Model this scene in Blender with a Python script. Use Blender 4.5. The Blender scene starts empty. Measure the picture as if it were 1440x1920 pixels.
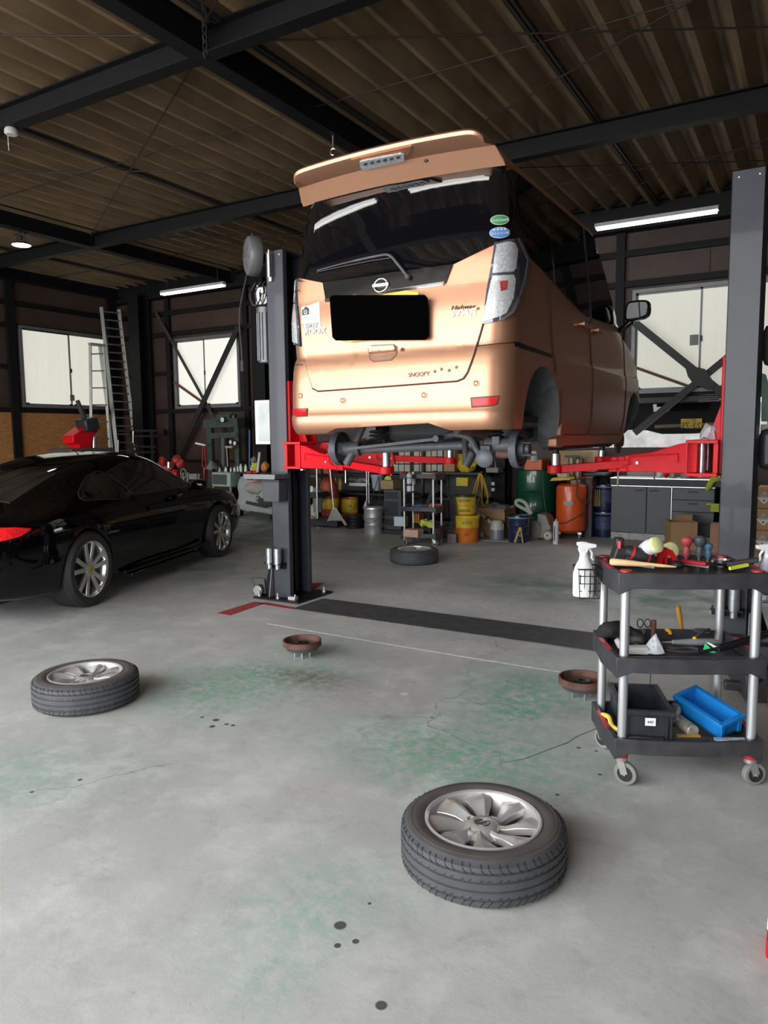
import bpy, bmesh, math, random
from mathutils import Vector, Matrix
from mathutils.bvhtree import BVHTree
import mathutils
R = math.radians
PI = math.pi
random.seed(7)
C = bpy.context.scene.collection
SC = bpy.context.scene

# ------------------------------------------------------------------ camera
FOC, PITCH, ROLL, YAW, CH = 1381.94, 0.1041, -0.0096, 0.5341, 1.463
cy, sy, cp, sp = math.cos(YAW), math.sin(YAW), math.cos(PITCH), math.sin(PITCH)
FW = Vector((-sy * cp, cy * cp, -sp))
r0 = Vector((cy, sy, 0)); u0 = r0.cross(FW)
RT = math.cos(ROLL) * r0 + math.sin(ROLL) * u0
UP = -math.sin(ROLL) * r0 + math.cos(ROLL) * u0
CAM = Vector((0, 0, CH))
cd = bpy.data.cameras.new('camera'); cam = bpy.data.objects.new('camera', cd); C.objects.link(cam)
m = Matrix.Identity(4)
for i in range(3):
    m[i][0] = RT[i]; m[i][1] = UP[i]; m[i][2] = -FW[i]; m[i][3] = CAM[i]
cam.matrix_world = m
cd.sensor_fit = 'VERTICAL'; cd.sensor_height = 36; cd.lens = FOC / 1920 * 36; cd.clip_start = .05; cd.clip_end = 200
SC.camera = cam

def ray(px, py):
    return FW + (px - 720) / FOC * RT - (py - 960) / FOC * UP
def at(px, py, X=None, Y=None, Z=None):
    d = ray(px, py)
    t = ((X / d.x) if X is not None else (Y / d.y) if Y is not None else (Z - CH) / d.z)
    return CAM + d * t
def mpp(P):                                   # metres per pixel at a point
    return (Vector(P) - CAM).dot(FW) / FOC

# ------------------------------------------------------------------ light
SC.view_settings.view_transform = 'Standard'; SC.view_settings.look = 'None'
SC.view_settings.gamma = 1; SC.view_settings.use_curve_mapping = False
SC.view_settings.exposure = 0.22
SC.cycles.max_bounces = 7; SC.cycles.diffuse_bounces = 4; SC.cycles.glossy_bounces = 4
SC.cycles.transmission_bounces = 4; SC.cycles.transparent_max_bounces = 6
SC.cycles.sample_clamp_indirect = 5; SC.cycles.caustics_reflective = False; SC.cycles.caustics_refractive = False
w = bpy.data.worlds.new('sky'); SC.world = w; w.use_nodes = True
bgn = w.node_tree.nodes['Background']; bgn.inputs[0].default_value = (.97, .985, 1, 1); bgn.inputs[1].default_value = 6.8
def portal(loc, rot, sx, sy_):
    l = bpy.data.lights.new('portal', 'AREA'); l.shape = 'RECTANGLE'; l.size = sx; l.size_y = sy_
    l.cycles.is_portal = True
    o = bpy.data.objects.new('portal', l); o.location = loc; o.rotation_euler = rot; C.objects.link(o)
portal((-6.1, -1.55, 2.15), (R(90), 0, 0), 14.2, 4.5)
TUBE_E = 7.0
WIN_E = .54

# ------------------------------------------------------------------ materials
MATS = {}
def mat(name, rgb, rough=.5, metal=0., var=.12, scale=8., bump=0., coat=0., emit=None, es=0., spec=.5, alpha=1., trans=0., ior=1.45, stretch=None):
    if name in MATS: return MATS[name]
    m = bpy.data.materials.new(name); m.use_nodes = True; nt = m.node_tree; N = nt.nodes; L = nt.links
    b = N['Principled BSDF']
    b.inputs['Roughness'].default_value = rough; b.inputs['Metallic'].default_value = metal
    b.inputs['Specular IOR Level'].default_value = spec; b.inputs['Coat Weight'].default_value = coat
    b.inputs['Coat Roughness'].default_value = .04; b.inputs['Alpha'].default_value = alpha
    b.inputs['Transmission Weight'].default_value = trans; b.inputs['IOR'].default_value = ior
    tc = N.new('ShaderNodeTexCoord'); n = N.new('ShaderNodeTexNoise'); n.inputs['Scale'].default_value = scale
    n.inputs['Detail'].default_value = 5
    src = tc.outputs['Object']
    if stretch:
        mp = N.new('ShaderNodeMapping'); mp.inputs['Scale'].default_value = stretch; L.new(src, mp.inputs[0]); src = mp.outputs[0]
    L.new(src, n.inputs['Vector'])
    r = N.new('ShaderNodeMapRange'); r.inputs[3].default_value = 1 - var; r.inputs[4].default_value = 1 + var
    r.inputs[1].default_value = .3; r.inputs[2].default_value = .7
    L.new(n.outputs[0], r.inputs[0])
    mx = N.new('ShaderNodeVectorMath'); mx.operation = 'SCALE'; mx.inputs[0].default_value = rgb
    L.new(r.outputs[0], mx.inputs['Scale']); L.new(mx.outputs[0], b.inputs['Base Color'])
    if bump:
        bp = N.new('ShaderNodeBump'); bp.inputs['Strength'].default_value = bump; bp.inputs['Distance'].default_value = .01
        L.new(n.outputs[0], bp.inputs['Height']); L.new(bp.outputs[0], b.inputs['Normal'])
    if emit:
        b.inputs['Emission Color'].default_value = (*emit, 1); b.inputs['Emission Strength'].default_value = es
    m['_b'] = 0
    del m['_b']
    MATS[name] = m
    return m
def s2l(r, g, b):
    return tuple(((c / 255 + .055) / 1.055) ** 2.4 if c > 10 else c / 255 / 12.92 for c in (r, g, b))

# ------------------------------------------------------------------ mesh helpers
PM = {}
def setm(o, loc, rotz): PM[o.name] = Matrix.Translation(loc) @ Matrix.Rotation(rotz, 4, 'Z')
class MB:
    def __init__(s): s.bm = bmesh.new(); s.mats = []
    def mi(s, m):
        if m is None: return 0
        if m not in s.mats: s.mats.append(m)
        return s.mats.index(m)
    def box(s, c, size, rot=None, m=None, taper=None):
        v = bmesh.ops.create_cube(s.bm, size=1)['verts']
        if taper:
            for q in v:
                if q.co.z > 0: q.co.x *= taper; q.co.y *= taper
        M = Matrix.Translation(c) @ (rot.to_4x4() if rot is not None else Matrix.Identity(4)) @ Matrix.Diagonal((*size, 1))
        bmesh.ops.transform(s.bm, matrix=M, verts=v); s._m(v, m); return s
    def box2(s, a, b, m=None):
        a = Vector(a); b = Vector(b); return s.box((a + b) / 2, [abs(q) for q in (b - a)], m=m)
    def _m(s, vs, m):
        if m is not None:
            i = s.mi(m); vs = set(vs)
            for v in vs:
                for f in v.link_faces:
                    if all(q in vs for q in f.verts): f.material_index = i
    def cyl(s, p0, p1, r, r2=None, seg=20, caps=True, m=None):
        p0 = Vector(p0); p1 = Vector(p1); d = p1 - p0
        if d.length < 1e-6: return s
        v = bmesh.ops.create_cone(s.bm, cap_ends=caps, segments=seg, radius1=r, radius2=r if r2 is None else r2, depth=d.length)['verts']
        M = Matrix.Translation((p0 + p1) / 2) @ d.to_track_quat('Z', 'Y').to_matrix().to_4x4()
        bmesh.ops.transform(s.bm, matrix=M, verts=v); s._m(v, m); return s
    def bar(s, p0, p1, w, h, up=(0, 0, 1), m=None):
        p0 = Vector(p0); p1 = Vector(p1); d = (p1 - p0); L = d.length; d.normalize(); up = Vector(up)
        x = d.cross(up)
        if x.length < 1e-4: up = Vector((0, 1, 0)); x = d.cross(up)
        x.normalize(); z = x.cross(d)
        rot = Matrix((x, d, z)).transposed()
        return s.box((p0 + p1) / 2, (w, L, h), rot, m)
    def tube(s, pts, r, seg=8, closed=False, m=None):
        pts = [Vector(p) for p in pts]; n = len(pts); rings = []
        up = Vector((.13, .2, 1)).normalized()
        for i, p in enumerate(pts):
            a = pts[(i - 1) % n] if (closed or i > 0) else p; b = pts[(i + 1) % n] if (closed or i < n - 1) else p
            t = (b - a).normalized(); x = t.cross(up)
            if x.length < .05: x = t.cross(Vector((1, 0, 0)))
            x.normalize(); y = t.cross(x)
            rr = r[i] if isinstance(r, (list, tuple)) else r
            rings.append([s.bm.verts.new(p + rr * (math.cos(2 * PI * k / seg) * x + math.sin(2 * PI * k / seg) * y)) for k in range(seg)])
        allv = [v for g in rings for v in g]
        for i in range(n if closed else n - 1):
            A = rings[i]; B = rings[(i + 1) % n]
            for k in range(seg): s.bm.faces.new((A[k], A[(k + 1) % seg], B[(k + 1) % seg], B[k]))
        if not closed:
            s.bm.faces.new(rings[0][::-1]); s.bm.faces.new(rings[-1])
        s._m(allv, m); return s
    def lathe(s, prof, c=(0, 0, 0), axis='Z', seg=32, m=None, rot=None):
        rings = []
        for r, z in prof:
            if r < 1e-5: rings.append([s.bm.verts.new((0, 0, z))])
            else: rings.append([s.bm.verts.new((r * math.cos(2 * PI * k / seg), r * math.sin(2 * PI * k / seg), z)) for k in range(seg)])
        for A, B in zip(rings, rings[1:]):
            for k in range(seg):
                k2 = (k + 1) % seg
                if len(A) == 1 and len(B) == 1: continue
                if len(A) == 1: s.bm.faces.new((A[0], B[k2], B[k]))
                elif len(B) == 1: s.bm.faces.new((A[k], A[k2], B[0]))
                else: s.bm.faces.new((A[k], A[k2], B[k2], B[k]))
        vs = [v for g in rings for v in g]
        M = Matrix.Identity(4)
        if axis == 'X': M = Matrix.Rotation(PI / 2, 4, 'Y')
        if axis == 'Y': M = Matrix.Rotation(-PI / 2, 4, 'X')
        if rot is not None: M = rot.to_4x4() @ M
        bmesh.ops.transform(s.bm, matrix=Matrix.Translation(c) @ M, verts=vs); s._m(vs, m); return s
    def prism(s, pts, a, b, plane='XZ', m=None, M=None):
        def f(p, q): return {'XZ': (p[0], q, p[1]), 'XY': (p[0], p[1], q), 'YZ': (q, p[0], p[1])}[plane]
        A = [s.bm.verts.new(f(p, a)) for p in pts]; B = [s.bm.verts.new(f(p, b)) for p in pts]; n = len(pts)
        s.bm.faces.new(A[::-1]); s.bm.faces.new(B)
        for i in range(n): s.bm.faces.new((A[i], A[(i + 1) % n], B[(i + 1) % n], B[i]))
        if M is not None: bmesh.ops.transform(s.bm, matrix=M, verts=A + B)
        s._m(A + B, m); return s
    def sph(s, c, r, sc=(1, 1, 1), rot=None, m=None, seg=16):
        v = bmesh.ops.create_uvsphere(s.bm, u_segments=seg, v_segments=max(6, seg * 2 // 3), radius=r)['verts']
        M = Matrix.Translation(c) @ (rot.to_4x4() if rot is not None else Matrix.Identity(4)) @ Matrix.Diagonal((*sc, 1))
        bmesh.ops.transform(s.bm, matrix=M, verts=v); s._m(v, m); return s
    def face(s, pts, m=None):
        v = [s.bm.verts.new(p) for p in pts]; s.bm.faces.new(v); s._m(v, m); return s
    def jit(s, a, sc=6.):
        for v in s.bm.verts:
            v.co += a * (mathutils.noise.noise_vector(v.co * sc))
        return s
    def build(s, name, material=None, parent=None, world=False, bev=0., smooth=35, sub=0, solid=0.):
        bmesh.ops.recalc_face_normals(s.bm, faces=s.bm.faces)
        me = bpy.data.meshes.new(name); s.bm.to_mesh(me); s.bm.free()
        if s.mats and material is None:
            for q in s.mats: me.materials.append(q)
        else:
            me.materials.append(material)
            for q in s.mats: me.materials.append(q)
            if s.mats:
                pass
        if parent is not None and world: me.transform(PM[parent.name].inverted())
        if smooth:
            me.polygons.foreach_set('use_smooth', [True] * len(me.polygons)); me.set_sharp_from_angle(angle=R(smooth))
        o = bpy.data.objects.new(name, me); C.objects.link(o)
        if parent is not None: o.parent = parent
        if solid:
            d = o.modifiers.new('s', 'SOLIDIFY'); d.thickness = solid; d.offset = 0
        if bev:
            b = o.modifiers.new('b', 'BEVEL'); b.width = bev; b.segments = 2; b.limit_method = 'ANGLE'; b.angle_limit = R(40); b.harden_normals = False
        if sub:
            d = o.modifiers.new('d', 'SUBSURF'); d.levels = sub; d.render_levels = sub
        return o
def tag(o, label=None, cat=None, group=None, kind=None):
    if label: o['label'] = label
    if cat: o['category'] = cat
    if group: o['group'] = group
    if kind: o['kind'] = kind
    return o
def thing(name, label, cat, loc=(0, 0, 0), rz=0., group=None):
    o = bpy.data.objects.new(name, None); C.objects.link(o); o.location = loc; o.rotation_euler = (0, 0, rz)
    o.empty_display_size = .1; setm(o, loc, rz)
    return tag(o, label, cat, group)
def dup(src, loc=None, rz=None, label=None, group=None, rot=None, scale=None):
    kids = [o for o in bpy.data.objects if o.parent == src]
    r = src.copy(); C.objects.link(r)
    if loc is not None: r.location = loc
    if rz is not None: r.rotation_euler = (0, 0, rz)
    if rot is not None: r.rotation_euler = rot
    if scale is not None: r.scale = scale
    if label: r['label'] = label
    if group: r['group'] = group
    for k in kids:
        c = k.copy(); C.objects.link(c); c.parent = r
        for g in [o for o in bpy.data.objects if o.parent == k]:
            d = g.copy(); C.objects.link(d); d.parent = c
    return r
def struct(o, kind='structure'): o['kind'] = kind; return o
def text_mesh(txt, size, material, parent, M, name='lettering', depth=.001, shear=0., bold=0., xs=1.):
    cu = bpy.data.curves.new('t', 'FONT'); cu.body = txt; cu.size = size; cu.extrude = depth; cu.align_x = 'CENTER'; cu.align_y = 'CENTER'
    cu.shear = shear; cu.offset = bold
    to = bpy.data.objects.new('t', cu); C.objects.link(to)
    dg = bpy.context.evaluated_depsgraph_get(); me = bpy.data.meshes.new_from_object(to.evaluated_get(dg))
    bpy.data.objects.remove(to)
    me.transform(M @ Matrix.Diagonal((xs, 1, 1, 1)))
    me.materials.clear(); me.materials.append(material)
    o = bpy.data.objects.new(name, me); C.objects.link(o); o.parent = parent
    return o
def frame(o, x, y):                           # matrix from origin, x and y axis
    x = Vector(x).normalized(); y = Vector(y); y = (y - x * y.dot(x)).normalized(); z = x.cross(y)
    M = Matrix.Identity(4)
    for i in range(3): M[i][0] = x[i]; M[i][1] = y[i]; M[i][2] = z[i]; M[i][3] = o[i]
    return M
def smooth_poly(pts, closed=True, n=4):       # Catmull-Rom
    P = [Vector(p) for p in pts]; N = len(P); out = []
    for i in range(N if closed else N - 1):
        p0 = P[(i - 1) % N] if closed or i > 0 else P[i]; p1 = P[i]; p2 = P[(i + 1) % N]; p3 = P[(i + 2) % N] if closed or i < N - 2 else p2
        for k in range(n):
            t = k / n
            out.append(.5 * ((2 * p1) + (p2 - p0) * t + (2 * p0 - 5 * p1 + 4 * p2 - p3) * t * t + (3 * p1 - p0 - 3 * p2 + p3) * t ** 3))
    if not closed: out.append(P[-1])
    return out

# common materials
black_metal = mat('black painted steel', (.012, .012, .014), .45)
beam_black = mat('beam black', (.006, .006, .0068), .6, spec=.25)
dark_plastic = mat('dark plastic', (.022, .022, .024), .45)
grey_plastic = mat('grey plastic', (.07, .07, .075), .5)
rubber = mat('rubber', (.045, .045, .048), .7, bump=.1, scale=40)
steel = mat('bare steel', (.55, .55, .54), .3, 1.)
alu = mat('aluminium', (.62, .62, .62), .35, .9)
chrome = mat('chrome', (.55, .55, .55), .08, 1., var=.03)
white_p = mat('white plastic', (.72, .72, .72), .4)
red_p = mat('red paint', (.62, .004, .012), .42, spec=.3)
card = mat('cardboard', (.33, .2, .1), .8, var=.1)
yellow_p = mat('yellow plastic', (.65, .42, .02), .5)
dark_glass = mat('dark glass', (.004, .004, .005), .03, spec=.6, var=0)
rust = mat('rusty iron', (.125, .062, .048), .75, .3, var=.35, scale=20)
castiron = mat('grey cast iron', (.10, .105, .115), .55, .4, var=.2)
# ================================================================== the setting
FL = struct(MB().face([(-16, -14, 0), (8, -14, 0), (8, 14, 0), (-16, 14, 0)]).build('floor', None, smooth=0))
def floor_mat():
    m = bpy.data.materials.new('painted concrete floor'); m.use_nodes = True; nt = m.node_tree; N = nt.nodes; L = nt.links
    b = N['Principled BSDF']; geo = N.new('ShaderNodeNewGeometry'); pos = geo.outputs['Position']
    def noise(sc, det=6, rough=.6, st=None, dist=0.):
        n = N.new('ShaderNodeTexNoise'); n.inputs['Scale'].default_value = sc; n.inputs['Detail'].default_value = det; n.inputs['Roughness'].default_value = rough
        n.inputs['Distortion'].default_value = dist
        if st:
            mp = N.new('ShaderNodeMapping'); mp.inputs['Scale'].default_value = st; L.new(pos, mp.inputs[0]); L.new(mp.outputs[0], n.inputs['Vector'])
        else: L.new(pos, n.inputs['Vector'])
        return n.outputs[0]
    def rng(x, a, b_, c=0., d=1.):
        r = N.new('ShaderNodeMapRange'); r.inputs[1].default_value = a; r.inputs[2].default_value = b_; r.inputs[3].default_value = c; r.inputs[4].default_value = d
        L.new(x, r.inputs[0]); return r.outputs[0]
    def mul(a, b_, op='MULTIPLY'):
        q = N.new('ShaderNodeMath'); q.operation = op
        for i, v in enumerate((a, b_)):
            if isinstance(v, (int, float)): q.inputs[i].default_value = v
            else: L.new(v, q.inputs[i])
        return q.outputs[0]
    def mix(col, c2, f):
        q = N.new('ShaderNodeMix'); q.data_type = 'RGBA'
        if isinstance(col, tuple): q.inputs[6].default_value = (*col, 1)
        else: L.new(col, q.inputs[6])
        q.inputs[7].default_value = (*c2, 1)
        if isinstance(f, float): q.inputs[0].default_value = f
        else: L.new(f, q.inputs[0])
        return q.outputs[2]
    col = mix((.50, .505, .49), (.40, .405, .39), rng(noise(.9, 8), .35, .7))
    col = mix(col, (.60, .605, .59), rng(noise(3.2, 10, .7), .48, .66, 0, .8))
    col = mix(col, (.29, .285, .265), rng(noise(7, 10, .75, dist=.6), .52, .72, 0, .55))
    col = mix(col, (.5, .5, .49), rng(noise(60, 3, .6), .62, .8, 0, .35))
    col = mix(col, (.12, .12, .11), rng(noise(45, 3, .6), .66, .8, 0, .5))
    g1 = noise(17, 10, .8); g2 = noise(2.5, 6, .65)
    def spot(c, r, colr, amt, nz=None, lo=.42, hi=.6, ang=0., asp=1.):
        nonlocal col
        mp = N.new('ShaderNodeMapping'); mp.vector_type = 'TEXTURE'; mp.inputs['Location'].default_value = (c[0], c[1], 0)
        mp.inputs['Rotation'].default_value = (0, 0, ang); mp.inputs['Scale'].default_value = (r * asp, r, 1)
        L.new(pos, mp.inputs[0])
        ln = N.new('ShaderNodeVectorMath'); ln.operation = 'LENGTH'; L.new(mp.outputs[0], ln.inputs[0])
        f = rng(ln.outputs['Value'], .0, 1., amt, 0.) if nz is not None else rng(ln.outputs['Value'], .75, 1., amt, 0.)
        if nz is not None: f = mul(f, rng(nz, lo, hi))
        col = mix(col, colr, f)
    GR = (.11, .38, .25)
    for px, py, r, a, asp, ang in ((985, 1322, .42, 1., 1.3, .9), (965, 1335, .16, .9, 1., 0), (1010, 1270, .5, .75, 1.5, 1.1), (850, 1400, .5, .7, 2., .3), (900, 1455, .4, .5, 1.8, .2),
                             (500, 1262, .45, .8, 1.9, .7), (420, 1300, .4, .6, 1.8, .6), (600, 1210, .35, .55, 1.6, .6), (430, 1330, .4, .25, 1.6, .5),
                             (560, 1730, .3, .3, 1.5, .9), (510, 1850, .15, .35, 1.4, .9), (60, 1430, .5, .25, 1.6, .4), (30, 1480, .4, .25, 1., 0), (620, 1650, .4, .25, 1., 0)):
        P = at(px, py, Z=0); spot(P, r, GR, min(1.6, a * 1.9), g1, .42, .68, ang, asp)
    for px, py, r, a in ((1190, 1115, 1.1, .8), (1330, 1125, .9, .8), (1020, 1100, .7, .55), (440, 1010, 1.0, .95), (470, 985, .9, 1.), (330, 1065, .8, .8), (650, 1030, 1.2, .3), (700, 1040, 1.2, .2), (100, 1200, .9, .15)):
        P = at(px, py, Z=0); spot(P, r, (.03, .13, .075), a, g2, .35, .62, 0, 1.6)
    WH = (.68, .68, .66)
    for px, py, r, a, asp in ((900, 1140, .5, .9, 2.2), (820, 1125, .4, .8, 2.), (700, 1110, .4, .4, 2.), (1080, 1165, .5, .7, 1.8), (690, 1175, .3, .6, 2.), (880, 1215, .6, .5, 2.), (1040, 1248, .25, .8, 2.), (1000, 1040, .6, .2, 2), (660, 1230, .5, .2, 2)):
        P = at(px, py, Z=0); spot(P, r, WH, a, g1, .40, .60, 0, asp)
    for px, py, r, a, asp in ((585, 1270, .24, .85, 1.9), (690, 1235, .3, .3, 2.), (640, 1310, .4, .25, 1.6), (730, 1345, .06, .4, 1.5)):
        P = at(px, py, Z=0); spot(P, r, (.13, .12, .1), a, g1, .3, .55, .1, asp)
    for px, py, r in ((638, 1735, .022), (667, 1765, .012), (633, 1773, .012), (693, 1694, .007), (715, 1885, .018), (757, 1606, .004), (379, 1345, .012), (405, 1350, .02), (425, 1358, .014), (398, 1362, .018), (437, 1360, .014),
                      (1045, 1490, .01), (810, 1345, .008), (830, 1478, .009), (150, 1462, .012), (60, 1485, .01), (1085, 1402, .012), (1118, 1408, .01), (1125, 1452, .01)):
        P = at(px, py, Z=0); spot(P, r, (.02, .02, .02), .85)
    P = at(758, 1301, Z=0); spot(P, .03, (.6, .6, .6), .9)
    # hairline cracks
    vo = N.new('ShaderNodeTexVoronoi'); vo.feature = 'DISTANCE_TO_EDGE'; vo.inputs['Scale'].default_value = .42
    nz = N.new('ShaderNodeTexNoise'); nz.inputs['Scale'].default_value = 2.; nz.inputs['Detail'].default_value = 8; L.new(pos, nz.inputs['Vector'])
    ad = N.new('ShaderNodeVectorMath'); ad.operation = 'MULTIPLY_ADD'; L.new(nz.outputs['Color'], ad.inputs[0]); ad.inputs[1].default_value = (.5, .5, .5); L.new(pos, ad.inputs[2])
    L.new(ad.outputs[0], vo.inputs['Vector'])
    f = mul(rng(vo.outputs['Distance'], .0, .0025, .55, 0.), rng(noise(.8, 3), .5, .62))
    col = mix(col, (.08, .08, .075), f)
    L.new(col, b.inputs['Base Color'])
    L.new(rng(noise(4, 6), .3, .7, .38, .62), b.inputs['Roughness'])
    bp = N.new('ShaderNodeBump'); bp.inputs['Strength'].default_value = .25; bp.inputs['Distance'].default_value = .004
    L.new(noise(30, 8, .7), bp.inputs['Height']); L.new(bp.outputs[0], b.inputs['Normal'])
    return m
FL.data.materials.clear(); FL.data.materials.append(floor_mat())

wall_m = mat('brown sheet wall', (.05, .03, .022), .6, var=.25, scale=1.2)
wall_m2 = mat('far wall sheet', (.042, .023, .017), .55, var=.3, scale=2.)
roof_m = mat('brown folded roof', (.19, .127, .07), .62, var=.28, scale=2.5, stretch=(3, .6, 1))
ZB, ZT = 4.35, 4.55
XL, YB, XR, YF = -13.05, 11.0, 5.0, -1.6

# folded plate roof
def roof():
    b = MB(); p = .2825; x = -13.2; prof = []
    x0 = -2.706 - p * 40
    k = 0
    while x0 < XR + .3:
        if x0 > XL - .3:
            prof += [(x0 - .022, ZT + .01), (x0 + .022, ZT + .01), (x0 + p / 2 - .02, ZT + .155), (x0 + p / 2 + .02, ZT + .155)]
        x0 += p
    top = [(q[0], q[1] + .006) for q in prof][::-1]
    A = [b.bm.verts.new((q[0], YF - .6, q[1])) for q in prof]; B = [b.bm.verts.new((q[0], YB + .2, q[1])) for q in prof]
    for i in range(len(prof) - 1): b.bm.faces.new((A[i], A[i + 1], B[i + 1], B[i]))
    return b.build('ceiling', roof_m, smooth=0)
struct(roof())
struct(MB().box2((XL - .3, YF - .6, ZT + .3), (XR + .3, YB + .3, ZT + .34)).build('ceiling_cover', roof_m, smooth=0))

def ibeam(b, p0, p1, h, wd, tf=.012, tw=.01):
    p0 = Vector(p0); p1 = Vector(p1); z = Vector((0, 0, 1))
    b.bar(p0 + z * tf / 2, p1 + z * tf / 2, wd, tf); b.bar(p0 + z * (h - tf / 2), p1 + z * (h - tf / 2), wd, tf); b.bar(p0 + z * h / 2, p1 + z * h / 2, tw, h - 2 * tf + .002)
def beam(name, p0, p1, h=.2, wd=.13):
    b = MB(); ibeam(b, p0, p1, h, wd); return struct(b.build(name, beam_black, smooth=0))
n_ = 0
for Y in (1.0, 4.47, 7.78):
    for xa, xb in ((XL + .1, -9.83), (-9.68, -4.3), (-4.16, 1.5), (1.66, XR)):
        n_ += 1; beam('trim_%d' % n_, (xa, Y, ZB), (xb, Y, ZB))
for X in (-9.75, -4.23, 1.58):
    n_ += 1; beam('trim_%d' % n_, (X, YF - .4, ZB), (X, YB, ZB), .27, .15)
n_ += 1; beam('trim_%d' % n_, (XL + .15, YF, ZB), (XL + .15, YB, ZB), .35, .2)
n_ += 1; beam('trim_%d' % n_, (XL, YB - .12, ZB - .1), (XR, YB - .12, ZB - .1), .35, .2)
n_ += 1; beam('trim_%d' % n_, (XL, YF, ZB), (XR, YF, ZB), .3, .2)
# purlins under the folds and tie rods
pur = mat('purlin steel', (.03, .026, .024), .5)
for X in (-11.6, -7.03, -4.0, -2.05, .3):
    for Ya, Yb in ((YF, 4.4), (4.54, 7.7), (7.86, YB)):
        b = MB(); b.box2((X - .03, Ya, ZT - .03), (X - .008, Yb, ZT + .01)); b.box2((X + .008, Ya, ZT - .03), (X + .03, Yb, ZT + .01))
        n_ += 1; struct(b.build('trim_%d' % n_, pur, smooth=0))
rodm = mat('brace rod', (.035, .025, .022), .5, .5)
def rod(a, b_, r=.008):
    global n_
    n_ += 1; q = MB(); q.cyl(a, b_, r, seg=8); d = (Vector(b_) - Vector(a)).normalized(); q.cyl(Vector(a), Vector(a) + d * .18, r * 1.9, seg=8)
    struct(q.build('trim_%d' % n_, rodm))
zr = 4.5
for X0, X1 in ((-9.6, -4.35), (-4.1, 1.45)):
    for Y0, Y1 in ((1.1, 4.35), (4.6, 7.65), (7.9, 10.8)):
        rod((X0, Y0, zr), (X1, Y1, zr)); rod((X0, Y1, zr), (X1, Y0, zr))
for Ym in (5.95, 9.3, 2.7):
    rod((-12.8, Ym, zr + .03), (4.6, Ym, zr + .03), .006)

# walls
struct(MB().box2((XL - .2, YF, 0), (XL, YB, ZT + .3)).build('wall_left', wall_m, smooth=0))
struct(MB().box2((XR, YF, 0), (XR + .2, YB, ZT + .3)).build('wall_right', wall_m, smooth=0))
wf = MB(); wf.box2((XL - .2, YF - .8, ZB + .1), (XR + .2, YF - .6, ZT + .3)); wf.box2((.45, YF - .8, 0), (XR + .2, YF - .6, ZB + .1)); struct(wf.build('wall_front', wall_m, smooth=0))  # unseen; right part closed off to darken the van's side
def back_wall():
    b = MB()
    # low opening behind the cabinets, put in place of a reflecting surface
    xa, xb, za, zb = -3.0, -.62, 1.25, 1.92
    b.box2((XL, YB, 0), (xa, YB + .2, ZT + .3)); b.box2((xb, YB, 0), (XR, YB + .2, ZT + .3))
    b.box2((xa, YB, 0), (xb, YB + .2, za)); b.box2((xa, YB, zb), (xb, YB + .2, ZT + .3))
    return struct(b.build('wall_back', wall_m2, smooth=0))
back_wall()
girt = mat('black girt', (.007, .006, .006), .6, spec=.25)
def trim(a, b_, m=girt):
    global n_
    n_ += 1; return struct(MB().box2(a, b_).build('trim_%d' % n_, m, smooth=0))
for z in (3.5, 3.92, 1.95):
    trim((XL + .1, YB - .06, z), (XR, YB, z + .09)); trim((XL, YF, z), (XL + .06, YB, z + .09))
trim((XL + .1, YB - .05, 2.72), (-11.45, YB, 2.8)); trim((XL + .1, YB - .06, .95), (-8.8, YB, 1.0))
trim((XL, YF, 2.75), (XL + .05, 8.55, 2.83))
for X in (-11.55, -9.5, -2.55, .2, -6.5): trim((X - .06, YB - .07, 0 if X < -5 else 1.9), (X + .06, YB, ZB))
for Y in (8.48, 10.75): trim((XL, Y - .08, 0), (XL + .08, Y + .08, ZB))
trim((-1.42, YB - .02, 3.6), (-1.39, YB, 3.9), wall_m)
# steel columns
def column(x, y, s=.25, h=ZB):
    b = MB(); t = .014
    b.box2((x - s / 2, y - s / 2, 0), (x + s / 2, y - s / 2 + t, h)); b.box2((x - s / 2, y + s / 2 - t, 0), (x + s / 2, y + s / 2, h)); b.box2((x - t / 2, y - s / 2 + t, 0), (x + t / 2, y + s / 2 - t, h))
    b.box2((x - s / 2 - .05, y - s / 2 - .05, 0), (x + s / 2 + .05, y + s / 2 + .05, .02))
    global n_
    n_ += 1; return struct(b.build('trim_%d' % n_, beam_black, smooth=0))
column(-12.15, 10.75, .3); column(-8.95, 10.8, .3); column(-4.25, 10.75, .22); column(1.58, 10.8, .25); column(-9.75, YF, .25); column(-4.23, YF, .2) if False else None
# OSB boards on the left wall
def osb():
    m = bpy.data.materials.new('OSB'); m.use_nodes = True; N = m.node_tree.nodes; L = m.node_tree.links; b = N['Principled BSDF']
    tc = N.new('ShaderNodeTexCoord'); v = N.new('ShaderNodeTexVoronoi'); v.inputs['Scale'].default_value = 42
    mp = N.new('ShaderNodeMapping'); mp.inputs['Scale'].default_value = (1, .45, 1.3); nz = N.new('ShaderNodeTexNoise'); nz.inputs['Scale'].default_value = 9; nz.inputs['Detail'].default_value = 4
    L.new(tc.outputs['Object'], nz.inputs['Vector'])
    ad = N.new('ShaderNodeVectorMath'); ad.operation = 'MULTIPLY_ADD'; ad.inputs[1].default_value = (.06, .06, .06); L.new(nz.outputs['Color'], ad.inputs[0]); L.new(tc.outputs['Object'], ad.inputs[2])
    L.new(ad.outputs[0], mp.inputs[0]); L.new(mp.outputs[0], v.inputs['Vector'])
    r = N.new('ShaderNodeValToRGB'); r.color_ramp.elements[0].color = (.26, .11, .03, 1); r.color_ramp.elements[1].color = (.44, .21, .07, 1)
    L.new(v.outputs['Color'], r.inputs[0]); L.new(r.outputs[0], b.inputs['Base Color']); b.inputs['Roughness'].default_value = .7
    return m
OSB = osb()
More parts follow.
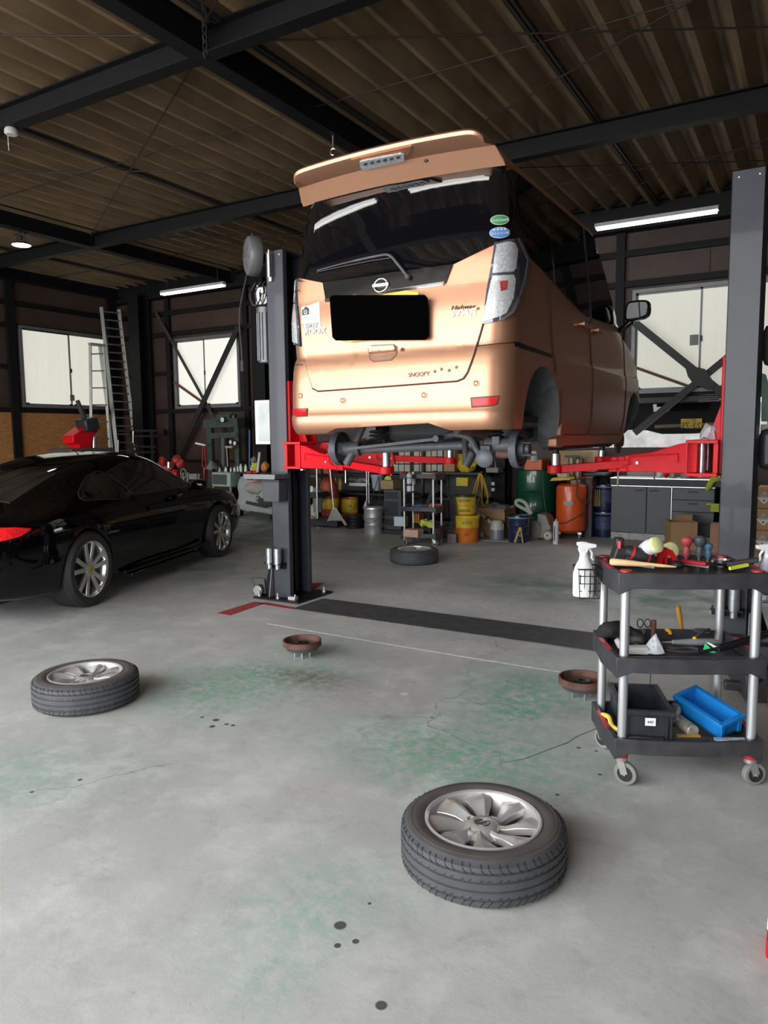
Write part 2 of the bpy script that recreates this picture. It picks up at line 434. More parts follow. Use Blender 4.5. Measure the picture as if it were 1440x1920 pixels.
for i, (ya, yb) in enumerate(((2.3, 4.72), (4.73, 6.6), (6.61, 8.42), (8.43, 10.85))):
    o = MB().box2((XL, ya, 0), (XL + .03, yb, 1.98)).build('wall_panel', OSB, smooth=0); struct(o)

# windows
pane_m = mat('frosted daylight pane', (.5, .5, .46), .5, var=.02, emit=(.96, .94, .80), es=WIN_E, scale=3)
pane_b = mat('frosted daylight pane back', (.5, .5, .46), .5, var=.02, emit=(1., 1., .9), es=WIN_E * 1.05, scale=3)
pane_r = mat('frosted daylight pane right', (.5, .5, .46), .5, var=.02, emit=(.83, .82, .70), es=WIN_E * .78, scale=3)
for pm in (pane_m, pane_b, pane_r):           # ribbed light behind the frosted sheet
    N = pm.node_tree.nodes; L = pm.node_tree.links; b = N['Principled BSDF']
    tc = N.new('ShaderNodeTexCoord'); wv = N.new('ShaderNodeTexNoise'); wv.inputs['Scale'].default_value = 1.; mp = N.new('ShaderNodeMapping'); mp.inputs['Scale'].default_value = (26, 26, .25)
    L.new(tc.outputs['Object'], mp.inputs[0]); L.new(mp.outputs[0], wv.inputs['Vector'])
    r = N.new('ShaderNodeMapRange'); r.inputs[1].default_value = .35; r.inputs[2].default_value = .7; e = b.inputs['Emission Strength'].default_value
    r.inputs[3].default_value = e; r.inputs[4].default_value = e * .93; L.new(wv.outputs[0], r.inputs[0]); L.new(r.outputs[0], b.inputs['Emission Strength'])
wfr = mat('aluminium window frame', (.16, .165, .165), .45, .4)
def window(n, axis, a, b_, z0, z1, mid, pm, lock=True):
    W = thing('window_%d' % n, None, None); W['kind'] = 'structure'
    def bx(p, q, d0, d1, m, nm):
        if axis == 'Y': o = MB().box2((p[0], YB - d1, p[1]), (q[0], YB - d0, q[1])).build(nm, m, W, smooth=0)
        else: o = MB().box2((XL + d0, p[0], p[1]), (XL + d1, q[0], q[1])).build(nm, m, W, smooth=0)
        return o
    t = .05
    b = MB()
    def add(p, q, d0, d1):
        if axis == 'Y': b.box2((p[0], YB - d1, p[1]), (q[0], YB - d0, q[1]))
        else: b.box2((XL + d0, p[0], p[1]), (XL + d1, q[0], q[1]))
    add((a - t, z0 - t), (b_ + t, z0), 0, .09); add((a - t, z1), (b_ + t, z1 + t), 0, .09); add((a - t, z0), (a, z1), 0, .09); add((b_, z0), (b_ + t, z1), 0, .09)
    b.build('window_frame', wfr, W, smooth=0)
    b = MB()
    for xa, xb, d in ((a, mid + .02, .02), (mid - .02, b_, .045)):
        s = .025
        add((xa, z0), (xb, z0 + s), d, d + .025); add((xa, z1 - s), (xb, z1), d, d + .025); add((xa, z0), (xa + s, z1), d, d + .025); add((xb - s, z0), (xb, z1), d, d + .025)
    b.build('sash', wfr, W, smooth=0)
    bx((a + .01, z0 + .01), (mid, z1 - .01), .028, .034, pm, 'pane'); bx((mid, z0 + .01), (b_ - .01, z1 - .01), .053, .059, pm, 'pane')
    b = MB()
    for q in (a + .02, mid - .06, mid + .05, b_ - .08): add((q, z0), (q + .06, z0 + .04), .06, .075)
    add((mid - .01, (z0 + z1) / 2 - .05), (mid + .02, (z0 + z1) / 2 + .03), .07, .085)
    b.build('catch', black_metal, W, smooth=0)
    return W
window(1, 'X', 8.68, 10.58, 2.1, 3.52, 9.7, pane_m)
window(2, 'Y', -11.33, -9.68, 2.08, 3.38, -10.55, pane_b)
window(3, 'Y', -2.32, -.35, 2.06, 3.4, -1.46, pane_r)
# small stickers on panes
grey_s = mat('grey sticker', (.2, .21, .2), .5)
p = at(136, 746, X=XL + .07); tag(MB().box2((XL + .06, p.y - .05, p.z - .06), (XL + .066, p.y + .05, p.z + .06)).build('warning_sticker', grey_s, smooth=0), 'small grey square sticker low on the left wall window pane', 'sticker')
p = at(1305, 637, Y=YB - .07); tag(MB().box2((p.x - .08, YB - .068, p.z - .07), (p.x + .03, YB - .061, p.z + .07)).build('warning_sticker', grey_s, smooth=0), 'grey sticker beside the mullion of the window right of the raised van', 'sticker')

# wall braces
def brace(name, pts, wd, th, m, label, lift=.1, gus=None, extra=()):
    T = thing(name, label, 'brace', pts[0])
    for i in range(0, len(pts), 2):
        b = MB(); b.bar(pts[i], pts[i + 1], wd, th, up=(0, -1, 0) if wd < 1 else (0, 0, 1)); b.build('brace_bar', m, T, world=True, smooth=0)
    return T
yb = YB - .2
A = at(447, 612, Y=yb); B = at(330, 865, Y=yb)
brm = mat('black brace', (.012, .012, .012), .5); brg = mat('grey brace', (.05, .046, .04), .5, .3); brn = mat('brown bar', (.12, .055, .03), .6)
tag(MB().bar(A, B, .11, .03, up=(0, -1, 0)).build('wall_brace', brm, smooth=0), 'thick black diagonal brace crossing the small back window', 'brace')
tag(MB().bar(at(292, 585, Y=yb + .06), at(420, 818, Y=yb + .06), .06, .02, up=(0, -1, 0)).build('wall_brace', brg, smooth=0), 'thin grey diagonal brace crossing behind the thick black one', 'brace')
tag(MB().bar(at(326, 716, Y=yb + .1), at(384, 757, Y=yb + .1), .05, .02, up=(0, -1, 0)).build('security_bar', brn, smooth=0), 'short brown bar leaning across the small back window', 'bar')
T = thing('wall_brace', 'black X shaped brace with gusset plate before the window right of the van', 'brace', at(1310, 705, Y=yb))
MB().bar(at(1188, 603, Y=yb), at(1358, 740, Y=yb), .1, .06, up=(0, -1, 0)).build('brace_bar', brm, T, world=True, smooth=0)
MB().bar(at(1190, 812, Y=yb + .05), at(1420, 625, Y=yb + .05), .09, .05, up=(0, -1, 0)).build('brace_bar', brm, T, world=True, smooth=0)
g = [at(*q, Y=yb - .04) for q in ((1283, 683), (1322, 692), (1342, 722), (1330, 732), (1300, 720), (1290, 706))]
MB().prism([(q.x, q.z) for q in g], yb - .05, yb - .035).build('gusset_plate', brm, T, world=True, smooth=0)
tag(MB().bar(at(1194, 690, Y=yb + .1), at(1290, 724, Y=yb + .1), .04, .02, up=(0, -1, 0)).build('security_bar', brn, smooth=0), 'brown bar across the pale window beside the van mirror', 'bar')

# floor strip, red paint, seams
strip = mat('black floor strip', (.065, .065, .066), .6, var=.3, scale=12)
tag(MB().box2((-3.80, 4.88, 0), (-.75, 5.33, .006)).build('floor_strip', strip, smooth=0), 'long black cover strip on the floor between the two lift posts', 'floor strip')
redpaint = mat('worn red floor paint', (.36, .05, .05), .6, var=.5, scale=30)
def floorpoly(name, px, m, h=.002):
    b = MB(); b.prism([(at(x, y, Z=0).x, at(x, y, Z=0).y) for x, y in px], 0, h, 'XY'); return struct(b.build(name, m, smooth=0))
floorpoly('floor_marking', ((406, 1150), (478, 1128), (498, 1131), (432, 1154)), redpaint)
floorpoly('floor_marking', ((485, 1132), (500, 1130), (560, 1140), (544, 1142)), redpaint)
floorpoly('floor_marking', ((580, 1093), (608, 1093), (585, 1106), (578, 1104)), redpaint)
seam = mat('floor seam chalk', (.6, .6, .58), .7, var=.3, scale=20)
floorpoly('floor_seam', ((500, 1168), (688, 1200), (870, 1230), (1060, 1260.5), (1060, 1262), (870, 1232), (688, 1201.6), (500, 1169.5)), seam, .001)
dseam = mat('floor seam dark', (.09, .09, .085), .7)
floorpoly('floor_seam', ((940, 1431), (985, 1422), (1045, 1399), (1065, 1391.5), (1080, 1381), (1130, 1360.5), (1160, 1346), (1160, 1347), (1130, 1361.5), (1081, 1382), (1065, 1393), (1045, 1400.2), (985, 1423)), dseam, .0008)
# ================================================================== surface panels that follow a body
class Body:
    """a body mesh with its placement; panels are traced on its real surface"""
    def __init__(s, obj, M):
        dg = bpy.context.evaluated_depsgraph_get(); me = obj.evaluated_get(dg).to_mesh()
        bm = bmesh.new(); bm.from_mesh(me); bmesh.ops.triangulate(bm, faces=bm.faces)
        s.bvh = BVHTree.FromBMesh(bm); bm.free(); s.M = M; s.Mi = M.inverted(); s.o = s.Mi @ CAM; s.last = 3.
    def hit(s, x, y, mode='cam'):
        if mode == 'cam': o = s.o; d = (s.Mi.to_3x3() @ ray(x, y)).normalized()
        elif mode == 'L': o = Vector((-5, x, y)); d = Vector((1, 0, 0))
        elif mode == 'R': o = Vector((5, x, y)); d = Vector((-1, 0, 0))
        elif mode == 'B': o = Vector((x, -5, y)); d = Vector((0, 1, 0))
        elif mode == 'F': o = Vector((x, 15, y)); d = Vector((0, -1, 0))
        elif mode == 'T': o = Vector((x, y, 9)); d = Vector((0, 0, -1))
        h = s.bvh.ray_cast(o, d)
        if h[0] is None or h[1].dot(d) > 0 and False:
            best = None
            for i in range(61):
                n = s.bvh.find_nearest(o + d * (s.last - .6 + i * .02))
                if n[0] is not None and (best is None or n[3] < best[3]): best = n
            return best[0], best[1]
        s.last = h[3]; nrm = h[1] if h[1].dot(d) < 0 else -h[1]
        return h[0], nrm
    def panel(s, name, poly, m, parent, mode='cam', off=.004, th=.008, res=8, mirror=False, both=False, smooth=30):
        bm = bmesh.new(); vs = [bm.verts.new((p[0], p[1], 0)) for p in poly]; bm.faces.new(vs); bmesh.ops.triangulate(bm, faces=bm.faces[:])
        xs = [p[0] for p in poly]; ys = [p[1] for p in poly]
        for lo, hi, ax in ((min(xs), max(xs), 0), (min(ys), max(ys), 1)):
            n = max(1, int((hi - lo) / res))
            for i in range(1, n):
                co = [0, 0, 0]; co[ax] = lo + (hi - lo) * i / n + 1e-4; no = [0, 0, 0]; no[ax] = 1
                bmesh.ops.bisect_plane(bm, geom=bm.verts[:] + bm.edges[:] + bm.faces[:], plane_co=co, plane_no=no)
        bmesh.ops.triangulate(bm, faces=bm.faces, quad_method='BEAUTY')
        bm.verts.ensure_lookup_table(); nr = {}
        for v in bm.verts:
            h, n = s.hit(v.co.x, v.co.y, mode); v.co = h; nr[v] = n
        # smooth normals a little so the offset stays even
        base = {v: v.co.copy() for v in bm.verts}
        top = bm.verts[:]; bd = [e for e in bm.edges if e.is_boundary]
        low = {}
        for e in bd:
            for v in e.verts:
                if v not in low: low[v] = bm.verts.new(base[v] + nr[v] * (off - th))
        for v in top: v.co = base[v] + nr[v] * off
        for e in bd:
            a, b = e.verts; bm.faces.new((a, b, low[b], low[a]))
        bmesh.ops.recalc_face_normals(bm, faces=bm.faces)
        # orientation: make the first top face look outward
        bm.faces.ensure_lookup_table(); f = bm.faces[0]
        if f.normal.dot(nr[[v for v in f.verts if v in nr][0]]) < 0: bmesh.ops.reverse_faces(bm, faces=bm.faces)
        out = []
        for mr in ((False, True) if both else (mirror,)):
            me = bpy.data.meshes.new(name); b2 = bm.copy()
            if mr:
                for v in b2.verts: v.co.x *= -1
                bmesh.ops.reverse_faces(b2, faces=b2.faces)
            b2.to_mesh(me); b2.free(); me.materials.append(m)
            me.polygons.foreach_set('use_smooth', [True] * len(me.polygons)); me.set_sharp_from_angle(angle=R(smooth))
            o = bpy.data.objects.new(name, me); C.objects.link(o); o.parent = parent; out.append(o)
        bm.free(); return out[0]
    def line(s, b, pts, r, mode='cam', n=6, off=.0, mirror=False, sm=False, closed=False):
        out = []
        P = smooth_poly([(*p, 0) for p in pts], closed, n) if sm else None
        if P is None:
            P = []
            for i in range(len(pts) - 1):
                for k in range(n): t = k / n; P.append(Vector((pts[i][0] * (1 - t) + pts[i + 1][0] * t, pts[i][1] * (1 - t) + pts[i + 1][1] * t, 0)))
            P.append(Vector((*pts[-1], 0)))
        for p in P:
            h, nn = s.hit(p.x, p.y, mode); q = h + nn * off
            if mirror: q.x *= -1
            if not out or (q - out[-1]).length > .002: out.append(q)
        if len(out) > 1: b.tube(out, r, 6, closed)
        return b

def boolean(o, cutter, op='DIFFERENCE'):
    md = o.modifiers.new('bool', 'BOOLEAN'); md.object = cutter; md.operation = op; md.solver = 'EXACT'
    dg = bpy.context.evaluated_depsgraph_get(); me = bpy.data.meshes.new_from_object(o.evaluated_get(dg))
    o.modifiers.remove(md); o.data = me; bpy.data.objects.remove(cutter)

def interp(tab, z):
    if z <= tab[0][0]: return tab[0][1]
    for (a, va), (b, vb) in zip(tab, tab[1:]):
        if z <= b:
            t = (z - a) / (b - a); return va + (vb - va) * t
    return tab[-1][1]
def csp(tab, z):                              # smooth (monotone-ish) interpolation
    n = len(tab)
    if z <= tab[0][0]: return tab[0][1]
    if z >= tab[-1][0]: return tab[-1][1]
    for i in range(n - 1):
        if z <= tab[i + 1][0]:
            x0, y0 = tab[max(i - 1, 0)]; x1, y1 = tab[i]; x2, y2 = tab[i + 1]; x3, y3 = tab[min(i + 2, n - 1)]
            m1 = (y2 - y0) / (x2 - x0) if x2 > x0 else 0; m2 = (y3 - y1) / (x3 - x1) if x3 > x1 else 0
            d = (y2 - y1) / (x2 - x1)
            if d == 0 or d * m1 < 0: m1 = 0
            if d == 0 or d * m2 < 0: m2 = 0
            if d: m1 = math.copysign(min(abs(m1), 3 * abs(d)), d); m2 = math.copysign(min(abs(m2), 3 * abs(d)), d)
            h = x2 - x1; t = (z - x1) / h; t2 = t * t; t3 = t2 * t
            return (2 * t3 - 3 * t2 + 1) * y1 + (t3 - 2 * t2 + t) * h * m1 + (-2 * t3 + 3 * t2) * y2 + (t3 - t2) * h * m2

# ================================================================== the raised van
paint = mat('copper metallic paint', (.57, .30, .185), .44, .80, var=.02, coat=.25, scale=60)
gap_m = mat('panel gap', (.05, .02, .012), .6)
liner = mat('wheel arch liner', (.10, .105, .11), .8, var=.3, scale=14, bump=.3)
under = mat('underbody dark', (.03, .03, .032), .6, var=.3)
axle_m = mat('axle paint', (.075, .08, .088), .5, var=.2, scale=20)
VX, VY, VZ = -2.145, 3.62, 1.2
VAN = thing('kei_van', 'tall copper coloured van raised on the red lift with its wheels off', 'car', (VX, VY, VZ))
VM = Matrix.Translation((VX, VY, VZ))
Wt = [(.18, .690), (.24, .715), (.34, .735), (.50, .742), (.72, .737), (.74, .730), (.95, .728), (1.08, .722), (1.25, .708), (1.45, .688), (1.62, .668), (1.70, .655), (1.74, .62), (1.765, .56), (1.775, .46)]
Rt = [(.18, .10), (.255, .075), (.275, .03), (.31, .0), (.37, -.012), (.41, .004), (.52, .008), (.66, .022), (.715, .040), (.735, .05), (.82, .047), (.95, .055), (1.06, .075), (1.2, .085), (1.45, .125), (1.66, .158), (1.71, .172), (1.735, .22), (1.765, .36), (1.775, .5)]
Ft = [(.18, 3.36), (.28, 3.39), (.42, 3.40), (.62, 3.395), (.78, 3.36), (.90, 3.26), (.97, 3.08), (1.03, 2.86), (1.08, 2.78), (1.4, 2.46), (1.66, 2.22), (1.74, 2.1), (1.765, 1.95), (1.775, 1.8)]
def ring(z, W, Rr, F, rr, rf, crown, ns=22, nc=9, ne=14):
    pts = []
    # start middle of rear, run to +x corner, side, front, back down the other side; half then mirrored
    half = []
    for i in range(ne): half.append((( W - rr) * i / ne, Rr))
    for i in range(nc): a = -PI / 2 + (PI / 2) * i / nc; half.append((W - rr + rr * math.cos(a), Rr + rr + rr * math.sin(a)))
    for i in range(ns): half.append((W, Rr + rr + (F - rf - Rr - rr) * i / ns))
    for i in range(nc): a = (PI / 2) * i / nc; half.append((W - rf + rf * math.cos(a), F - rf + rf * math.sin(a)))
    for i in range(ne + 1): half.append(((W - rf) * (1 - i / ne), F))
    L = F - Rr
    def bow(p):
        x, y = p; t = (y - Rr) / L
        sb = 1 - .006 * max(0, (t - .72) / .28) ** 2 - .012 * (1 - min(1, t / .3)) ** 2
        yy = y + (crown * (x / W) ** 2 if t < .5 and y < Rr + rr + .001 else 0) - (.10 * (x / W) ** 2 if t > .9 else 0)
        if t < .5 and y >= Rr + rr + .001: yy = y + crown * max(0, 1 - (y - Rr - rr) / .6)
        return x * sb, yy
    right = [bow(p) for p in half]
    left = [(-x, y) for x, y in right[1:-1]][::-1]
    return [(x, y, z) for x, y in right + left]
def van_body():
    bm = bmesh.new(); zs = [.18, .22, .255, .275, .29, .31, .335, .37, .39, .41, .46, .52, .59, .66, .7, .715, .725, .735, .78, .82, .88, .95, 1.0, 1.06, 1.12, 1.2, 1.28, 1.36, 1.45, 1.54, 1.62, 1.66, 1.69, 1.71, 1.728, 1.74, 1.753, 1.765, 1.772, 1.775]
    rings = []
    for z in zs:
        rr = csp([(.18, .12), (.4, .15), (.72, .14), (1.0, .10), (1.3, .085), (1.7, .10), (1.775, .2)], z); rf = csp([(.18, .07), (.7, .09), (1.0, .22), (1.1, .26), (1.775, .35)], z)
        rings.append([bm.verts.new(p) for p in ring(z, csp(Wt, z), csp(Rt, z), csp(Ft, z), rr, rf, csp([(.2, .03), (1, .03), (1.7, .03)], z))])
    n = len(rings[0])
    for A, B in zip(rings, rings[1:]):
        for i in range(n): bm.faces.new((A[i], A[(i + 1) % n], B[(i + 1) % n], B[i]))
    bm.faces.new(rings[0][::-1])
    # crowned roof
    T = rings[-1]; cx = 0; cyy = 1.15; prev = T
    for s_, dz in ((.8, .006), (.5, .013), (.2, .017)):
        cur = [bm.verts.new((v.co.x * s_, cyy + (v.co.y - cyy) * s_, 1.775 + dz)) for v in T]
        for i in range(n): bm.faces.new((prev[i], prev[(i + 1) % n], cur[(i + 1) % n], cur[i]))
        prev = cur
    bm.faces.new(prev)
    bmesh.ops.recalc_face_normals(bm, faces=bm.faces)
    me = bpy.data.meshes.new('body_shell'); bm.to_mesh(me); bm.free(); me.materials.append(paint); me.materials.append(liner); me.materials.append(under)
    o = bpy.data.objects.new('body_shell', me); C.objects.link(o); o.parent = VAN
    return o
vb = van_body()
WB_R, WB_F = .60, 3.03
VB0 = Body(vb, VM)
def cutter(fn, idx=1):
    b = MB(); fn(b)
    bmesh.ops.recalc_face_normals(b.bm, faces=b.bm.faces)
    me = bpy.data.meshes.new('cut'); b.bm.to_mesh(me); b.bm.free()
    for q in (paint, liner, under): me.materials.append(q)
    for p in me.polygons: p.material_index = idx
    o = bpy.data.objects.new('cut', me); C.objects.link(o); o.location = VAN.location; return o
def arch(y, r=.315, z=.335):
    def f(b):
        for s_ in (-1, 1): b.cyl((s_ * .50, y, z), (s_ * .9, y, z), r, seg=48)
        for s_ in (-1, 1): b.box((s_ * .7, y, .1), (.4, 2 * r, .47))
    return f
def arch1(s_, y, r=.315, z=.335):
    def f(b):
        pr = [(y - r, 0.)] + [(y + r * math.cos(a), z + r * math.sin(a)) for a in [PI - PI * i / 30 for i in range(31)]] + [(y + r, 0.)]
        b.prism(pr, s_ * .48, s_ * .95, 'YZ')
    return f
for s_ in (-1, 1):
    for y in (WB_R, WB_F): boolean(vb, cutter(arch1(s_, y, .315 if y < 1 else .285, .335 if y < 1 else .32)))
boolean(vb, cutter(lambda b: b.box2((-.60, .13, .05), (.60, 3.3, .36)), 2))
boolean(vb, cutter(lambda b: b.prism([(-.9, .05), (-.9, .268), (-.43, .272), (-.33, .304), (.29, .326), (.41, .285), (.9, .29), (.9, .05)], -.3, .30, 'XZ'), 0))
vb.data.polygons.foreach_set('use_smooth', [True] * len(vb.data.polygons)); vb.data.set_sharp_from_angle(angle=R(38))
VB = VB0
P_ = lambda *a, **k: VB.panel(*a, parent=VAN, **k)
glass = mat('privacy glass', (.0035, .0035, .0045), .025, var=0, spec=.9)
# tailgate
gate = P_('tailgate', [(559, 521), (606, 532), (612, 566), (725, 552), (838, 533), (852, 496), (927, 460), (917, 530), (905, 607), (888, 665), (876, 698), (868, 709), (858, 713), (740, 722), (640, 729), (596, 732), (587, 727), (580, 705), (569, 660), (567, 630), (561, 575)], paint, off=.006, th=.016, res=9)
b = MB(); VB.line(b, [(559, 521), (561, 575), (567, 630), (569, 660), (580, 705), (587, 729), (597, 734), (640, 731), (740, 724), (858, 715), (870, 710), (878, 698), (890, 665), (907, 607), (919, 530), (929, 458)], .0045, n=5, off=.001); 
VB.line(b, [(524, 683), (545, 684.5), (568, 684)], .003, off=.001); VB.line(b, [(893, 649), (930, 645), (972, 641)], .003, off=.001)
b.build('panel_gap', gap_m, VAN)
# rear glass and garnish
rg = P_('rear_window', [(566, 381), (600, 373), (700, 350), (800, 326), (880, 308), (944, 297), (952, 350), (963, 450), (928, 459), (851, 496), (730, 513), (607, 531), (558, 521), (556, 470), (561, 420)], glass, off=.010, th=.03, res=9)
P_('reflection_cover', [(566, 372), (640, 352), (750, 326), (850, 303), (944, 286), (946, 297), (938, 306), (880, 313), (800, 331), (700, 356), (620, 375), (580, 388), (566, 388)], mat('matte black cover', (.006, .006, .006), .8, spec=.1, var=0), off=.013, th=.03, res=9)  # added matte strip, hides a pale reflection along the glass top
garnish_m = mat('dark chrome garnish', (.17, .16, .15), .06, .9, var=.02)
P_('garnish', [(608, 531), (730, 514), (850, 497), (837, 531), (725, 547), (613, 562)], garnish_m, off=.016, th=.02, res=9)
P_('chrome_strip', [(612, 562), (725, 546), (836, 529), (833, 536), (725, 552.5), (614, 569)], chrome, off=.020, th=.02, res=9)
# emblem: ring with a bar
h, nn = VB.hit(718, 536.5)
EM = frame(h + nn * .022, (1, .02, 0), (0, .12, 1))
em = MB(); em.tube([EM @ Vector((.043 * math.cos(a), .037 * math.sin(a), 0)) for a in [2 * PI * i / 28 for i in range(28)]], .0065, 8, True)
em.box(EM @ Vector((0, 0, .004)), (.105, .008, .017)); em.build('emblem', chrome, VAN, bev=.001)
# plate with an added black redaction block; a strip of the yellow plate shows above
h0, n0 = VB.hit(720, 600)
ypl = mat('yellow number plate', (.75, .5, .02), .45); blk = mat('black redaction block', (.0012, .0012, .0012), .8, spec=0., var=0)
PB = [VB.hit(*q)[0] + Vector((0, -.015, 0)) for q in ((664, 562), (742, 546), (800, 548), (802, 632), (640, 636), (637, 566))]
NP = MB()
pl = [(q.x, q.z) for q in PB]
NP.prism([( -.245, .80), (.225, .80), (.225, 1.035), (.15, 1.052), (-.0, 1.045), (-.03, 1.02), (-.245, 1.0)], .018, .026, 'XZ'); NP.build('number_plate', ypl, VAN, bev=.003)
q = [VB.hit(px, py)[0] for px, py in ((631, 562), (636, 557), (806, 556), (811, 562), (810, 634), (805, 639), (637, 640), (631, 634))]
cb = MB(); cb.prism([(v.x, v.z) for v in q], .006, .016, 'XZ'); tag(cb.build('redaction_block', blk, VAN, bev=.006), 'added black redaction block over the number plate')
# handle recess, its shade painted in by darker panels; lever, keyhole
P_('handle_recess_shade', [(698, 647), (740, 645), (747, 650), (746, 666), (736, 677), (702, 680), (694, 675), (691, 655)], mat('recess shade paint', (.20, .10, .06), .4), off=.0072, th=.012, res=6)
P_('handle_recess', [(699, 649), (739, 647), (744.5, 652), (743.5, 665), (734, 675), (703, 678), (696, 673), (694, 656)], mat('recess shaded paint', (.36, .2, .13), .4, .2, coat=.6), off=.0085, th=.012, res=6)
P_('door_handle', [(697, 650), (740, 648), (743, 652), (742, 661), (696, 666), (695, 654)], paint, off=.020, th=.014, res=6)
h, nn = VB.hit(756, 657.5); b = MB(); b.cyl(h, h + nn * .012, .0135, seg=20); b.build('lock_ring', paint, VAN)
b = MB(); b.cyl(h, h + nn * .0135, .007, seg=16); b.build('key_hole', gap_m, VAN)
# bumper details
for px, py in ((563, 742), (643, 751), (795, 741), (893, 719)):
    h, nn = VB.hit(px, py); b = MB(); b.lathe([(.0175, 0), (.0175, .005), (.013, .006), (.0125, .003), (.008, .007), (0, .0075)], h, rot=nn.to_track_quat('Z', 'Y').to_matrix(), seg=24); b.build('parking_sensor', paint, VAN)
refl = mat('red reflector', (.62, .006, .012), .3, coat=.0, var=.1, emit=(.6, .0, .01), es=0.)
rbz = mat('reflector bezel', (.12, .05, .035), .5)
P_('reflector_bezel', [(545, 767), (578, 765), (577, 781), (556, 782), (549, 778)], rbz, off=.002, th=.01, res=5)
P_('reflector', [(549, 769), (576, 767), (575.5, 779), (556, 780.5)], refl, off=.007, th=.01, res=5)
P_('reflector_bezel', [(882, 745), (938, 741), (934, 758), (925, 762), (884, 765)], rbz, off=.002, th=.01, res=5)
P_('reflector', [(885.5, 748), (934.5, 744.5), (930, 756), (924, 759), (887, 761.5)], refl, off=.007, th=.01, res=5)
# soft crease along the bumper
# tail lamps
lensm = mat('clear lamp lens', (.5, .51, .53), .25, .2, var=.3, scale=90, coat=.7)
lensd = mat('smoked lamp body', (.10, .105, .12), .12, .3, var=.3, scale=30, coat=1.)
lensr = mat('red bulb glimpse', (.35, .05, .05), .2, coat=1., var=.4, scale=120)
lensw = mat('silver reflector', (.62, .62, .63), .35, .4, var=.4, scale=160, coat=.5)
LR = P_('tail_lamp', [(928, 457), (950, 451), (966, 448), (977, 462), (986, 488), (981, 520), (970, 556), (957, 584), (940, 599), (925, 604), (906, 608), (914, 545), (922, 500)], lensd, off=.016, th=.03, res=7)
VB.panel('lamp_lens', [(931, 461), (951, 455), (960, 458), (965, 470), (962, 505), (958, 511), (925, 514)], lensm, LR, off=.021, th=.006, res=6)
VB.panel('lamp_lens', [(925, 519), (958, 517), (962, 525), (958, 560), (947, 588), (936, 594), (908, 604), (916, 560)], lensw, LR, off=.021, th=.006, res=6)
VB.panel('bulb', [(936, 530), (949, 528), (948, 545), (938, 549)], lensr, LR, off=.023, th=.006, res=5)
VB.panel('lamp_frame', [(966, 448), (971, 449), (988, 488), (983, 520), (972, 558), (959, 587), (941, 601), (939, 598), (956, 583), (969, 555), (979, 520), (984, 489)], mat('lamp edge', (.25, .25, .27), .15, .5, coat=1), LR, off=.020, th=.012, res=6)
LL = P_('tail_lamp', [(556, 522), (551, 522), (541, 540), (534, 568), (532, 600), (534, 626), (545, 642), (566, 650), (564, 610), (559, 560)], lensd, off=.016, th=.03, res=5)
VB.panel('lamp_lens', [(555, 526), (551, 527), (543, 545), (539, 566), (557, 566)], lensm, LL, off=.021, th=.006, res=4)
VB.panel('lamp_lens', [(536, 570), (558, 570), (561, 610), (563, 645), (546, 637), (537, 622), (535, 598)], lensw, LL, off=.021, th=.006, res=4)
VB.panel('bulb', [(541, 582), (548, 581), (549, 606), (542, 608)], lensr, LL, off=.023, th=.006, res=4)
# spoiler
def spoiler():
    b = MB(); prof = [(-.74, .0), (1, 1)]
    N = 36; rings = []
    for i in range(N + 1):
        t = math.sin(PI / 2 * (-1 + 2 * i / N)); e = abs(t) ** 24; q = t * t
        xl = .60 * t; xb = .657 * t; xm = .63 * t
        zr_ = interp([(0, 1.79), (.3, 1.785), (.46, 1.777), (.56, 1.767), (.62, 1.742), (.66, 1.70)], abs(xb)) + .004
        y0 = -.045 + .02 * q + .04 * e; zt = 1.825 - .016 * q - .03 * e; zb = zt - .040 + .004 * e
        sec = [(xb, .60, zr_ - .006), (xb, .34, zr_), (xl, y0 + .07, max(zt + .002, zr_ - .01)), (xl, y0 + .012, zt - .005), (xl * 1.004, y0, zt - .018), (xl * 1.004, y0 + .003, zb + .004), (xl, y0 + .016, zb - .004),
               (xm, .07 + .03 * q, 1.757 - .014 * q), (xb, .130 + .03 * q, 1.696 - .012 * q), (xb, .150 + .03 * q, 1.674 - .012 * q), (xb, .30, min(1.70, zr_ - .02)), (xb, .60, min(1.74, zr_ - .02))]
        rings.append([b.bm.verts.new(p) for p in sec])
    for A, B in zip(rings, rings[1:]):
        for k in range(len(A)): k2 = (k + 1) % len(A); b.bm.faces.new((A[k], A[k2], B[k2], B[k]))
    b.bm.faces.new(rings[0][::-1]); b.bm.faces.new(rings[-1])
    return b.build('spoiler', paint, VAN, smooth=30)
sp_o = spoiler()
SB = Body(sp_o, VM)
SB.panel('lamp_housing', [(658, 298), (772, 272), (765, 290), (758, 296), (683, 316), (672, 311)], paint, VAN, off=.010, th=.02, res=6)
SB.panel('brake_lamp', [(675, 299), (680, 297), (752, 283), (758, 285), (759, 297), (690, 313), (681, 315), (676, 309)], lensm, VAN, off=.017, th=.015, res=6)
for i in range(6):
    x = 686 + i * 12.2; y = 303 - i * 2.6
    SB.panel('led', [(x - 3.5, y - 2.6), (x + 3.5, y - 4), (x + 3.5, y + 1), (x - 3.5, y + 2.4)], lensd, VAN, off=.019, th=.004, res=5)
b = MB(); h, nn = SB.hit(799, 301); b.sph(h, .012, (1.2, .6, .8)); b.build('washer_nozzle', dark_plastic, VAN)
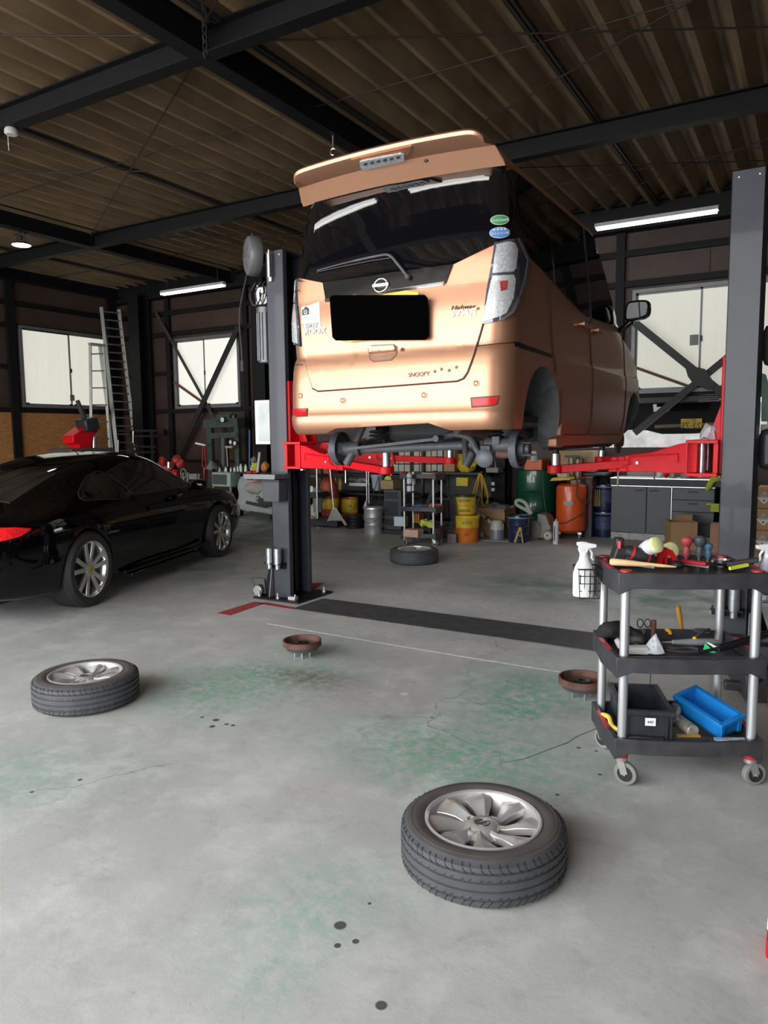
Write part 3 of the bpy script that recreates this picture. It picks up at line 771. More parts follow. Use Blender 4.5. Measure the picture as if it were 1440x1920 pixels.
# wiper
b = MB()
wp = [VB.hit(770, 521)[0] + Vector((0, -.035, 0)), VB.hit(753, 497)[0] + Vector((0, -.05, 0)), VB.hit(738, 482)[0] + Vector((0, -.05, 0)), VB.hit(715, 483)[0] + Vector((0, -.045, 0)), VB.hit(650, 496)[0] + Vector((0, -.035, 0)), VB.hit(600, 509)[0] + Vector((0, -.03, 0))]
b.tube(smooth_poly(wp, False, 5), [.0085] * 11 + [.007] * 8 + [.004] * 7, 8); b.sph(wp[0], .016)
b.build('wiper', grey_plastic, VAN)
b = MB(); VB.line(b, [(598, 512), (640, 503), (700, 491), (735, 486)], .004, off=.02); b.build('wiper_blade', dark_plastic, VAN)
# stickers
gdec = mat('green eco sticker', (.06, .27, .09), .5, var=.1, scale=60); bdec = mat('blue eco sticker', (.08, .22, .55), .5, var=.1, scale=60); lt = mat('sticker lettering', (.62, .66, .62), .5)
def ell(cx, cy, rx, ry, n=20, tilt=0.): return [(cx + rx * math.cos(2 * PI * i / n), cy + ry * math.sin(2 * PI * i / n) + tilt * rx * math.cos(2 * PI * i / n)) for i in range(n)]
for nm, cx, cy, rx, ry, m_ in (('green', 936.5, 414, 15.5, 8.5, gdec), ('blue', 936.5, 438, 17, 9.5, bdec)):
    VB.panel('eco_sticker', ell(cx, cy, rx + .8, ry + .8, tilt=-.03), lt, VAN, off=.0108, th=.001, res=8)
    o = VB.panel('eco_sticker', ell(cx, cy, rx, ry, tilt=-.03), m_, VAN, off=.0112, th=.001, res=8); tag(o, nm + ' oval sticker on the rear glass')
def on_body(txt, px, py, size, m_, name, off, dx=20., xs=1., shear=0., bold=0., depth=.0008, BB=None, parent=None):
    BB = BB or VB
    h, nn = BB.hit(px, py); h2, _ = BB.hit(px + dx, py - dx * .09); hy, _ = BB.hit(px, py - 12)
    return text_mesh(txt, size, m_, parent or VAN, frame(h + nn * off, h2 - h, hy - h), name, depth, shear, bold, xs)
on_body('★★★★', 936.5, 432.5, .02, lt, 'sticker_lettering', .0122, 8)
on_body('低排出ガス車', 936.5, 440, .016, lt, 'sticker_lettering', .0122, 8)
on_body('燃費基準達成車', 936.5, 415.5, .014, lt, 'sticker_lettering', .0122, 8)
wst = mat('white sticker', (.66, .67, .68), .45); ink = mat('grey ink', (.06, .06, .065), .5)
o = VB.panel('camera_sticker', [(566.3, 576), (578, 574), (600.5, 566), (601.5, 604), (567, 607.5)], wst, VAN, off=.0075, th=.0015, res=6); tag(o, 'white sticker with a small camera drawing')
VB.panel('camera_drawing', [(568, 582), (571.5, 581), (572.5, 576.5), (577, 576), (577, 580.5), (581, 580), (581, 590), (568, 592)], ink, VAN, off=.0085, th=.001, res=6)
VB.panel('camera_drawing', ell(574.6, 586, 3.2, 3.8), wst, VAN, off=.0092, th=.001, res=6)
VB.panel('camera_drawing', ell(574.6, 586, 1.8, 2.2), ink, VAN, off=.0097, th=.001, res=6)
VB.panel('badge', [(571, 609), (600, 605.5), (603, 607), (603, 614), (572, 617.5)], wst, VAN, off=.0085, th=.002, res=6)
gtx = mat('badge text grey', (.1, .1, .16), .4)
on_body('DAYZ', 587, 611.8, .034, gtx, 'badge_lettering', .0095, 10, 1.05)
on_body('ROOX', 592.5, 622.5, .047, chrome, 'badge_lettering', .009, 10, 1.18, bold=.0006, depth=.003)
on_body('Highway', 869, 577, .034, chrome, 'badge_lettering', .009, 14, 1.15, .25, depth=.003)
on_body('STAR', 868, 588, .05, chrome, 'badge_lettering', .009, 14, 1.32, .25, .0012, depth=.003)
tink = mat('decal brown ink', (.16, .075, .045), .5)
on_body('SNOOPY', 786.5, 702.5, .031, tink, 'decal_lettering', .0075, 14, 1.05, bold=.0004)
b = MB(); VB.line(b, [(777, 707.5), (797, 705.5)], .0008, off=.007); b.build('decal_line', tink, VAN)
for px, py in ((816.3, 697), (828.8, 692.8), (843.2, 695), (856.8, 689), (897.3, 579)):
    h, nn = VB.hit(px, py); F = frame(h + nn * .0072, (1, 0, 0), (0, .05, 1)); b = MB()
    for k in range(5):
        a = 2 * PI * k / 5 + .3; c = F @ Vector((.0055 * math.cos(a), .0055 * math.sin(a), 0)); b.cyl(c - nn * .002, c + nn * .0006, .0038, seg=10)
    b.build('flower_decal', tink, VAN)
# side glass, seams, rail
P_('side_window', [(.12, 1.235), (.40, 1.235), (.70, 1.19), (.78, 1.17), (.80, 1.64), (.76, 1.665), (.26, 1.665), (.19, 1.63)], glass, mode='R', off=.008, th=.02, res=.09, both=True)
P_('side_window', [(.83, 1.165), (1.05, 1.12), (1.40, 1.07), (1.58, 1.06), (1.58, 1.665), (.83, 1.665)], glass, mode='R', off=.008, th=.02, res=.09, both=True)
P_('side_window', [(1.64, 1.06), (2.50, 1.09), (2.56, 1.11), (2.22, 1.56), (2.12, 1.665), (1.64, 1.665)], glass, mode='R', off=.008, th=.02, res=.09, both=True)
P_('pillar_trim', [(1.58, 1.03), (1.64, 1.03), (1.64, 1.665), (1.58, 1.665)], dark_plastic, mode='R', off=.007, th=.02, res=.09, both=True)
P_('pillar_trim', [(.78, 1.165), (.83, 1.155), (.83, 1.665), (.79, 1.665)], mat('pillar gloss black', (.012, .012, .013), .15, coat=.5), mode='R', off=.007, th=.02, res=.09, both=True)
P_('windscreen', [(-.55, 1.11), (.55, 1.11), (.50, 1.64), (-.50, 1.64)], glass, mode='F', off=.006, th=.02, res=.1)
for mi in (False, True):
    b = MB(); VB.line(b, [(.72, 1.17), (.755, .93), (.79, .78), (.83, .62)], .004, 'R', 5, .001, mi)
    VB.line(b, [(.93, .52), (.94, .27), (1.0, .255), (1.60, .25), (1.66, .27), (1.67, .7), (1.61, .97), (1.61, 1.03)], .0035, 'R', 6, .001, mi)
    VB.line(b, [(1.67, .25), (2.60, .25), (2.66, .4), (2.70, .66), (2.64, .95), (2.58, 1.05)], .0035, 'R', 6, .001, mi)
    b.build('door_gap', gap_m, VAN)
P_('slide_rail', [(.165, .752), (.17, .722), (.76, .712), (.76, .735)], mat('slide rail black', (.008, .008, .008), .5), mode='R', off=.002, th=.012, res=.06, both=True)
for y in (1.44, 1.80):
    for s_ in (-1, 1):
        b = MB(); b.bar((s_ * .755, y - .09, .985), (s_ * .755, y + .09, .985), .022, .028); b.box((s_ * .738, y - .08, .985), (.03, .02, .02)); b.box((s_ * .738, y + .08, .985), (.03, .02, .02)); b.build('side_handle', paint, VAN, bev=.006)
# mirrors
def smooth_poly_(p): return [(q.x, q.y) for q in smooth_poly([(*a, 0) for a in p], True, 3)]
for s_ in (-1, 1):
    b = MB(); b.prism([(s_ * x, z) for x, z in smooth_poly_([(.765, 1.165), (.78, 1.275), (.85, 1.292), (.93, 1.285), (.955, 1.25), (.95, 1.175), (.90, 1.145), (.80, 1.135)])], 2.46, 2.54, 'XZ'); b.bar((s_ * .70, 2.55, 1.07), (s_ * .82, 2.53, 1.15), .05, .045)
    mo = b.build('door_mirror', mat('gloss black', (.01, .01, .011), .06, coat=1., var=.02), VAN, bev=.018)
    b = MB(); b.prism([(s_ * x, z) for x, z in smooth_poly_([(.785, 1.175), (.80, 1.26), (.86, 1.272), (.92, 1.266), (.936, 1.24), (.93, 1.185), (.89, 1.162), (.81, 1.155)])], 2.452, 2.462, 'XZ'); g_ = b.build('mirror_glass', mat('door mirror glass', (.004, .005, .006), .02, spec=.8, var=0), mo)
# brackets, sill end caps, mud flap piece
for s_ in (-1, 1):
    b = MB(); b.prism([(.84, .18), (.965, .175), (.975, .30), (.945, .33), (.925, .245), (.84, .235)], s_ * .685, s_ * .748, 'YZ'); b.build('side_skirt', paint, VAN, bev=.01)
    b = MB(); b.box2((s_ * .62, .95, .155), (s_ * .66, 2.6, .19)); b.build('pinch_weld', under, VAN, smooth=0)
# liners: curved plates inside the arches
def liner_b(s_, y):
    b = MB(); n = 20
    for i in range(n):
        a0 = PI * 1.02 - PI * 1.04 * i / n; a1 = PI * 1.02 - PI * 1.04 * (i + 1) / n
        p = [(y + .33 * math.cos(a), .34 + .33 * math.sin(a)) for a in (a0, a1)]
        b.bar((s_ * .60, (p[0][0] + p[1][0]) / 2, (p[0][1] + p[1][1]) / 2), (s_ * .47, (p[0][0] + p[1][0]) / 2, (p[0][1] + p[1][1]) / 2), .06, .01)
    return b
# rear axle, drums, hubs
def drum_hub(s_, y, z):
    T = MB(); x0 = s_ * .60
    T.lathe([(.108, 0), (.112, .012), (.112, .045), (.102, .047), (.098, .02), (.05, .014)], (x0, y, z), rot=(Matrix.Rotation(s_ * PI / 2, 3, 'Y')), seg=40, m=axle_m)
    o = T.build('brake_backplate', None, VAN)
    H = MB(); rm = Matrix.Rotation(s_ * PI / 2, 3, 'Y')
    H.lathe([(.0, .0), (.055, .0), (.055, .07), (.035, .075), (.032, .095), (.0, .097)], (x0, y, z), rot=rm, seg=28)
    for k in range(4):
        a = PI / 4 + k * PI / 2; c = Vector((x0, y + .05 * math.cos(a), z + .05 * math.sin(a))); H.cyl(c + Vector((s_ * .05, 0, 0)), c + Vector((s_ * .115, 0, 0)), .006, seg=8)
    H.build('wheel_hub', castiron, VAN)
    S = MB()
    for sg in (-1, 1):
        pts = [(x0 + s_ * .03, y + .085 * math.cos(a), z + .085 * math.sin(a)) for a in [sg * (PI * .12 + PI * .76 * i / 12) for i in range(13)]]
        S.tube(pts, .013, 6)
    for dz in (.045, -.06): S.tube([(x0 + s_ * .04, y - .08 + .16 * i / 20, z + dz + .006 * (i % 2)) for i in range(21)], .004, 5)
    S.build('brake_shoe', rust, VAN)
DY, DZ = .50, .175
for s_ in (-1, 1): drum_hub(s_, DY, DZ)
b = MB(); b.cyl((-.56, DY + .03, .165), (.36, DY + .03, .198), .027, seg=20)
b.cyl((-.60, DY, DZ), (-.48, DY + .02, DZ), .05, seg=20); b.cyl((.60, DY, DZ + .02), (.42, DY + .02, DZ + .02), .048, seg=20)
b.bar((.44, DY - .05, .15), (.44, DY + .1, .19), .06, .09); b.box((.50, DY - .03, .225), (.05, .03, .05)); b.bar((-.62, DY - .05, .18), (-.55, DY + .05, .17), .06, .07)
for s_ in (-1, 1): b.bar((s_ * .50, DY + .05, DZ), (s_ * .50, 1.05, .27), .05, .06)
b.build('axle_beam', axle_m, VAN, bev=.004)
b = MB(); b.tube(smooth_poly([(.10, DY + .03, .245), (.22, DY + .02, .262), (.32, DY, .235), (.37, DY - .02, .17), (.41, DY - .03, .13)], False, 5), .02, 12); b.build('trailing_pipe', axle_m, VAN)
b = MB(); b.bar((-.655, DY - .03, .163), (.12, DY - .03, .236), .018, .032, up=(0, -1, 0)); b.cyl((-.66, DY - .07, .163), (-.66, DY, .163), .022); b.cyl((.12, DY - .07, .238), (.12, DY, .238), .02); b.cyl((-.66, DY - .08, .163), (-.66, DY, .163), .010, m=steel)
b.build('panhard_rod', axle_m, VAN)
for x0, x1 in ((-.565, -.45), (.30, .26)):
    b = MB(); b.cyl((x0, DY - .02, .08), (x1, DY + .05, .36), .021, seg=16); b.cyl((x0 - .003, DY - .02, .07), (x0 + .035, DY, .15), .028, seg=16); b.build('shock_absorber', axle_m if x0 < 0 else under, VAN)
for s_ in (-1, 1):
    b = MB(); x = s_ * .42; b.tube([(x + .05 * math.cos(a), DY + .14 + .05 * math.sin(a), .22 + .025 * a / (2 * PI) * 1.) for a in [i * .35 for i in range(60)]], .007, 6); b.build('coil_spring', under, VAN)
b = MB(); b.lathe([(0, .012), (.014, .012), (.014, .0), (.03, .004), (.05, -.004), (.055, .01), (.055, .04), (.04, .05), (0, .06)], (.435, DY - .02, .12), rot=Matrix.Rotation(PI / 2, 3, 'X'), seg=28); b.build('bushing_housing', castiron, VAN)
b = MB(); b.cyl((.59, DY - .02, .145), (.50, DY - .02, .145), .026, seg=18); b.tube([(.45, DY - .04, DZ + .0), (.49, DY - .04, DZ - .02), (.5, DY - .04, DZ - .11), (.46, DY - .04, DZ - .12)], .004, 6); b.build('spring_seat', rust, VAN)
b = MB(); b.box2((-.34, .62, .215), (.16, 1.2, .42)); b.build('fuel_tank', under, VAN, bev=.05)
b = MB(); b.cyl((.30, .35, .30), (.38, .6, .27), .035, seg=16); b.build('exhaust_pipe', rust, VAN)
b = MB(); b.box2((-.6, .14, .33), (.6, 3.2, .37)); b.build('floor_pan', under, VAN, smooth=0)
# front hubs with suspension, only glimpsed
for s_ in (-1, 1):
    b = MB(); b.lathe([(0, 0), (.115, 0), (.115, .02), (.06, .022), (.055, .05), (0, .05)], (s_ * .60, WB_F, .2), rot=Matrix.Rotation(s_ * PI / 2, 3, 'Y'), seg=32); b.cyl((s_ * .45, WB_F, .2), (s_ * .6, WB_F, .2), .04); b.cyl((s_ * .52, WB_F, .2), (s_ * .48, WB_F + .02, .6), .03); b.build('front_hub', rust, VAN)
# ================================================================== black coupe
cpaint = mat('black car paint', (.0015, .0015, .0018), .045, var=0, spec=.42)
cglass = mat('coupe glass', (.022, .019, .016), .015, var=.5, scale=3, spec=.8)
CW = Vector((-5.50, 4.10, 0)); CFW = Vector((-6.33, 6.62, 0))       # where the near wheels touch the floor
cdir = (CFW - CW); WBL = cdir.length; cdir.normalize()
cang = math.atan2(-cdir.x, cdir.y)
RA = 1.02                                     # rear axle from the tail
cx_ = Vector((cdir.y, -cdir.x, 0))            # towards the coupe's right side
org = CW - cx_ * .80 - cdir * RA
CPE = thing('sports_coupe', 'black two door sports coupe parked at the left of the workshop', 'car', org, cang)
CM = PM[CPE.name]
LN = RA + WBL + .92
FA = RA + WBL
def K(t): return t if t < RA else RA + (t - RA) * (WBL / 2.35)    # nominal -> real length
# station: y, top z, top half flat, shoulder w, shoulder z, max w, mid z, low w, bottom z
ST = [(.0, .60, .30, .52, .56, .60, .45, .50, .32),
      (.08, .74, .38, .70, .68, .74, .50, .66, .24),
      (.25, .86, .42, .80, .77, .84, .54, .78, .20),
      (.55, .95, .42, .86, .82, .895, .56, .84, .18),
      (.85, 1.05, .44, .86, .85, .915, .57, .87, .17),
      (1.15, 1.14, .46, .85, .86, .915, .57, .87, .17),
      (1.5, 1.25, .48, .82, .86, .89, .56, .85, .17),
      (1.85, 1.31, .50, .80, .86, .87, .55, .84, .17),
      (2.2, 1.335, .50, .79, .855, .86, .55, .84, .17),
      (2.5, 1.305, .50, .79, .85, .86, .55, .84, .17),
      (2.75, 1.215, .50, .79, .845, .86, .55, .84, .17),
      (3.0, 1.05, .52, .79, .84, .865, .55, .84, .17),
      (3.22, .91, .56, .79, .835, .875, .55, .85, .17),
      (3.45, .83, .55, .78, .82, .885, .54, .86, .18),
      (3.75, .77, .50, .76, .775, .88, .52, .84, .19),
      (4.05, .69, .46, .72, .70, .83, .48, .78, .20),
      (4.28, .585, .42, .60, .58, .70, .42, .62, .21),
      (4.42, .46, .30, .44, .45, .50, .36, .44, .24)]
def coupe_body():
    b = MB(); rings = []
    for (y, zt, wt, ws, zs, wm, zm, wl, zb) in ST:
        cab = zt - zs
        if cab > .12:
            half = [(0, zt), (wt * .55, zt - .008), (wt, zt - .03), (wt + (ws - wt) * .35, zt - .03 - (cab - .03) * .30), (ws - (ws - wt) * .22, zs + (cab) * .28), (ws - .01, zs + .012), (ws + (wm - ws) * .45, zs - .035), (wm, zm + .10), (wm, zm - .05), (wm - .015, zb + .16), (wl, zb + .05), (wl - .03, zb), (wl * .5, zb - .0), (0, zb)]
        else:
            half = [(0, zt), (wt * .5, zt + .0), (wt, zt - .002), ((wt + ws) / 2, (zt + zs) / 2 + .015), (ws * .92 + wt * .08, zs + .022), (ws, zs + .01), (ws + (wm - ws) * .5, zs - .035), (wm, zm + .10), (wm, zm - .05), (wm - .015, zb + .16), (wl, zb + .05), (wl - .03, zb), (wl * .5, zb), (0, zb)]
        pts = [(x, K(y), z) for x, z in half] + [(-x, K(y), z) for x, z in half[1:-1]][::-1]
        rings.append([b.bm.verts.new(p) for p in pts])
    n = len(rings[0])
    for A, B in zip(rings, rings[1:]):
        for i in range(n): b.bm.faces.new((A[i], A[(i + 1) % n], B[(i + 1) % n], B[i]))
    b.bm.faces.new(rings[0][::-1]); b.bm.faces.new(rings[-1])
    o = b.build('body_shell', cpaint, CPE, sub=2, smooth=60)
    dg = bpy.context.evaluated_depsgraph_get(); me = bpy.data.meshes.new_from_object(o.evaluated_get(dg)); o.modifiers.clear(); o.data = me
    me.materials.append(under)
    return o
cb_ = coupe_body()
CB = Body(cb_, CM)
def ccut(s_, y, r, z=.33):
    b = MB(); pr = [(y - r, -.1)] + [(y + r * math.cos(a), z + r * math.sin(a)) for a in [PI - PI * i / 32 for i in range(33)]] + [(y + r, -.1)]
    b.prism(pr, s_ * .55, s_ * 1.1, 'YZ'); bmesh.ops.recalc_face_normals(b.bm, faces=b.bm.faces)
    me = bpy.data.meshes.new('c'); b.bm.to_mesh(me); b.bm.free(); me.materials.append(cpaint); me.materials.append(under)
    for p in me.polygons: p.material_index = 1
    o = bpy.data.objects.new('c', me); C.objects.link(o); o.matrix_world = CM; bpy.context.view_layer.update(); return o
bpy.context.view_layer.update()
for s_ in (-1, 1):
    boolean(cb_, ccut(s_, RA, .365)); boolean(cb_, ccut(s_, FA, .355))
cb_.data.polygons.foreach_set('use_smooth', [True] * len(cb_.data.polygons)); cb_.data.set_sharp_from_angle(angle=R(45))
# side glass
def cp(name, poly, m, **k): return CB.panel(name, poly, m, CPE, mode='R', res=.08, both=True, **k)
cp('quarter_window', [(K(1.12), .93), (K(1.30), .905), (K(1.80), .90), (K(1.66), 1.12), (K(1.52), 1.13), (K(1.30), 1.04)], cglass, off=.003, th=.01)
cp('door_window', [(K(1.84), .90), (K(2.95), .895), (K(2.86), 1.0), (K(2.66), 1.12), (K(2.48), 1.195), (K(2.2), 1.222), (K(1.98), 1.20), (K(1.70), 1.135)], cglass, off=.003, th=.01)
CB.panel('rear_screen', [(-.46, .62), (.46, .62), (.42, 1.30), (-.42, 1.30)], cglass, CPE, mode='T', off=.003, th=.01, res=.08)
CB.panel('windscreen', [(-.6, K(3.1)), (.6, K(3.1)), (.47, K(2.58)), (-.47, K(2.58))], cglass, CPE, mode='T', off=.003, th=.01, res=.08)
sun = CB.panel('sunroof', [(-.40, K(1.98)), (.40, K(1.98)), (.40, K(2.38)), (-.40, K(2.38))], mat('sunroof glass', (.02, .02, .02), .03, var=0), CPE, mode='T', off=.002, th=.006, res=.08)
for mi in (False, True):
    b = MB(); CB.line(b, [(K(1.84), .90), (K(1.90), .70), (K(2.0), .45), (K(2.1), .33), (K(2.5), .26), (K(2.95), .27), (K(3.08), .40), (K(3.10), .62), (K(3.08), .84)], .003, 'R', 6, -.001, mi, True)
    b.build('door_gap', mat('black gap', (.001, .001, .001), .9), CPE)
cp('door_handle', [(K(1.98), .735), (K(2.22), .73), (K(2.22), .765), (K(1.98), .77)], cpaint, off=.022, th=.02)
tl = mat('red tail lamp', (.65, .01, .012), .1, coat=1., emit=(1., .02, .02), es=.12, var=.25, scale=60)
tlp = [(-30, 992), (30, 990), (58, 991), (54, 996), (38, 1006), (0, 1016), (-30, 1018)]
CB.panel('tail_lamp', tlp, tl, CPE, off=.006, th=.02, res=8)
# sill blade
for s_ in (-1, 1):
    b = MB(); b.tube(smooth_poly([(s_ * .87, K(1.52), .20), (s_ * .895, K(2.1), .215), (s_ * .90, K(2.7), .22), (s_ * .90, K(3.02), .26)], False, 5), .02, 8); b.box((s_ * .83, K(2.25), .14), (.1, K(2.8) - K(1.55), .06)); b.build('side_sill', cpaint, CPE, bev=.008)
    b = MB(); b.sph((s_ * .97, K(2.76), .93), .085, (1.1, .62, .72), seg=24); b.bar((s_ * .83, K(2.80), .87), (s_ * .93, K(2.78), .91), .05, .03); b.build('door_mirror', cpaint, CPE)
    b = MB(); b.sph((s_ * .69, K(3.95), .66), .12, (.8, .9, .8), seg=24); b.build('headlamp', lensm, CPE)
# wheels of the coupe
rimm = mat('silver alloy', (.62, .62, .62), .28, .85, var=.03); tyre_b = mat('tyre black', (.022, .022, .022), .6, var=.1)
yel = mat('yellow caliper', (.75, .55, .02), .4)
def coupe_wheel(s_, y, R0, RW, Wd):
    W = MB(); a = (s_ * (.92 - Wd / 2), y, R0); rm = Matrix.Rotation(s_ * PI / 2, 3, 'Y'); w2 = Wd / 2
    W.lathe([(RW - .01, -w2), (R0 - .03, -w2), (R0 - .004, -w2 + .03), (R0, 0), (R0 - .004, w2 - .03), (R0 - .03, w2), (RW + .02, w2 + .006), (RW - .005, w2 - .004)], a, rot=rm, seg=56)
    for k in (-.06, -.02, .02, .06): W.lathe([(R0 + .0005, k - .004), (R0 + .0008, k + .004)], a, rot=rm, seg=56)
    t = W.build('tyre', tyre_b, CPE)
    b = MB(); b.lathe([(RW - .004, -w2), (RW - .03, -w2 + .02), (RW - .035, w2 - .05), (RW - .012, w2 - .012), (RW - .002, w2 - .006), (RW + .004, w2 - .001), (RW, w2 - .02)], a, rot=rm, seg=56)
    for k in range(5):
        for d in (-1, 1):
            th = 2 * PI * k / 5 + .35
            p0 = Vector((s_ * .0, .05 * math.cos(th + d * .25), .05 * math.sin(th + d * .25))); p1 = Vector((0, (RW - .012) * math.cos(th + d * .24), (RW - .012) * math.sin(th + d * .24)))
            A = Vector(a); b.bar(A + p0 + Vector((s_ * (w2 - .035), 0, 0)), A + p1 + Vector((s_ * (w2 - .016), 0, 0)), .040, .026, up=(1, 0, 0))
    b.cyl(Vector(a) + Vector((s_ * (w2 - .07), 0, 0)), Vector(a) + Vector((s_ * (w2 - .018), 0, 0)), .062, seg=24); b.lathe([(RW - .03, w2 - .03), (RW - .022, w2 - .014), (RW - .004, w2 - .008), (RW - .004, w2 - .03)], a, rot=rm, seg=56)
    b.build('alloy_rim', rimm, CPE, bev=.005)
    b = MB(); b.cyl(Vector(a) + Vector((s_ * (w2 - .02), 0, 0)), Vector(a) + Vector((s_ * (w2 - .012), 0, 0)), .03, seg=20); b.build('wheel_cap', mat('gold cap', (.45, .33, .08), .4, .5), CPE)
    b = MB(); b.cyl(Vector(a) + Vector((s_ * (-.02), 0, 0)), Vector(a) + Vector((s_ * .01, 0, 0)), RW * .82, seg=40); b.build('brake_disc', mat('dull disc', (.09, .09, .09), .4, .7), CPE)
    b = MB(); b.box(Vector(a) + Vector((s_ * .025, .10 if y < 2 else -.12, .02)), (.06, .07, .17)); b.build('brake_caliper', yel, CPE, bev=.015)
for s_ in (-1, 1):
    coupe_wheel(s_, RA, .332, .250, .28); coupe_wheel(s_, FA, .322, .244, .235)
b = MB(); b.box2((-.52, .3, .15), (.52, K(4.2), .3)); b.build('floor_pan', under, CPE, smooth=0)
b = MB(); b.box2((-.5, .3, .75), (.5, .6, .765)) if False else b.sph((-.3, .7, .93), .01); b.bm.free()
gl = mat('window rubber', (.02, .02, .022), .3)
for mi in (False, True):
    b = MB(); CB.line(b, [(K(1.12), .93), (K(1.30), .905), (K(1.80), .90), (K(1.66), 1.12), (K(1.52), 1.13), (K(1.30), 1.04)], .006, 'R', 4, .002, mi, True, True); b.build('window_trim', gl, CPE)
    b = MB(); CB.line(b, [(K(1.70), 1.135), (K(1.98), 1.20), (K(2.2), 1.222), (K(2.48), 1.195), (K(2.66), 1.12), (K(2.86), 1.0), (K(2.95), .895), (K(2.4), .898), (K(1.84), .90)], .006, 'R', 4, .002, mi, False, True); b.build('window_trim', gl, CPE)
# papers showing through the coupe's glass
# ================================================================== the two post lift
post_m = mat('lift post grey blue', (.034, .036, .048), .45, var=.18, scale=4, coat=.15)
bore = mat('post inside black', (.006, .006, .007), .5, spec=.3)
motor_ = mat('worn grey edge', (.16, .16, .17), .5)
bolt_m = mat('zinc bolt', (.5, .5, .48), .4, .8)
zinc = mat('zinc steel', (.45, .48, .50), .3, .85, var=.15, scale=25)
LIFT = thing('car_lift', 'red armed lift with two tall grey posts holding up the copper van', 'car lift', (-2.28, 5.3, 0))
def lp(b, name, m, **k): return b.build(name, m, LIFT, world=True, **k)
PH = 3.055
def post(xa, sgn):
    """xa outer web face x, sgn direction towards the other post"""
    y0, y1 = 5.15, 5.48; w_ = .19; t = .012
    b = MB(); x1 = xa + sgn * w_
    b.box2((xa, y0, 0), (xa + sgn * t, y1, PH)); b.box2((xa, y0, 0), (x1, y0 + t, PH)); b.box2((xa, y1 - t, 0), (x1, y1, PH))
    b.box2((x1 - sgn * t, y0, 0), (x1, y0 + .05, PH)); b.box2((x1 - sgn * t, y1 - .05, 0), (x1, y1, PH)); b.box2((xa, y0, PH - t), (x1, y1, PH))
    lp(b, 'post', post_m, bev=.004)
    b = MB(); b.box2((xa + sgn * .02, y0 + .02, .02), (xa + sgn * .035, y1 - .02, PH - .02)); b.box2((xa + sgn * .05, y0 + .1, .02), (xa + sgn * .07, y0 + .13, PH - .1)); b.box2((xa + sgn * .05, y1 - .13, .02), (xa + sgn * .07, y1 - .1, PH - .1)); lp(b, 'rail', bore, smooth=0)
    b = MB(); b.cyl((xa + sgn * .12, y0 + .17, .05), (xa + sgn * .12, y0 + .17, 1.1), .03); b.cyl((xa + sgn * .12, y0 + .17, 1.1), (xa + sgn * .12, y0 + .17, 1.9), .016, m=None); lp(b, 'ram', bore)
    # base plate with gussets, bolts
    b = MB(); b.box2((xa - sgn * .16, y0 - .10, 0), (x1 + sgn * .16, y1 + .10, .018)); lp(b, 'base_plate', bore, bev=.003)
    for yy in (y0 + .015, y1 - .03):
        b = MB(); b.prism([(xa, .018), (xa - sgn * .14, .018), (xa - sgn * .05, .30), (xa, .33)], yy, yy + .014, 'XZ'); lp(b, 'gusset', bore, smooth=0)
        b = MB(); b.prism([(yy - .0, .018), (yy - .07, .018), (yy - .02, .31), (yy, .31)], xa - sgn * .015, xa - sgn * .005, 'YZ'); lp(b, 'gusset_web', motor_, smooth=0)
    for dx, dy in ((-.12, -.06), (-.12, .38), (.10, -.07), (.28, -.05), (.3, .36)):
        b = MB(); c = Vector((xa + sgn * dx, y0 + dy, 0)); b.cyl(c + Vector((0, 0, .018)), c + Vector((0, 0, .036)), .018, seg=6); b.cyl(c, c + Vector((0, 0, .07)), .009, seg=10); lp(b, 'anchor_bolt', bolt_m)
    for dx in (.035, .15):
        b = MB(); c = Vector((xa + sgn * dx if sgn < 0 else xa + dx, y0, PH - .045)); b.sph(c, .0095, (1, .5, 1), seg=12); lp(b, 'top_bolt', bolt_m)
post(-4.215, 1); post(-.352, -1)
# carriages: red brackets riding in the posts
def carriage(xi, sgn, zz=1.19):
    """xi inner face of the post"""
    b = MB(); b.box2((xi - sgn * .12, 5.17, zz - .0), (xi + sgn * .015, 5.45, zz + .75)); lp(b, 'carriage', red_p, bev=.006)
    b = MB(); y0, y1 = 5.06, 5.55; x0 = xi + sgn * .01; x1 = xi + sgn * .20
    b.box2((x0, y0, zz + .20), (x1, y1, zz + .222)); b.box2((x0, y0, zz - .01), (x1, y1, zz + .012)); b.box2((x0, y0 + .03, zz), (x0 + sgn * .03, y1 - .03, zz + .21)); b.box2((x1 - sgn * .014, y0, zz), (x1, y0 + .014, zz + .21)) ; b.box2((x1 - sgn * .014, y1 - .014, zz), (x1, y1, zz + .21))
    lp(b, 'arm_bracket', red_p, bev=.003)
    b = MB(); b.prism([(xi, zz + .222), (xi + sgn * .10, zz + .222), (xi + sgn * .01, zz + .50), (xi, zz + .50)], 5.30, 5.315, 'XZ'); b.prism([(xi, zz + .222), (xi + sgn * .10, zz + .222), (xi + sgn * .01, zz + .50), (xi, zz + .50)], 5.45, 5.465, 'XZ'); lp(b, 'gusset', red_p, smooth=0)
carriage(-4.02, 1); carriage(-.545, -1)
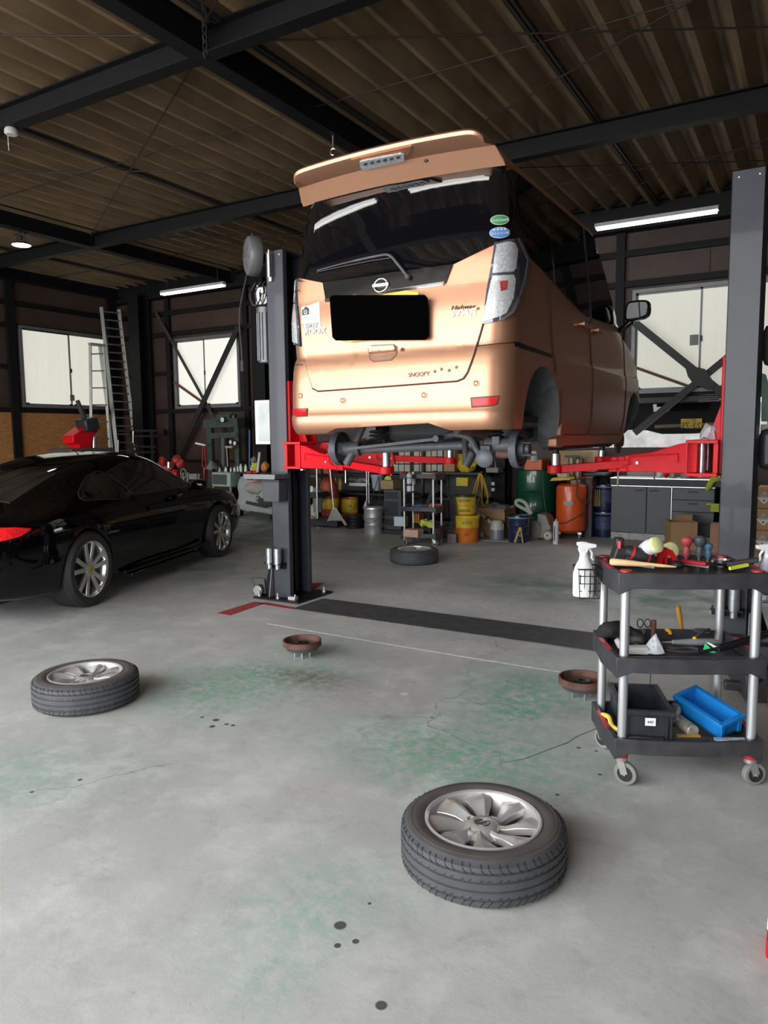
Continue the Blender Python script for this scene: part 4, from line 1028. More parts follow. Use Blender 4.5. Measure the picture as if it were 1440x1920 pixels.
def arm(p0, p1, p2, pad, z0, hgt=.12, wid=.10, ztip=None):
    """pivot p0, elbow p1, tip p2: outer box beam, sliding inner beam, pad"""
    z1 = ztip if ztip is not None else z0
    P0 = Vector((*p0, z0)); P1 = Vector((*p1, (z0 + z1) / 2)); P2 = Vector((*p2, z1)); d = (P1 - P0).normalized()
    b = MB(); n = Vector((-d.y, d.x, 0)); L = (P1 - P0).length
    # tapered box
    for s_ in (0,):
        vs = []
        for (t, h, w_, zc) in ((0, .20, .16, .02), (.22, .19, .13, .015), (.55, .13, .12, 0), (1., .10, .11, 0)):
            c = P0.lerp(P1, t) + Vector((0, 0, zc)); vs.append([b.bm.verts.new(c + n * sx * w_ / 2 + Vector((0, 0, sz * h / 2))) for sx, sz in ((-1, -1), (1, -1), (1, 1), (-1, 1))])
        for A, B in zip(vs, vs[1:]):
            for k in range(4): b.bm.faces.new((A[k], A[(k + 1) % 4], B[(k + 1) % 4], B[k]))
        b.bm.faces.new(vs[0][::-1]); b.bm.faces.new(vs[-1])
    for t in (.90, .99):
        c = P0.lerp(P1, t)
        b.prism([(-.045, -.055), (.045, -.055), (.02, .05), (-.02, .05)], -.064, .064, 'XZ', M=frame(c, d, n) @ Matrix.Rotation(PI / 2, 4, 'X') @ Matrix.Identity(4) if False else Matrix.Translation(c) @ Matrix(((d.x, n.x, 0, 0), (d.y, n.y, 0, 0), (0, 0, 1, 0), (0, 0, 0, 1))))
    lp(b, 'arm', red_p, bev=.004)
    for t in (.90, .99, .70):
        c = P0.lerp(P1, t); q = MB()
        for sg in (-1, 1): q.cyl(c + n * sg * .05, c + n * sg * .07, .011, seg=12)
        lp(q, 'arm_bolt', bolt_m)
    b = MB(); b.bar(P1.lerp(P0, .25), P2, .075, .055); b.cyl(P2 - Vector((0, 0, .028)), P2 + Vector((0, 0, .028)), .058, seg=24); lp(b, 'arm_extension', red_p, bev=.004)
    b = MB(); b.cyl(P2 + Vector((0, 0, .02)), P2 + Vector((0, 0, pad - z1 - .045)), .032, seg=24); lp(b, 'lift_pad_post', zinc)
    b = MB(); b.cyl(P2 + Vector((0, 0, pad - z1 - .048)), P2 + Vector((0, 0, pad - z1 - .015)), .022, seg=20); b.cyl(P2 + Vector((0, 0, pad - z1 - .02)), P2 + Vector((0, 0, pad - z1)), .06, seg=24); lp(b, 'lift_pad', dark_plastic)
    # handle rod along the arm's near side
    s_ = -1 if n.y > 0 else 1
    a0 = P0.lerp(P1, .22) + n * s_ * .075; a1 = P0.lerp(P1, .80) + n * s_ * .075
    b = MB(); b.tube([a0 + Vector((0, 0, -.01)), a0 + Vector((0, 0, .045)), a1 + Vector((0, 0, .045)), a1 + Vector((0, 0, -.005)), a1 + d * .05 + Vector((0, 0, -.02))], .005, 6); lp(b, 'release_rod', red_p)
    b = MB(); b.cyl(P0 + Vector((0, 0, -.11)), P0 + Vector((0, 0, .125)), .024, seg=20); lp(b, 'pivot_pin', zinc)
    q = MB(); c = P0.lerp(P1, .99); q.cyl(c + Vector((0, 0, -.05)), c + Vector((.0, 0, -.16)), .006, seg=6); lp(q, 'chain', steel)
arm((-.66, 5.16), (-1.22, 5.28), (-1.61, 5.12), 1.365, 1.285, ztip=1.21)
arm((-.66, 5.45), (-1.08, 5.85), (-1.56, 6.2), 1.365, 1.285, ztip=1.24)
arm((-3.87, 5.16), (-3.30, 4.98), (-2.79, 4.76), 1.385, 1.275, ztip=1.20)
arm((-3.87, 5.45), (-3.30, 5.72), (-2.83, 5.95), 1.385, 1.285, ztip=1.23)
# hydraulic unit, electric box and small fittings on the left post
b = MB(); c = at(470, 520, Y=5.36)
reel_c = Vector((-4.47, 5.30, 3.075))
motor = mat('motor grey', (.13, .13, .14), .4, .5)
def lift_side():
    # motor
    b = MB(); cm = Vector((-4.40, 5.36, 0)); b.cyl(cm + Vector((0, 0, 2.13)), cm + Vector((0, 0, 2.58)), .075, seg=28)
    for k in range(14):
        a = 2 * PI * k / 14; b.box(cm + Vector((.078 * math.cos(a), .078 * math.sin(a), 2.36)), (.012, .012, .42))
    b.cyl(cm + Vector((0, 0, 2.57)), cm + Vector((0, 0, 2.62)), .085, seg=28); lp(b, 'motor', motor)
    b = MB(); b.box(cm + Vector((0, 0, 2.72)), (.13, .12, .16)); b.box(cm + Vector((.03, -.07, 2.76)), (.05, .05, .06)); b.cyl(cm + Vector((-.04, -.05, 2.64)), cm + Vector((-.04, -.05, 2.82)), .014); b.box(cm + Vector((.1, .02, 2.7)), (.12, .06, .05)); lp(b, 'pump_block', steel, bev=.006)
    b = MB()
    for dx, r in ((-.06, .012), (.0, .01), (.05, .009)):
        b.tube(smooth_poly([cm + Vector((dx, -.06, 2.84)), cm + Vector((dx - .03, -.1, 2.74)), cm + Vector((dx, -.1, 2.64)), cm + Vector((dx + .06, -.09, 2.66)), cm + Vector((dx + .1, -.06, 2.8)), cm + Vector((dx + .2, -.03, 2.72)), cm + Vector((dx + .24, -.0, 2.9))], False, 5), r * .6, 8)
    lp(b, 'hydraulic_hose', rubber)
lift_side()
b = MB(); b.cyl((-4.15, 5.12, 2.82), (-4.15, 5.12, 3.02), .022); b.cyl((-4.15, 5.12, 3.02), (-4.15, 5.12, 3.05), .012); b.box((-4.15, 5.14, 2.9), (.03, .03, .22)); lp(b, 'limit_switch', steel)
# two silver spacer tubes held on each post
for x, yy in ((-4.205, 5.09), (-4.115, 5.09), (-.515, 5.09), (-.43, 5.09)):
    b = MB(); b.cyl((x, yy, .28), (x, yy, .335), .024); b.cyl((x, yy, .325), (x, yy, .47), .034); lp(b, 'pad_adapter', zinc, bev=.003)
for x in (-4.16, -.47): b = MB(); b.box((x, 5.11, .33), (.19, .09, .012)); b.box((x, 5.14, .31), (.19, .012, .06)); lp(b, 'adapter_shelf', bore, smooth=0)
for sgn, x in ((1, -4.02), (-1, -.545)):
    b = MB(); b.box((x + sgn * .06, 5.10, .035), (.08, .05, .035)); lp(b, 'cable_clamp', bolt_m, bev=.005)
    b = MB(); b.cyl((x - sgn * .35, 5.1, .06), (x - sgn * .35, 5.13, .06), .05); lp(b, 'cable_sheave', bolt_m, bev=.005)
b = MB(); b.tube([(-4.36, 5.16, .02), (-4.46, 5.16, .02), (-4.46, 5.16, .16), (-4.33, 5.16, .16), (-4.33, 5.16, .03)], .014, 8); b.cyl((-4.38, 5.13, .07), (-4.38, 5.17, .07), .04); b.cyl((-4.38, 5.12, .07), (-4.38, 5.18, .07), .02); lp(b, 'pulley_guard', motor)
b = MB(); b.prism([(-4.215, .62), (-4.36, .60), (-4.36, .575), (-4.215, .55)], 5.2, 5.28, 'XZ'); lp(b, 'pedal_bracket', bore)
b = MB(); b.box((-4.26, 5.3, .92), (.06, .1, .12)); b.cyl((-4.26, 5.27, .98), (-4.33, 5.25, 1.0), .02); lp(b, 'lock_block', bore)
for z in (1.35, 2.0): b = MB(); b.box((-.27, 5.3, z), (.14, .12, .26)); lp(b, 'lock_cover', dark_plastic, bev=.04)
# cable reel fixed on top of the left post
CR = thing('hose_reel', 'round grey hose reel fixed at the top of the left lift post', 'hose reel', reel_c)
def wl(b, n, m, P, **k): return b.build(n, m, P, world=True, **k)
rm = Matrix.Rotation(R(72), 3, 'X') ; rz_ = Matrix.Rotation(R(-38), 3, 'Z')
rot = rz_ @ Matrix.Rotation(PI / 2, 3, 'X')
reelm = mat('reel housing grey', (.17, .17, .175), .42, .3, var=.06)
b = MB(); b.lathe([(0, .075), (.135, .072), (.165, .055), (.175, .03), (.175, -.03), (.165, -.05), (0, -.06)], reel_c, rot=rot, seg=40)
wl(b, 'reel_housing', reelm, CR)
b = MB()
for a in (.5, 1.2, 2.3, -1.2, -.3):
    u = rot @ Vector((math.cos(a), math.sin(a), 0)); z = rot @ Vector((0, 0, 1)); b.bar(reel_c + u * .06 + z * .074, reel_c + u * .13 + z * .073, .014, .008, up=z)
z = rot @ Vector((0, 0, 1)); b.cyl(reel_c + z * .05, reel_c + z * .095, .014)
wl(b, 'reel_rib', reelm, CR)
b = MB(); u = rot @ Vector((-1, 0, 0)); b.tube(smooth_poly([reel_c + Vector((0, 0, .16)), reel_c + Vector((0, 0, .205)) + u * .06, reel_c + u * .17 + Vector((0, 0, .10)), reel_c + u * .18, (-4.655, 5.30, 2.6), (-4.645, 5.30, 2.25), (-4.64, 5.30, 2.12)], False, 6), .008, 8); b.cyl((-4.64, 5.30, 2.06), (-4.64, 5.30, 2.16), .02); wl(b, 'reel_hose', rubber, CR)
b = MB(); b.box(reel_c + Vector((.12, .05, -.02)), (.14, .04, .06)); wl(b, 'reel_bracket', bore, CR)
# white box behind the left post
CBX = thing('electric_box', 'white electric box fixed behind the left lift post', 'box', (-4.42, 5.52, 1.39))
q0 = at(483, 833, Y=5.53); q1 = at(506, 750, Y=5.53)
b = MB(); b.box2((q0.x, 5.50, q0.z), (-4.18, 5.58, q1.z)); b.build('case', white_p, CBX, world=True, bev=.006)
b = MB(); b.box2((q0.x + .045, 5.492, q0.z + .03), (-4.2, 5.50, q1.z - .03)); b.build('door', mat('pale green white', (.5, .53, .51), .4), CBX, world=True, bev=.003)
# pale tool tray and bin hanging by the left post
BN = thing('tool_holder', 'dark grey plastic holder hung on the front of the left lift post', 'holder', (-4.1, 5.02, 0))
b = MB(); a0 = at(511, 905, Y=5.03); a1 = at(540, 905, Y=5.03)
b.bm.free()
b = MB(); b.box((-4.115, 5.075, .98), (.175, .11, .18), taper=1.1); b.box((-4.115, 5.075, 1.075), (.21, .14, .02)); b.build('bin_body', mat('bin grey', (.05, .052, .062), .5), BN, world=True, bev=.006)
TR = thing('tool_tray', 'grey metal tray of small tools resting at the left lift post', 'tray', (-4.1, 5.02, 1.1))
b = MB(); b.box((-4.16, 5.02, 1.10), (.34, .20, .012)); b.box((-4.16, 4.925, 1.115), (.34, .008, .04)); b.box((-4.33, 5.02, 1.115), (.008, .2, .04)); b.box((-3.99, 5.02, 1.115), (.008, .2, .04)); b.build('tray_pan', motor, TR, world=True)
for i in range(4):
    b = MB(); b.cyl((-4.25 + i * .07, 4.97, 1.12), (-4.2 + i * .07, 5.05, 1.125), .009); o = b.build('socket_tool', steel); tag(o, 'small chrome tool lying in the grey tray at the left post', 'tool', 'small tools in the post tray')
"""lamps"""
tube_m = mat('lit tube', (.8, .8, .8), .5, var=0, emit=(1., .99, .95), es=TUBE_E)
lampw = mat('lamp housing white', (.5, .5, .48), .5)
def strip_lamp(c, L, label, rz=0., grp=None):
    T = thing('tube_lamp', label, 'ceiling lamp', c, rz, grp)
    b = MB(); b.prism([(-.055, 0), (.055, 0), (.03, .05), (-.03, .05)], -L / 2, L / 2, 'XZ', M=Matrix.Rotation(PI / 2, 4, 'Z')); b.build('housing', lampw, T, bev=.004)
    b = MB(); b.cyl((-L / 2 + .02, -.03, -.012), (L / 2 - .02, -.03, -.012), .017, seg=14); b.cyl((-L / 2 + .02, .03, -.012), (L / 2 - .02, .03, -.012), .017, seg=14); b.build('tube', tube_m, T)
    for x in (-L / 2 + .15, L / 2 - .15):
        b = MB(); b.cyl((x, 0, .05), (x, 0, ZT + .02 - c[2]), .004, seg=6); b.build('hanging_wire', black_metal, T)
    return T
p0 = at(303, 551, Y=9.5); p1 = at(421, 538, Y=9.5)
strip_lamp(((p0.x + p1.x) / 2, 9.5, p0.z), p1.x - p0.x, 'slim lit tube lamp hanging over the small back window at the left')
p0 = at(1116, 428, Y=9.5); p1 = at(1348, 397, Y=9.5)
strip_lamp(((p0.x + p1.x) / 2, 9.5, p0.z), p1.x - p0.x, 'slim lit tube lamp hanging to the right of the raised van')
strip_lamp((-4.1, 2.12, 4.1), 1.2, 'tube lamp over the entrance that mirrors in the left of the van rear glass')
strip_lamp((-2.45, 2.12, 4.1), 1.2, 'tube lamp over the entrance that mirrors in the right of the van rear glass')
# round high lamp at the left
rl = at(40, 458, Z=4.2); T = thing('round_lamp', 'round lit lamp clamped under the beam at the far left', 'ceiling lamp', rl)
b = MB(); b.lathe([(0, -.02), (.115, -.02), (.125, -.012)], seg=28); b.build('diffuser', mat('lit round lamp', (.8, .8, .8), .5, var=0, emit=(1, 1, .95), es=9.), T)
b = MB(); b.lathe([(.125, -.012), (.13, 0), (.10, .02), (.05, .025), (0, .03)], seg=28); b.cyl((-.09, 0, .02), (-.09, 0, .14), .008); b.cyl((.09, 0, .02), (.09, 0, .14), .008); b.box((0, 0, .14), (.24, .05, .02)); b.sph((0, 0, .09), .03); b.build('bracket', black_metal, T)
sd = at(40, 252, Z=ZB - .02); T = thing('smoke_alarm', 'white round alarm with a pull cord under the ceiling beam', 'alarm', (sd.x, 4.47, ZB))
b = MB(); b.lathe([(.0, 0), (.05, 0), (.06, -.015), (.062, -.045), (.05, -.058), (0, -.06)], seg=28); b.build('alarm_body', mat('off white plastic', (.5, .48, .43), .5), T)
b = MB(); b.tube([(-.055, 0, -.05), (-.055, 0, -.10), (-.053, 0, -.19)], .003, 6); b.sph((-.055, 0, -.13), .006); b.build('pull_cord', white_p, T)
# chain hoist on the main beam
T = thing('chain_hook', 'black chain and hook slung round the main ceiling beam', 'chain', (-4.2, 4.3, ZB + .27))
b = MB()
cc = at(382, 8, Y=4.2)
for k in range(7):
    c = cc + Vector((0, 0, -.055 * k)); ax = k % 2
    b.tube([c + Vector(((.018 * math.cos(a)) if ax else 0, 0 if ax else .018 * math.cos(a), .036 * math.sin(a))) for a in [2 * PI * i / 12 for i in range(12)]], .006, 6, True)
b.build('chain', black_metal, T, world=True)
b = MB(); q = at(632, 300, Y=6.2); b.cyl((-4.2, 6.2, ZB), (-4.2, 6.2, ZB - .12), .01); b.tube([(-4.2 + .03 * math.cos(a), 6.2, ZB - .15 + .03 * math.sin(a)) for a in [.5 + i * .4 for i in range(12)]], .008, 6)
tag(b.build('beam_hook', steel), 'small steel hook under the main beam behind the van roof', 'hook')
tag(MB().cyl((-4.9, 7.3, 3.2), (-4.9, 7.3, 4.5), .008, seg=8).build('drop_cable', mat('brown cable', (.16, .07, .04), .6)), 'thin brown cable hanging down behind the left of the van roof', 'cable')
"""loose wheels on the floor"""
tyre_m = mat('worn tyre rubber', (.062, .063, .068), .62, var=.15, scale=14, bump=.05)
side_m = mat('tyre sidewall', (.085, .078, .074), .6, var=.2, scale=8)
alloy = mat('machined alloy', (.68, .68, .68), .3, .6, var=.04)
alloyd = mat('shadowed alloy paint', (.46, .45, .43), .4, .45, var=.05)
R0, RWm, WD = .281, .196, .165
def make_wheel():
    T = thing('loose_wheel', 'x', 'wheel', (0, 0, 0))
    b = MB(); w2 = WD / 2; c = (0, 0, w2)
    prof = [(RWm - .004, -w2 + .014), (RWm + .006, -w2 + .004), (RWm + .03, -w2 - .0), (R0 - .045, -w2 - .0), (R0 - .022, -w2 + .006), (R0 - .006, -w2 + .020)]
    tread = []
    zs = [-.062, -.046, -.0435, -.0395, -.037, -.017, -.0145, -.0105, -.008, .012, .0145, .0185, .021, .040, .0425, .0465, .049, .062]
    deep = {-.0435, -.0395, -.0145, -.0105, .0145, .0185, .0425, .0465}
    for z in zs: prof.append((R0 - (.007 if z in deep else 0) - .004 * (abs(z) / .062) ** 4, z))
    top = [(R0 - .006, w2 - .020), (R0 - .022, w2 - .006), (R0 - .045, w2), (RWm + .03, w2), (RWm + .008, w2 - .004), (RWm - .004, w2 - .014)]
    b.lathe(prof + top[:2], c, seg=96)
    # sipes cut as thin dark grooves: slim inset blocks round the shoulders
    b.build('tyre', tyre_m, T)
    b = MB(); b.lathe(top[1:], c, seg=96); b.lathe([(RWm + .05, w2 + .0006), (RWm + .0505, w2 + .0012), (RWm + .052, w2 + .0012), (RWm + .0525, w2 + .0004)], c, seg=96); b.build('sidewall', side_m, T)
    b = MB()
    def rz(z): return R0 - .004 * (abs(z) / .062) ** 4 - (.007 * max(0, (abs(z) - .060) / .012) ** 1.5)
    for k in range(60):
        a = 2 * PI * k / 60 + (.02 if k % 2 else 0)
        for s_ in (1, -1):
            P = [(.070, 0), (.063, .006), (.054, .02), (.044, .05)]
            for (z0, a0), (z1, a1) in zip(P, P[1:]):
                ra = rz(z0) - .0006; rb = rz(z1) - .0006; aa = a + a0; ab = a + a1
                b.bar((ra * math.cos(aa), ra * math.sin(aa), w2 + s_ * z0), (rb * math.cos(ab), rb * math.sin(ab), w2 + s_ * z1), .0026, .0026, up=(math.cos(aa), math.sin(aa), 0))
        for z0 in (-.037, .021):
            r_ = R0 - .0006
            b.bar((r_ * math.cos(a), r_ * math.sin(a), w2 + z0), (r_ * math.cos(a + .03), r_ * math.sin(a + .03), w2 + z0 + .006), .0022, .0026, up=(math.cos(a), math.sin(a), 0))
    sp = b.build('tread_groove', mat('groove dark', (.012, .012, .013), .8), T, smooth=0); tag(sp, kind='stuff')
    # rim barrel
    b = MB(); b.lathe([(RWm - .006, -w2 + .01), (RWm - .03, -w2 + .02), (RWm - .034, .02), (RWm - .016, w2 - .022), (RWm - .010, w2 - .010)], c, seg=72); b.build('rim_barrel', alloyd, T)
    b = MB(); b.lathe([(RWm - .011, w2 - .014), (RWm - .010, w2 - .006), (RWm - .003, w2 - .001), (RWm + .003, w2 - .003), (RWm + .003, w2 - .010)], c, seg=72); b.build('rim_lip', alloy, T)
    # eight twisted spokes, alternating faces
    for k in range(8):
        a0 = 2 * PI * k / 8
        b = MB(); rr = [(.040, .026, w2 - .028), (.075, .024, w2 - .030), (.11, .034, w2 - .020), (.145, .052, w2 - .014), (RWm - .010, .068, w2 - .014)]
        L, Rr, M_ = [], [], []
        rings = []
        for r_, hw, z in rr:
            tw = .30 * ((r_ - .04) / .15); lo = .016
            pts = []
            for s_, dz in ((-1, -.004), (-.35, .004), (1, -.016), (1, -.03), (-1, -.03)):
                aa = a0 + tw * .6 + math.atan2(s_ * hw * .8, r_); rad = math.hypot(r_, s_ * hw * .8)
                if r_ > .17: rad = r_
                pts.append(b.bm.verts.new((rad * math.cos(aa), rad * math.sin(aa), w2 + z + dz)))
            rings.append(pts)
        for A, B in zip(rings, rings[1:]):
            for i in range(5): b.bm.faces.new((A[i], A[(i + 1) % 5], B[(i + 1) % 5], B[i]))
        b.bm.faces.new(rings[0][::-1]); b.bm.faces.new(rings[-1])
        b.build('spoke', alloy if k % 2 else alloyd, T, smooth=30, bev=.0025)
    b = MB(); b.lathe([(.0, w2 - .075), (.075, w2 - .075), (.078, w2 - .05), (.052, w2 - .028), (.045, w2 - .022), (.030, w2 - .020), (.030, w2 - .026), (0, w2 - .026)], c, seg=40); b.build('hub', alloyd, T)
    for k in range(4):
        a = PI / 4 + PI / 2 * k + .15; p = Vector((.05 * math.cos(a), .05 * math.sin(a), 2 * w2 - .034))
        b = MB(); b.lathe([(0, -.0), (.010, 0), (.013, .012), (.0165, .013), (.0165, -.006)], p - Vector((0, 0, .006)), seg=20); b.build('bolt_hole', alloyd, T)
    b = MB(); z = 2 * w2 - .024
    b.tube([(.021 * math.cos(a), .021 * math.sin(a), z) for a in [2 * PI * i / 24 for i in range(24)]], .0028, 6, True); b.box((0, 0, z), (.05, .008, .004), Matrix.Rotation(.6, 3, 'Z')); b.build('cap_emblem', steel, T)
    b = MB(); b.cyl((RWm - .03, .03, 2 * w2 - .06), (RWm - .036, .035, 2 * w2 - .03), .005); b.build('valve', dark_plastic, T)
    b = MB(); b.lathe([(0, .004), (RWm - .035, .004)], seg=32); 
    b.bm.free()
    return T
WH0 = make_wheel(); WH0.location = (-.937, 2.229, 0); WH0.rotation_euler = (0, 0, .35)
WH0['label'] = 'silver alloy wheel with tyre lying nearest on the floor in front'; WH0['group'] = 'van wheels lying on the floor'
dup(WH0, (-3.477, 2.592, 0), 1.2, 'alloy wheel with tyre lying flat at the left below the coupe')
dup(WH0, (-3.983, 7.408, 0), 2.1, 'alloy wheel with tyre lying flat in front of the rolling tool cart at the back')
for o in bpy.data.objects:
    if o.name.startswith('loose_wheel'): o['group'] = 'van wheels lying on the floor'
# brake drums on the floor
def brake_drum(px, py, label):
    p = at(px, py, Z=.02); T = thing('brake_drum', label, 'brake drum', (p.x, p.y, 0))
    b = MB(); b.lathe([(.055, .045), (.085, .047), (.105, .055), (.116, .075), (.122, .08)], seg=44); b.lathe([(.0, .045), (.06, .045)], seg=44); b.build('drum_shell', castiron, T)
    b = MB(); b.lathe([(.120, .078), (.128, .082), (.128, .118), (.118, .118), (.110, .085), (.05, .052)], seg=44); b.build('drum_rim', rust, T)
    b = MB(); b.lathe([(.03, .05), (.045, .055), (.045, .098), (.034, .10), (.022, .10), (.022, .06)], seg=28); b.build('bearing_hub', mat('oily iron', (.03, .025, .022), .4, .5), T)
    for k in range(4): a = 2 * PI * k / 4 + .6; q = MB(); q.cyl((.05 * math.cos(a), .05 * math.sin(a), 0), (.05 * math.cos(a), .05 * math.sin(a), .05), .006, seg=8); q.build('stud', steel, T)
brake_drum(567, 1226, 'rusty brake drum on its studs in the middle of the floor'); brake_drum(1091, 1301, 'rusty brake drum on its studs beside the front tool trolley')
# ================================================================== the tool trolley in front
TA = math.atan2(.24, .465); TC = Vector((-.512, 3.335, 0))
tplast = mat('trolley black plastic', (.04, .04, .044), .45, var=.25, scale=18)
tube_s = mat('silver tube', (.58, .59, .6), .38, .75, var=.03)
rubber_g = mat('grey caster tyre', (.22, .22, .20), .7)
redpl = mat('red plastic', (.45, .02, .03), .4)
def tray_shape(b, hx, hy, z1, h, bow=.03, t=.012, floor=.045, corner=.03):
    """a moulded shelf: rim with deeper corners, floor panel"""
    def outline(k):
        pts = []; n = 10
        for i in range(n + 1):
            s_ = -1 + 2 * i / n; pts.append((s_ * (hx - k), -(hy - k) - bow * (1 - s_ * s_)))
        for i in range(3): s_ = -1 + i; pts.append(((hx - k) + .012 * (1 - s_ * s_), s_ * (hy - k) * .6))
        for i in range(n + 1):
            s_ = 1 - 2 * i / n; pts.append((s_ * (hx - k), (hy - k) + bow * (1 - s_ * s_)))
        for i in range(3): s_ = 1 - i; pts.append((-(hx - k) - .012 * (1 - s_ * s_), s_ * (hy - k) * .6))
        return pts
    O = outline(0); I = outline(t + .006); n = len(O)
    def dep(p): return h + (.028 if abs(p[0]) > hx * .80 else 0)
    A = [b.bm.verts.new((x, y, z1)) for x, y in O]; B = [b.bm.verts.new((x, y, z1)) for x, y in I]
    Cc = [b.bm.verts.new((x, y, z1 - floor)) for x, y in I]; D = [b.bm.verts.new((x, y, z1 - dep((x, y)))) for x, y in O]
    E_ = [b.bm.verts.new((x, y, z1 - dep((x, y)))) for x, y in I]; F_ = [b.bm.verts.new((x, y, z1 - floor - .006)) for x, y in I]
    for i in range(n):
        j = (i + 1) % n
        b.bm.faces.new((A[i], A[j], B[j], B[i])); b.bm.faces.new((B[i], B[j], Cc[j], Cc[i])); b.bm.faces.new((A[j], A[i], D[i], D[j])); b.bm.faces.new((D[j], D[i], E_[i], E_[j])); b.bm.faces.new((E_[j], E_[i], F_[i], F_[j]))
    b.bm.faces.new(Cc); b.bm.faces.new(F_[::-1])
def caster(T, x, y, ang, r=.048, z=None):
    b = MB(); c = Vector((x + .02 * math.cos(ang), y + .02 * math.sin(ang), r)); ax = Vector((-math.sin(ang), math.cos(ang), 0))
    b.cyl(c - ax * .013, c + ax * .013, r, seg=28); w_ = b.build('caster_wheel', rubber_g, T, bev=.004)
    b = MB(); b.cyl(c - ax * .016, c + ax * .016, r * .66, seg=24); b.build('caster_core', dark_plastic, T)
    b = MB(); b.cyl((x, y, r * 2 + .005), (x, y, r * 2 + .02), .025, seg=20)
    for s_ in (-1, 1): b.bar(c + ax * s_ * .019, Vector((x, y, r * 2 + .01)) + ax * s_ * .017, .03, .004, up=ax)
    b.cyl(c - ax * .023, c + ax * .023, .006); b.build('caster_fork', bolt_m, T)
    b = MB(); b.cyl((x, y, r * 2 + .02), (x, y, r * 2 + .038), .026, seg=24); b.build('caster_ring', redpl, T)
def trolley(T, hx, hy, zs, px, py, hz, deep=True, tubes=.019, cast=.048):
    for i, z in enumerate(zs):
        b = MB(); tray_shape(b, hx, hy, z, hz)
        for k in (-.33, .33): b.box((k * hx * 1., -hy * .93, z - .022), (.008, .05, .036)) if deep and i else None
        if deep and i: b.box((0, -hy * .84, z - .022), (hx * 1.6, .006, .036))
        b.build('shelf', tplast, T, bev=.003)
        for s_ in (-1, 1):
            b = MB()
            for k in (-.008, .004, .016): b.box((s_ * (hx - .006) + s_ * k * .4, 0, z + .0015), (.006, hy * 1.1, .004), Matrix.Rotation(0, 3, 'Z')) if False else None
            b.box((s_ * (hx - .002), .0, z + .0005), (.022, hy * .9, .004)); b.build('red_grip', redpl, T, bev=.002)
    for sx in (-1, 1):
        for sy_ in (-1, 1):
            b = MB(); b.cyl((sx * px, sy_ * py, zs[-1] - .03), (sx * px, sy_ * py, zs[0] - .005), tubes, seg=24); b.build('tube_leg', tube_s, T)
            b = MB(); b.lathe([(0, 0), (.026, 0), (.024, .006), (0, .009)], (sx * px, sy_ * py, zs[0]), seg=24); b.build('tube_cap', redpl, T)
            caster(T, sx * px, sy_ * py, {(-1, -1): -.6, (1, -1): .2, (-1, 1): -1., (1, 1): 2.}[(sx, sy_)], cast)
TR1 = thing('tool_trolley', 'black three shelf tool trolley with silver tubes standing at the right', 'trolley', TC, TA)
trolley(TR1, .30, .215, (.90, .55, .205), .262, .183, .062)
def S(px, py, z): return at(px, py, Z=z)
Z1, Z2, Z3 = .862, .508, .165            # shelf floors
wood = mat('pale wood handle', (.62, .42, .22), .5, var=.15, stretch=(1, 1, 1)); wood_o = mat('orange varnished wood', (.55, .24, .04), .35, coat=.5, var=.2); wood_d = mat('dark worn wood', (.16, .075, .04), .6)
glove_w = mat('white glove fabric', (.6, .62, .68), .9, var=.08); glove_y = mat('yellow cuff', (.7, .72, .35), .9); cloth_b = mat('black cloth', (.012, .012, .013), .85)
def part(b, n, m, T, **k): return b.build(n, m, T, world=True, **k)
def simple(b, name, m, label, cat, **k): return tag(b.build(name, m, **{q: v for q, v in k.items() if q != 'group'}), label, cat, k.get('group'))
# ---- spray bottles and wire baskets
wire_m = mat('black wire', (.015, .015, .016), .4, .3)
def basket(name, label, c, ang, w_=.085, d_=.085, h=.13):
    b = MB(); M = Matrix.Translation(c) @ Matrix.Rotation(ang, 4, 'Z')
    for z in (0, .033, .066, .1, h):
        k = .85 + .15 * z / h
        b.tube([M @ Vector((sx * w_ / 2 * k, sy_ * d_ / 2 * k, z)) for sx, sy_ in ((-1, -1), (1, -1), (1, 1), (-1, 1))], .0018 if z < h else .003, 5, True)
    for i in range(-2, 3):
        for a_, bb in (((i / 2, -1), (i / 2, -1)), ((i / 2, 1), (i / 2, 1)), ((-1, i / 2), (-1, i / 2)), ((1, i / 2), (1, i / 2))):
            b.tube([M @ Vector((a_[0] * w_ / 2 * .85, a_[1] * d_ / 2 * .85, 0)), M @ Vector((a_[0] * w_ / 2, a_[1] * d_ / 2, h))], .0016, 5)
        b.tube([M @ Vector((i / 2 * w_ / 2 * .85, -d_ / 2 * .85, 0)), M @ Vector((i / 2 * w_ / 2 * .85, d_ / 2 * .85, 0))], .0016, 5)
    return tag(b.build(name, wire_m), label, 'basket')
def spray_bottle(c, ang, label, body=white_p, s=1.):
    T = thing('spray_bottle', label, 'spray bottle', c, ang)
    b = MB(); b.lathe([(0, 0), (.034 * s, 0), (.036 * s, .01), (.036 * s, .10 * s), (.030 * s, .13 * s), (.016 * s, .165 * s), (.014 * s, .18 * s)], seg=24); bmesh.ops.scale(b.bm, vec=(1.3, .95, 1), verts=b.bm.verts); b.build('bottle_body', body, T)
    b = MB(); z = .18 * s; b.cyl((0, 0, z - .005), (0, 0, z + .015), .016 * s, seg=20)
    b.prism([(-.022 * s, z + .012), (.012 * s, z + .012), (.018 * s, z + .03), (.05 * s, z + .035), (.052 * s, z + .05), (.0 * s, z + .058), (-.02 * s, z + .046), (-.026 * s, z + .03)], -.012 * s, .012 * s, 'XZ')
    b.build('spray_head', white_p, T, bev=.003)
    b = MB(); b.tube([(.022 * s, 0, z + .03), (.034 * s, 0, z + .01), (.032 * s, 0, z - .012), (.04 * s, 0, z - .02)], [.006, .005, .005, .004], 8); b.build('trigger', white_p, T)
    return T
lblk = mat('label ink black', (.02, .02, .022), .5)
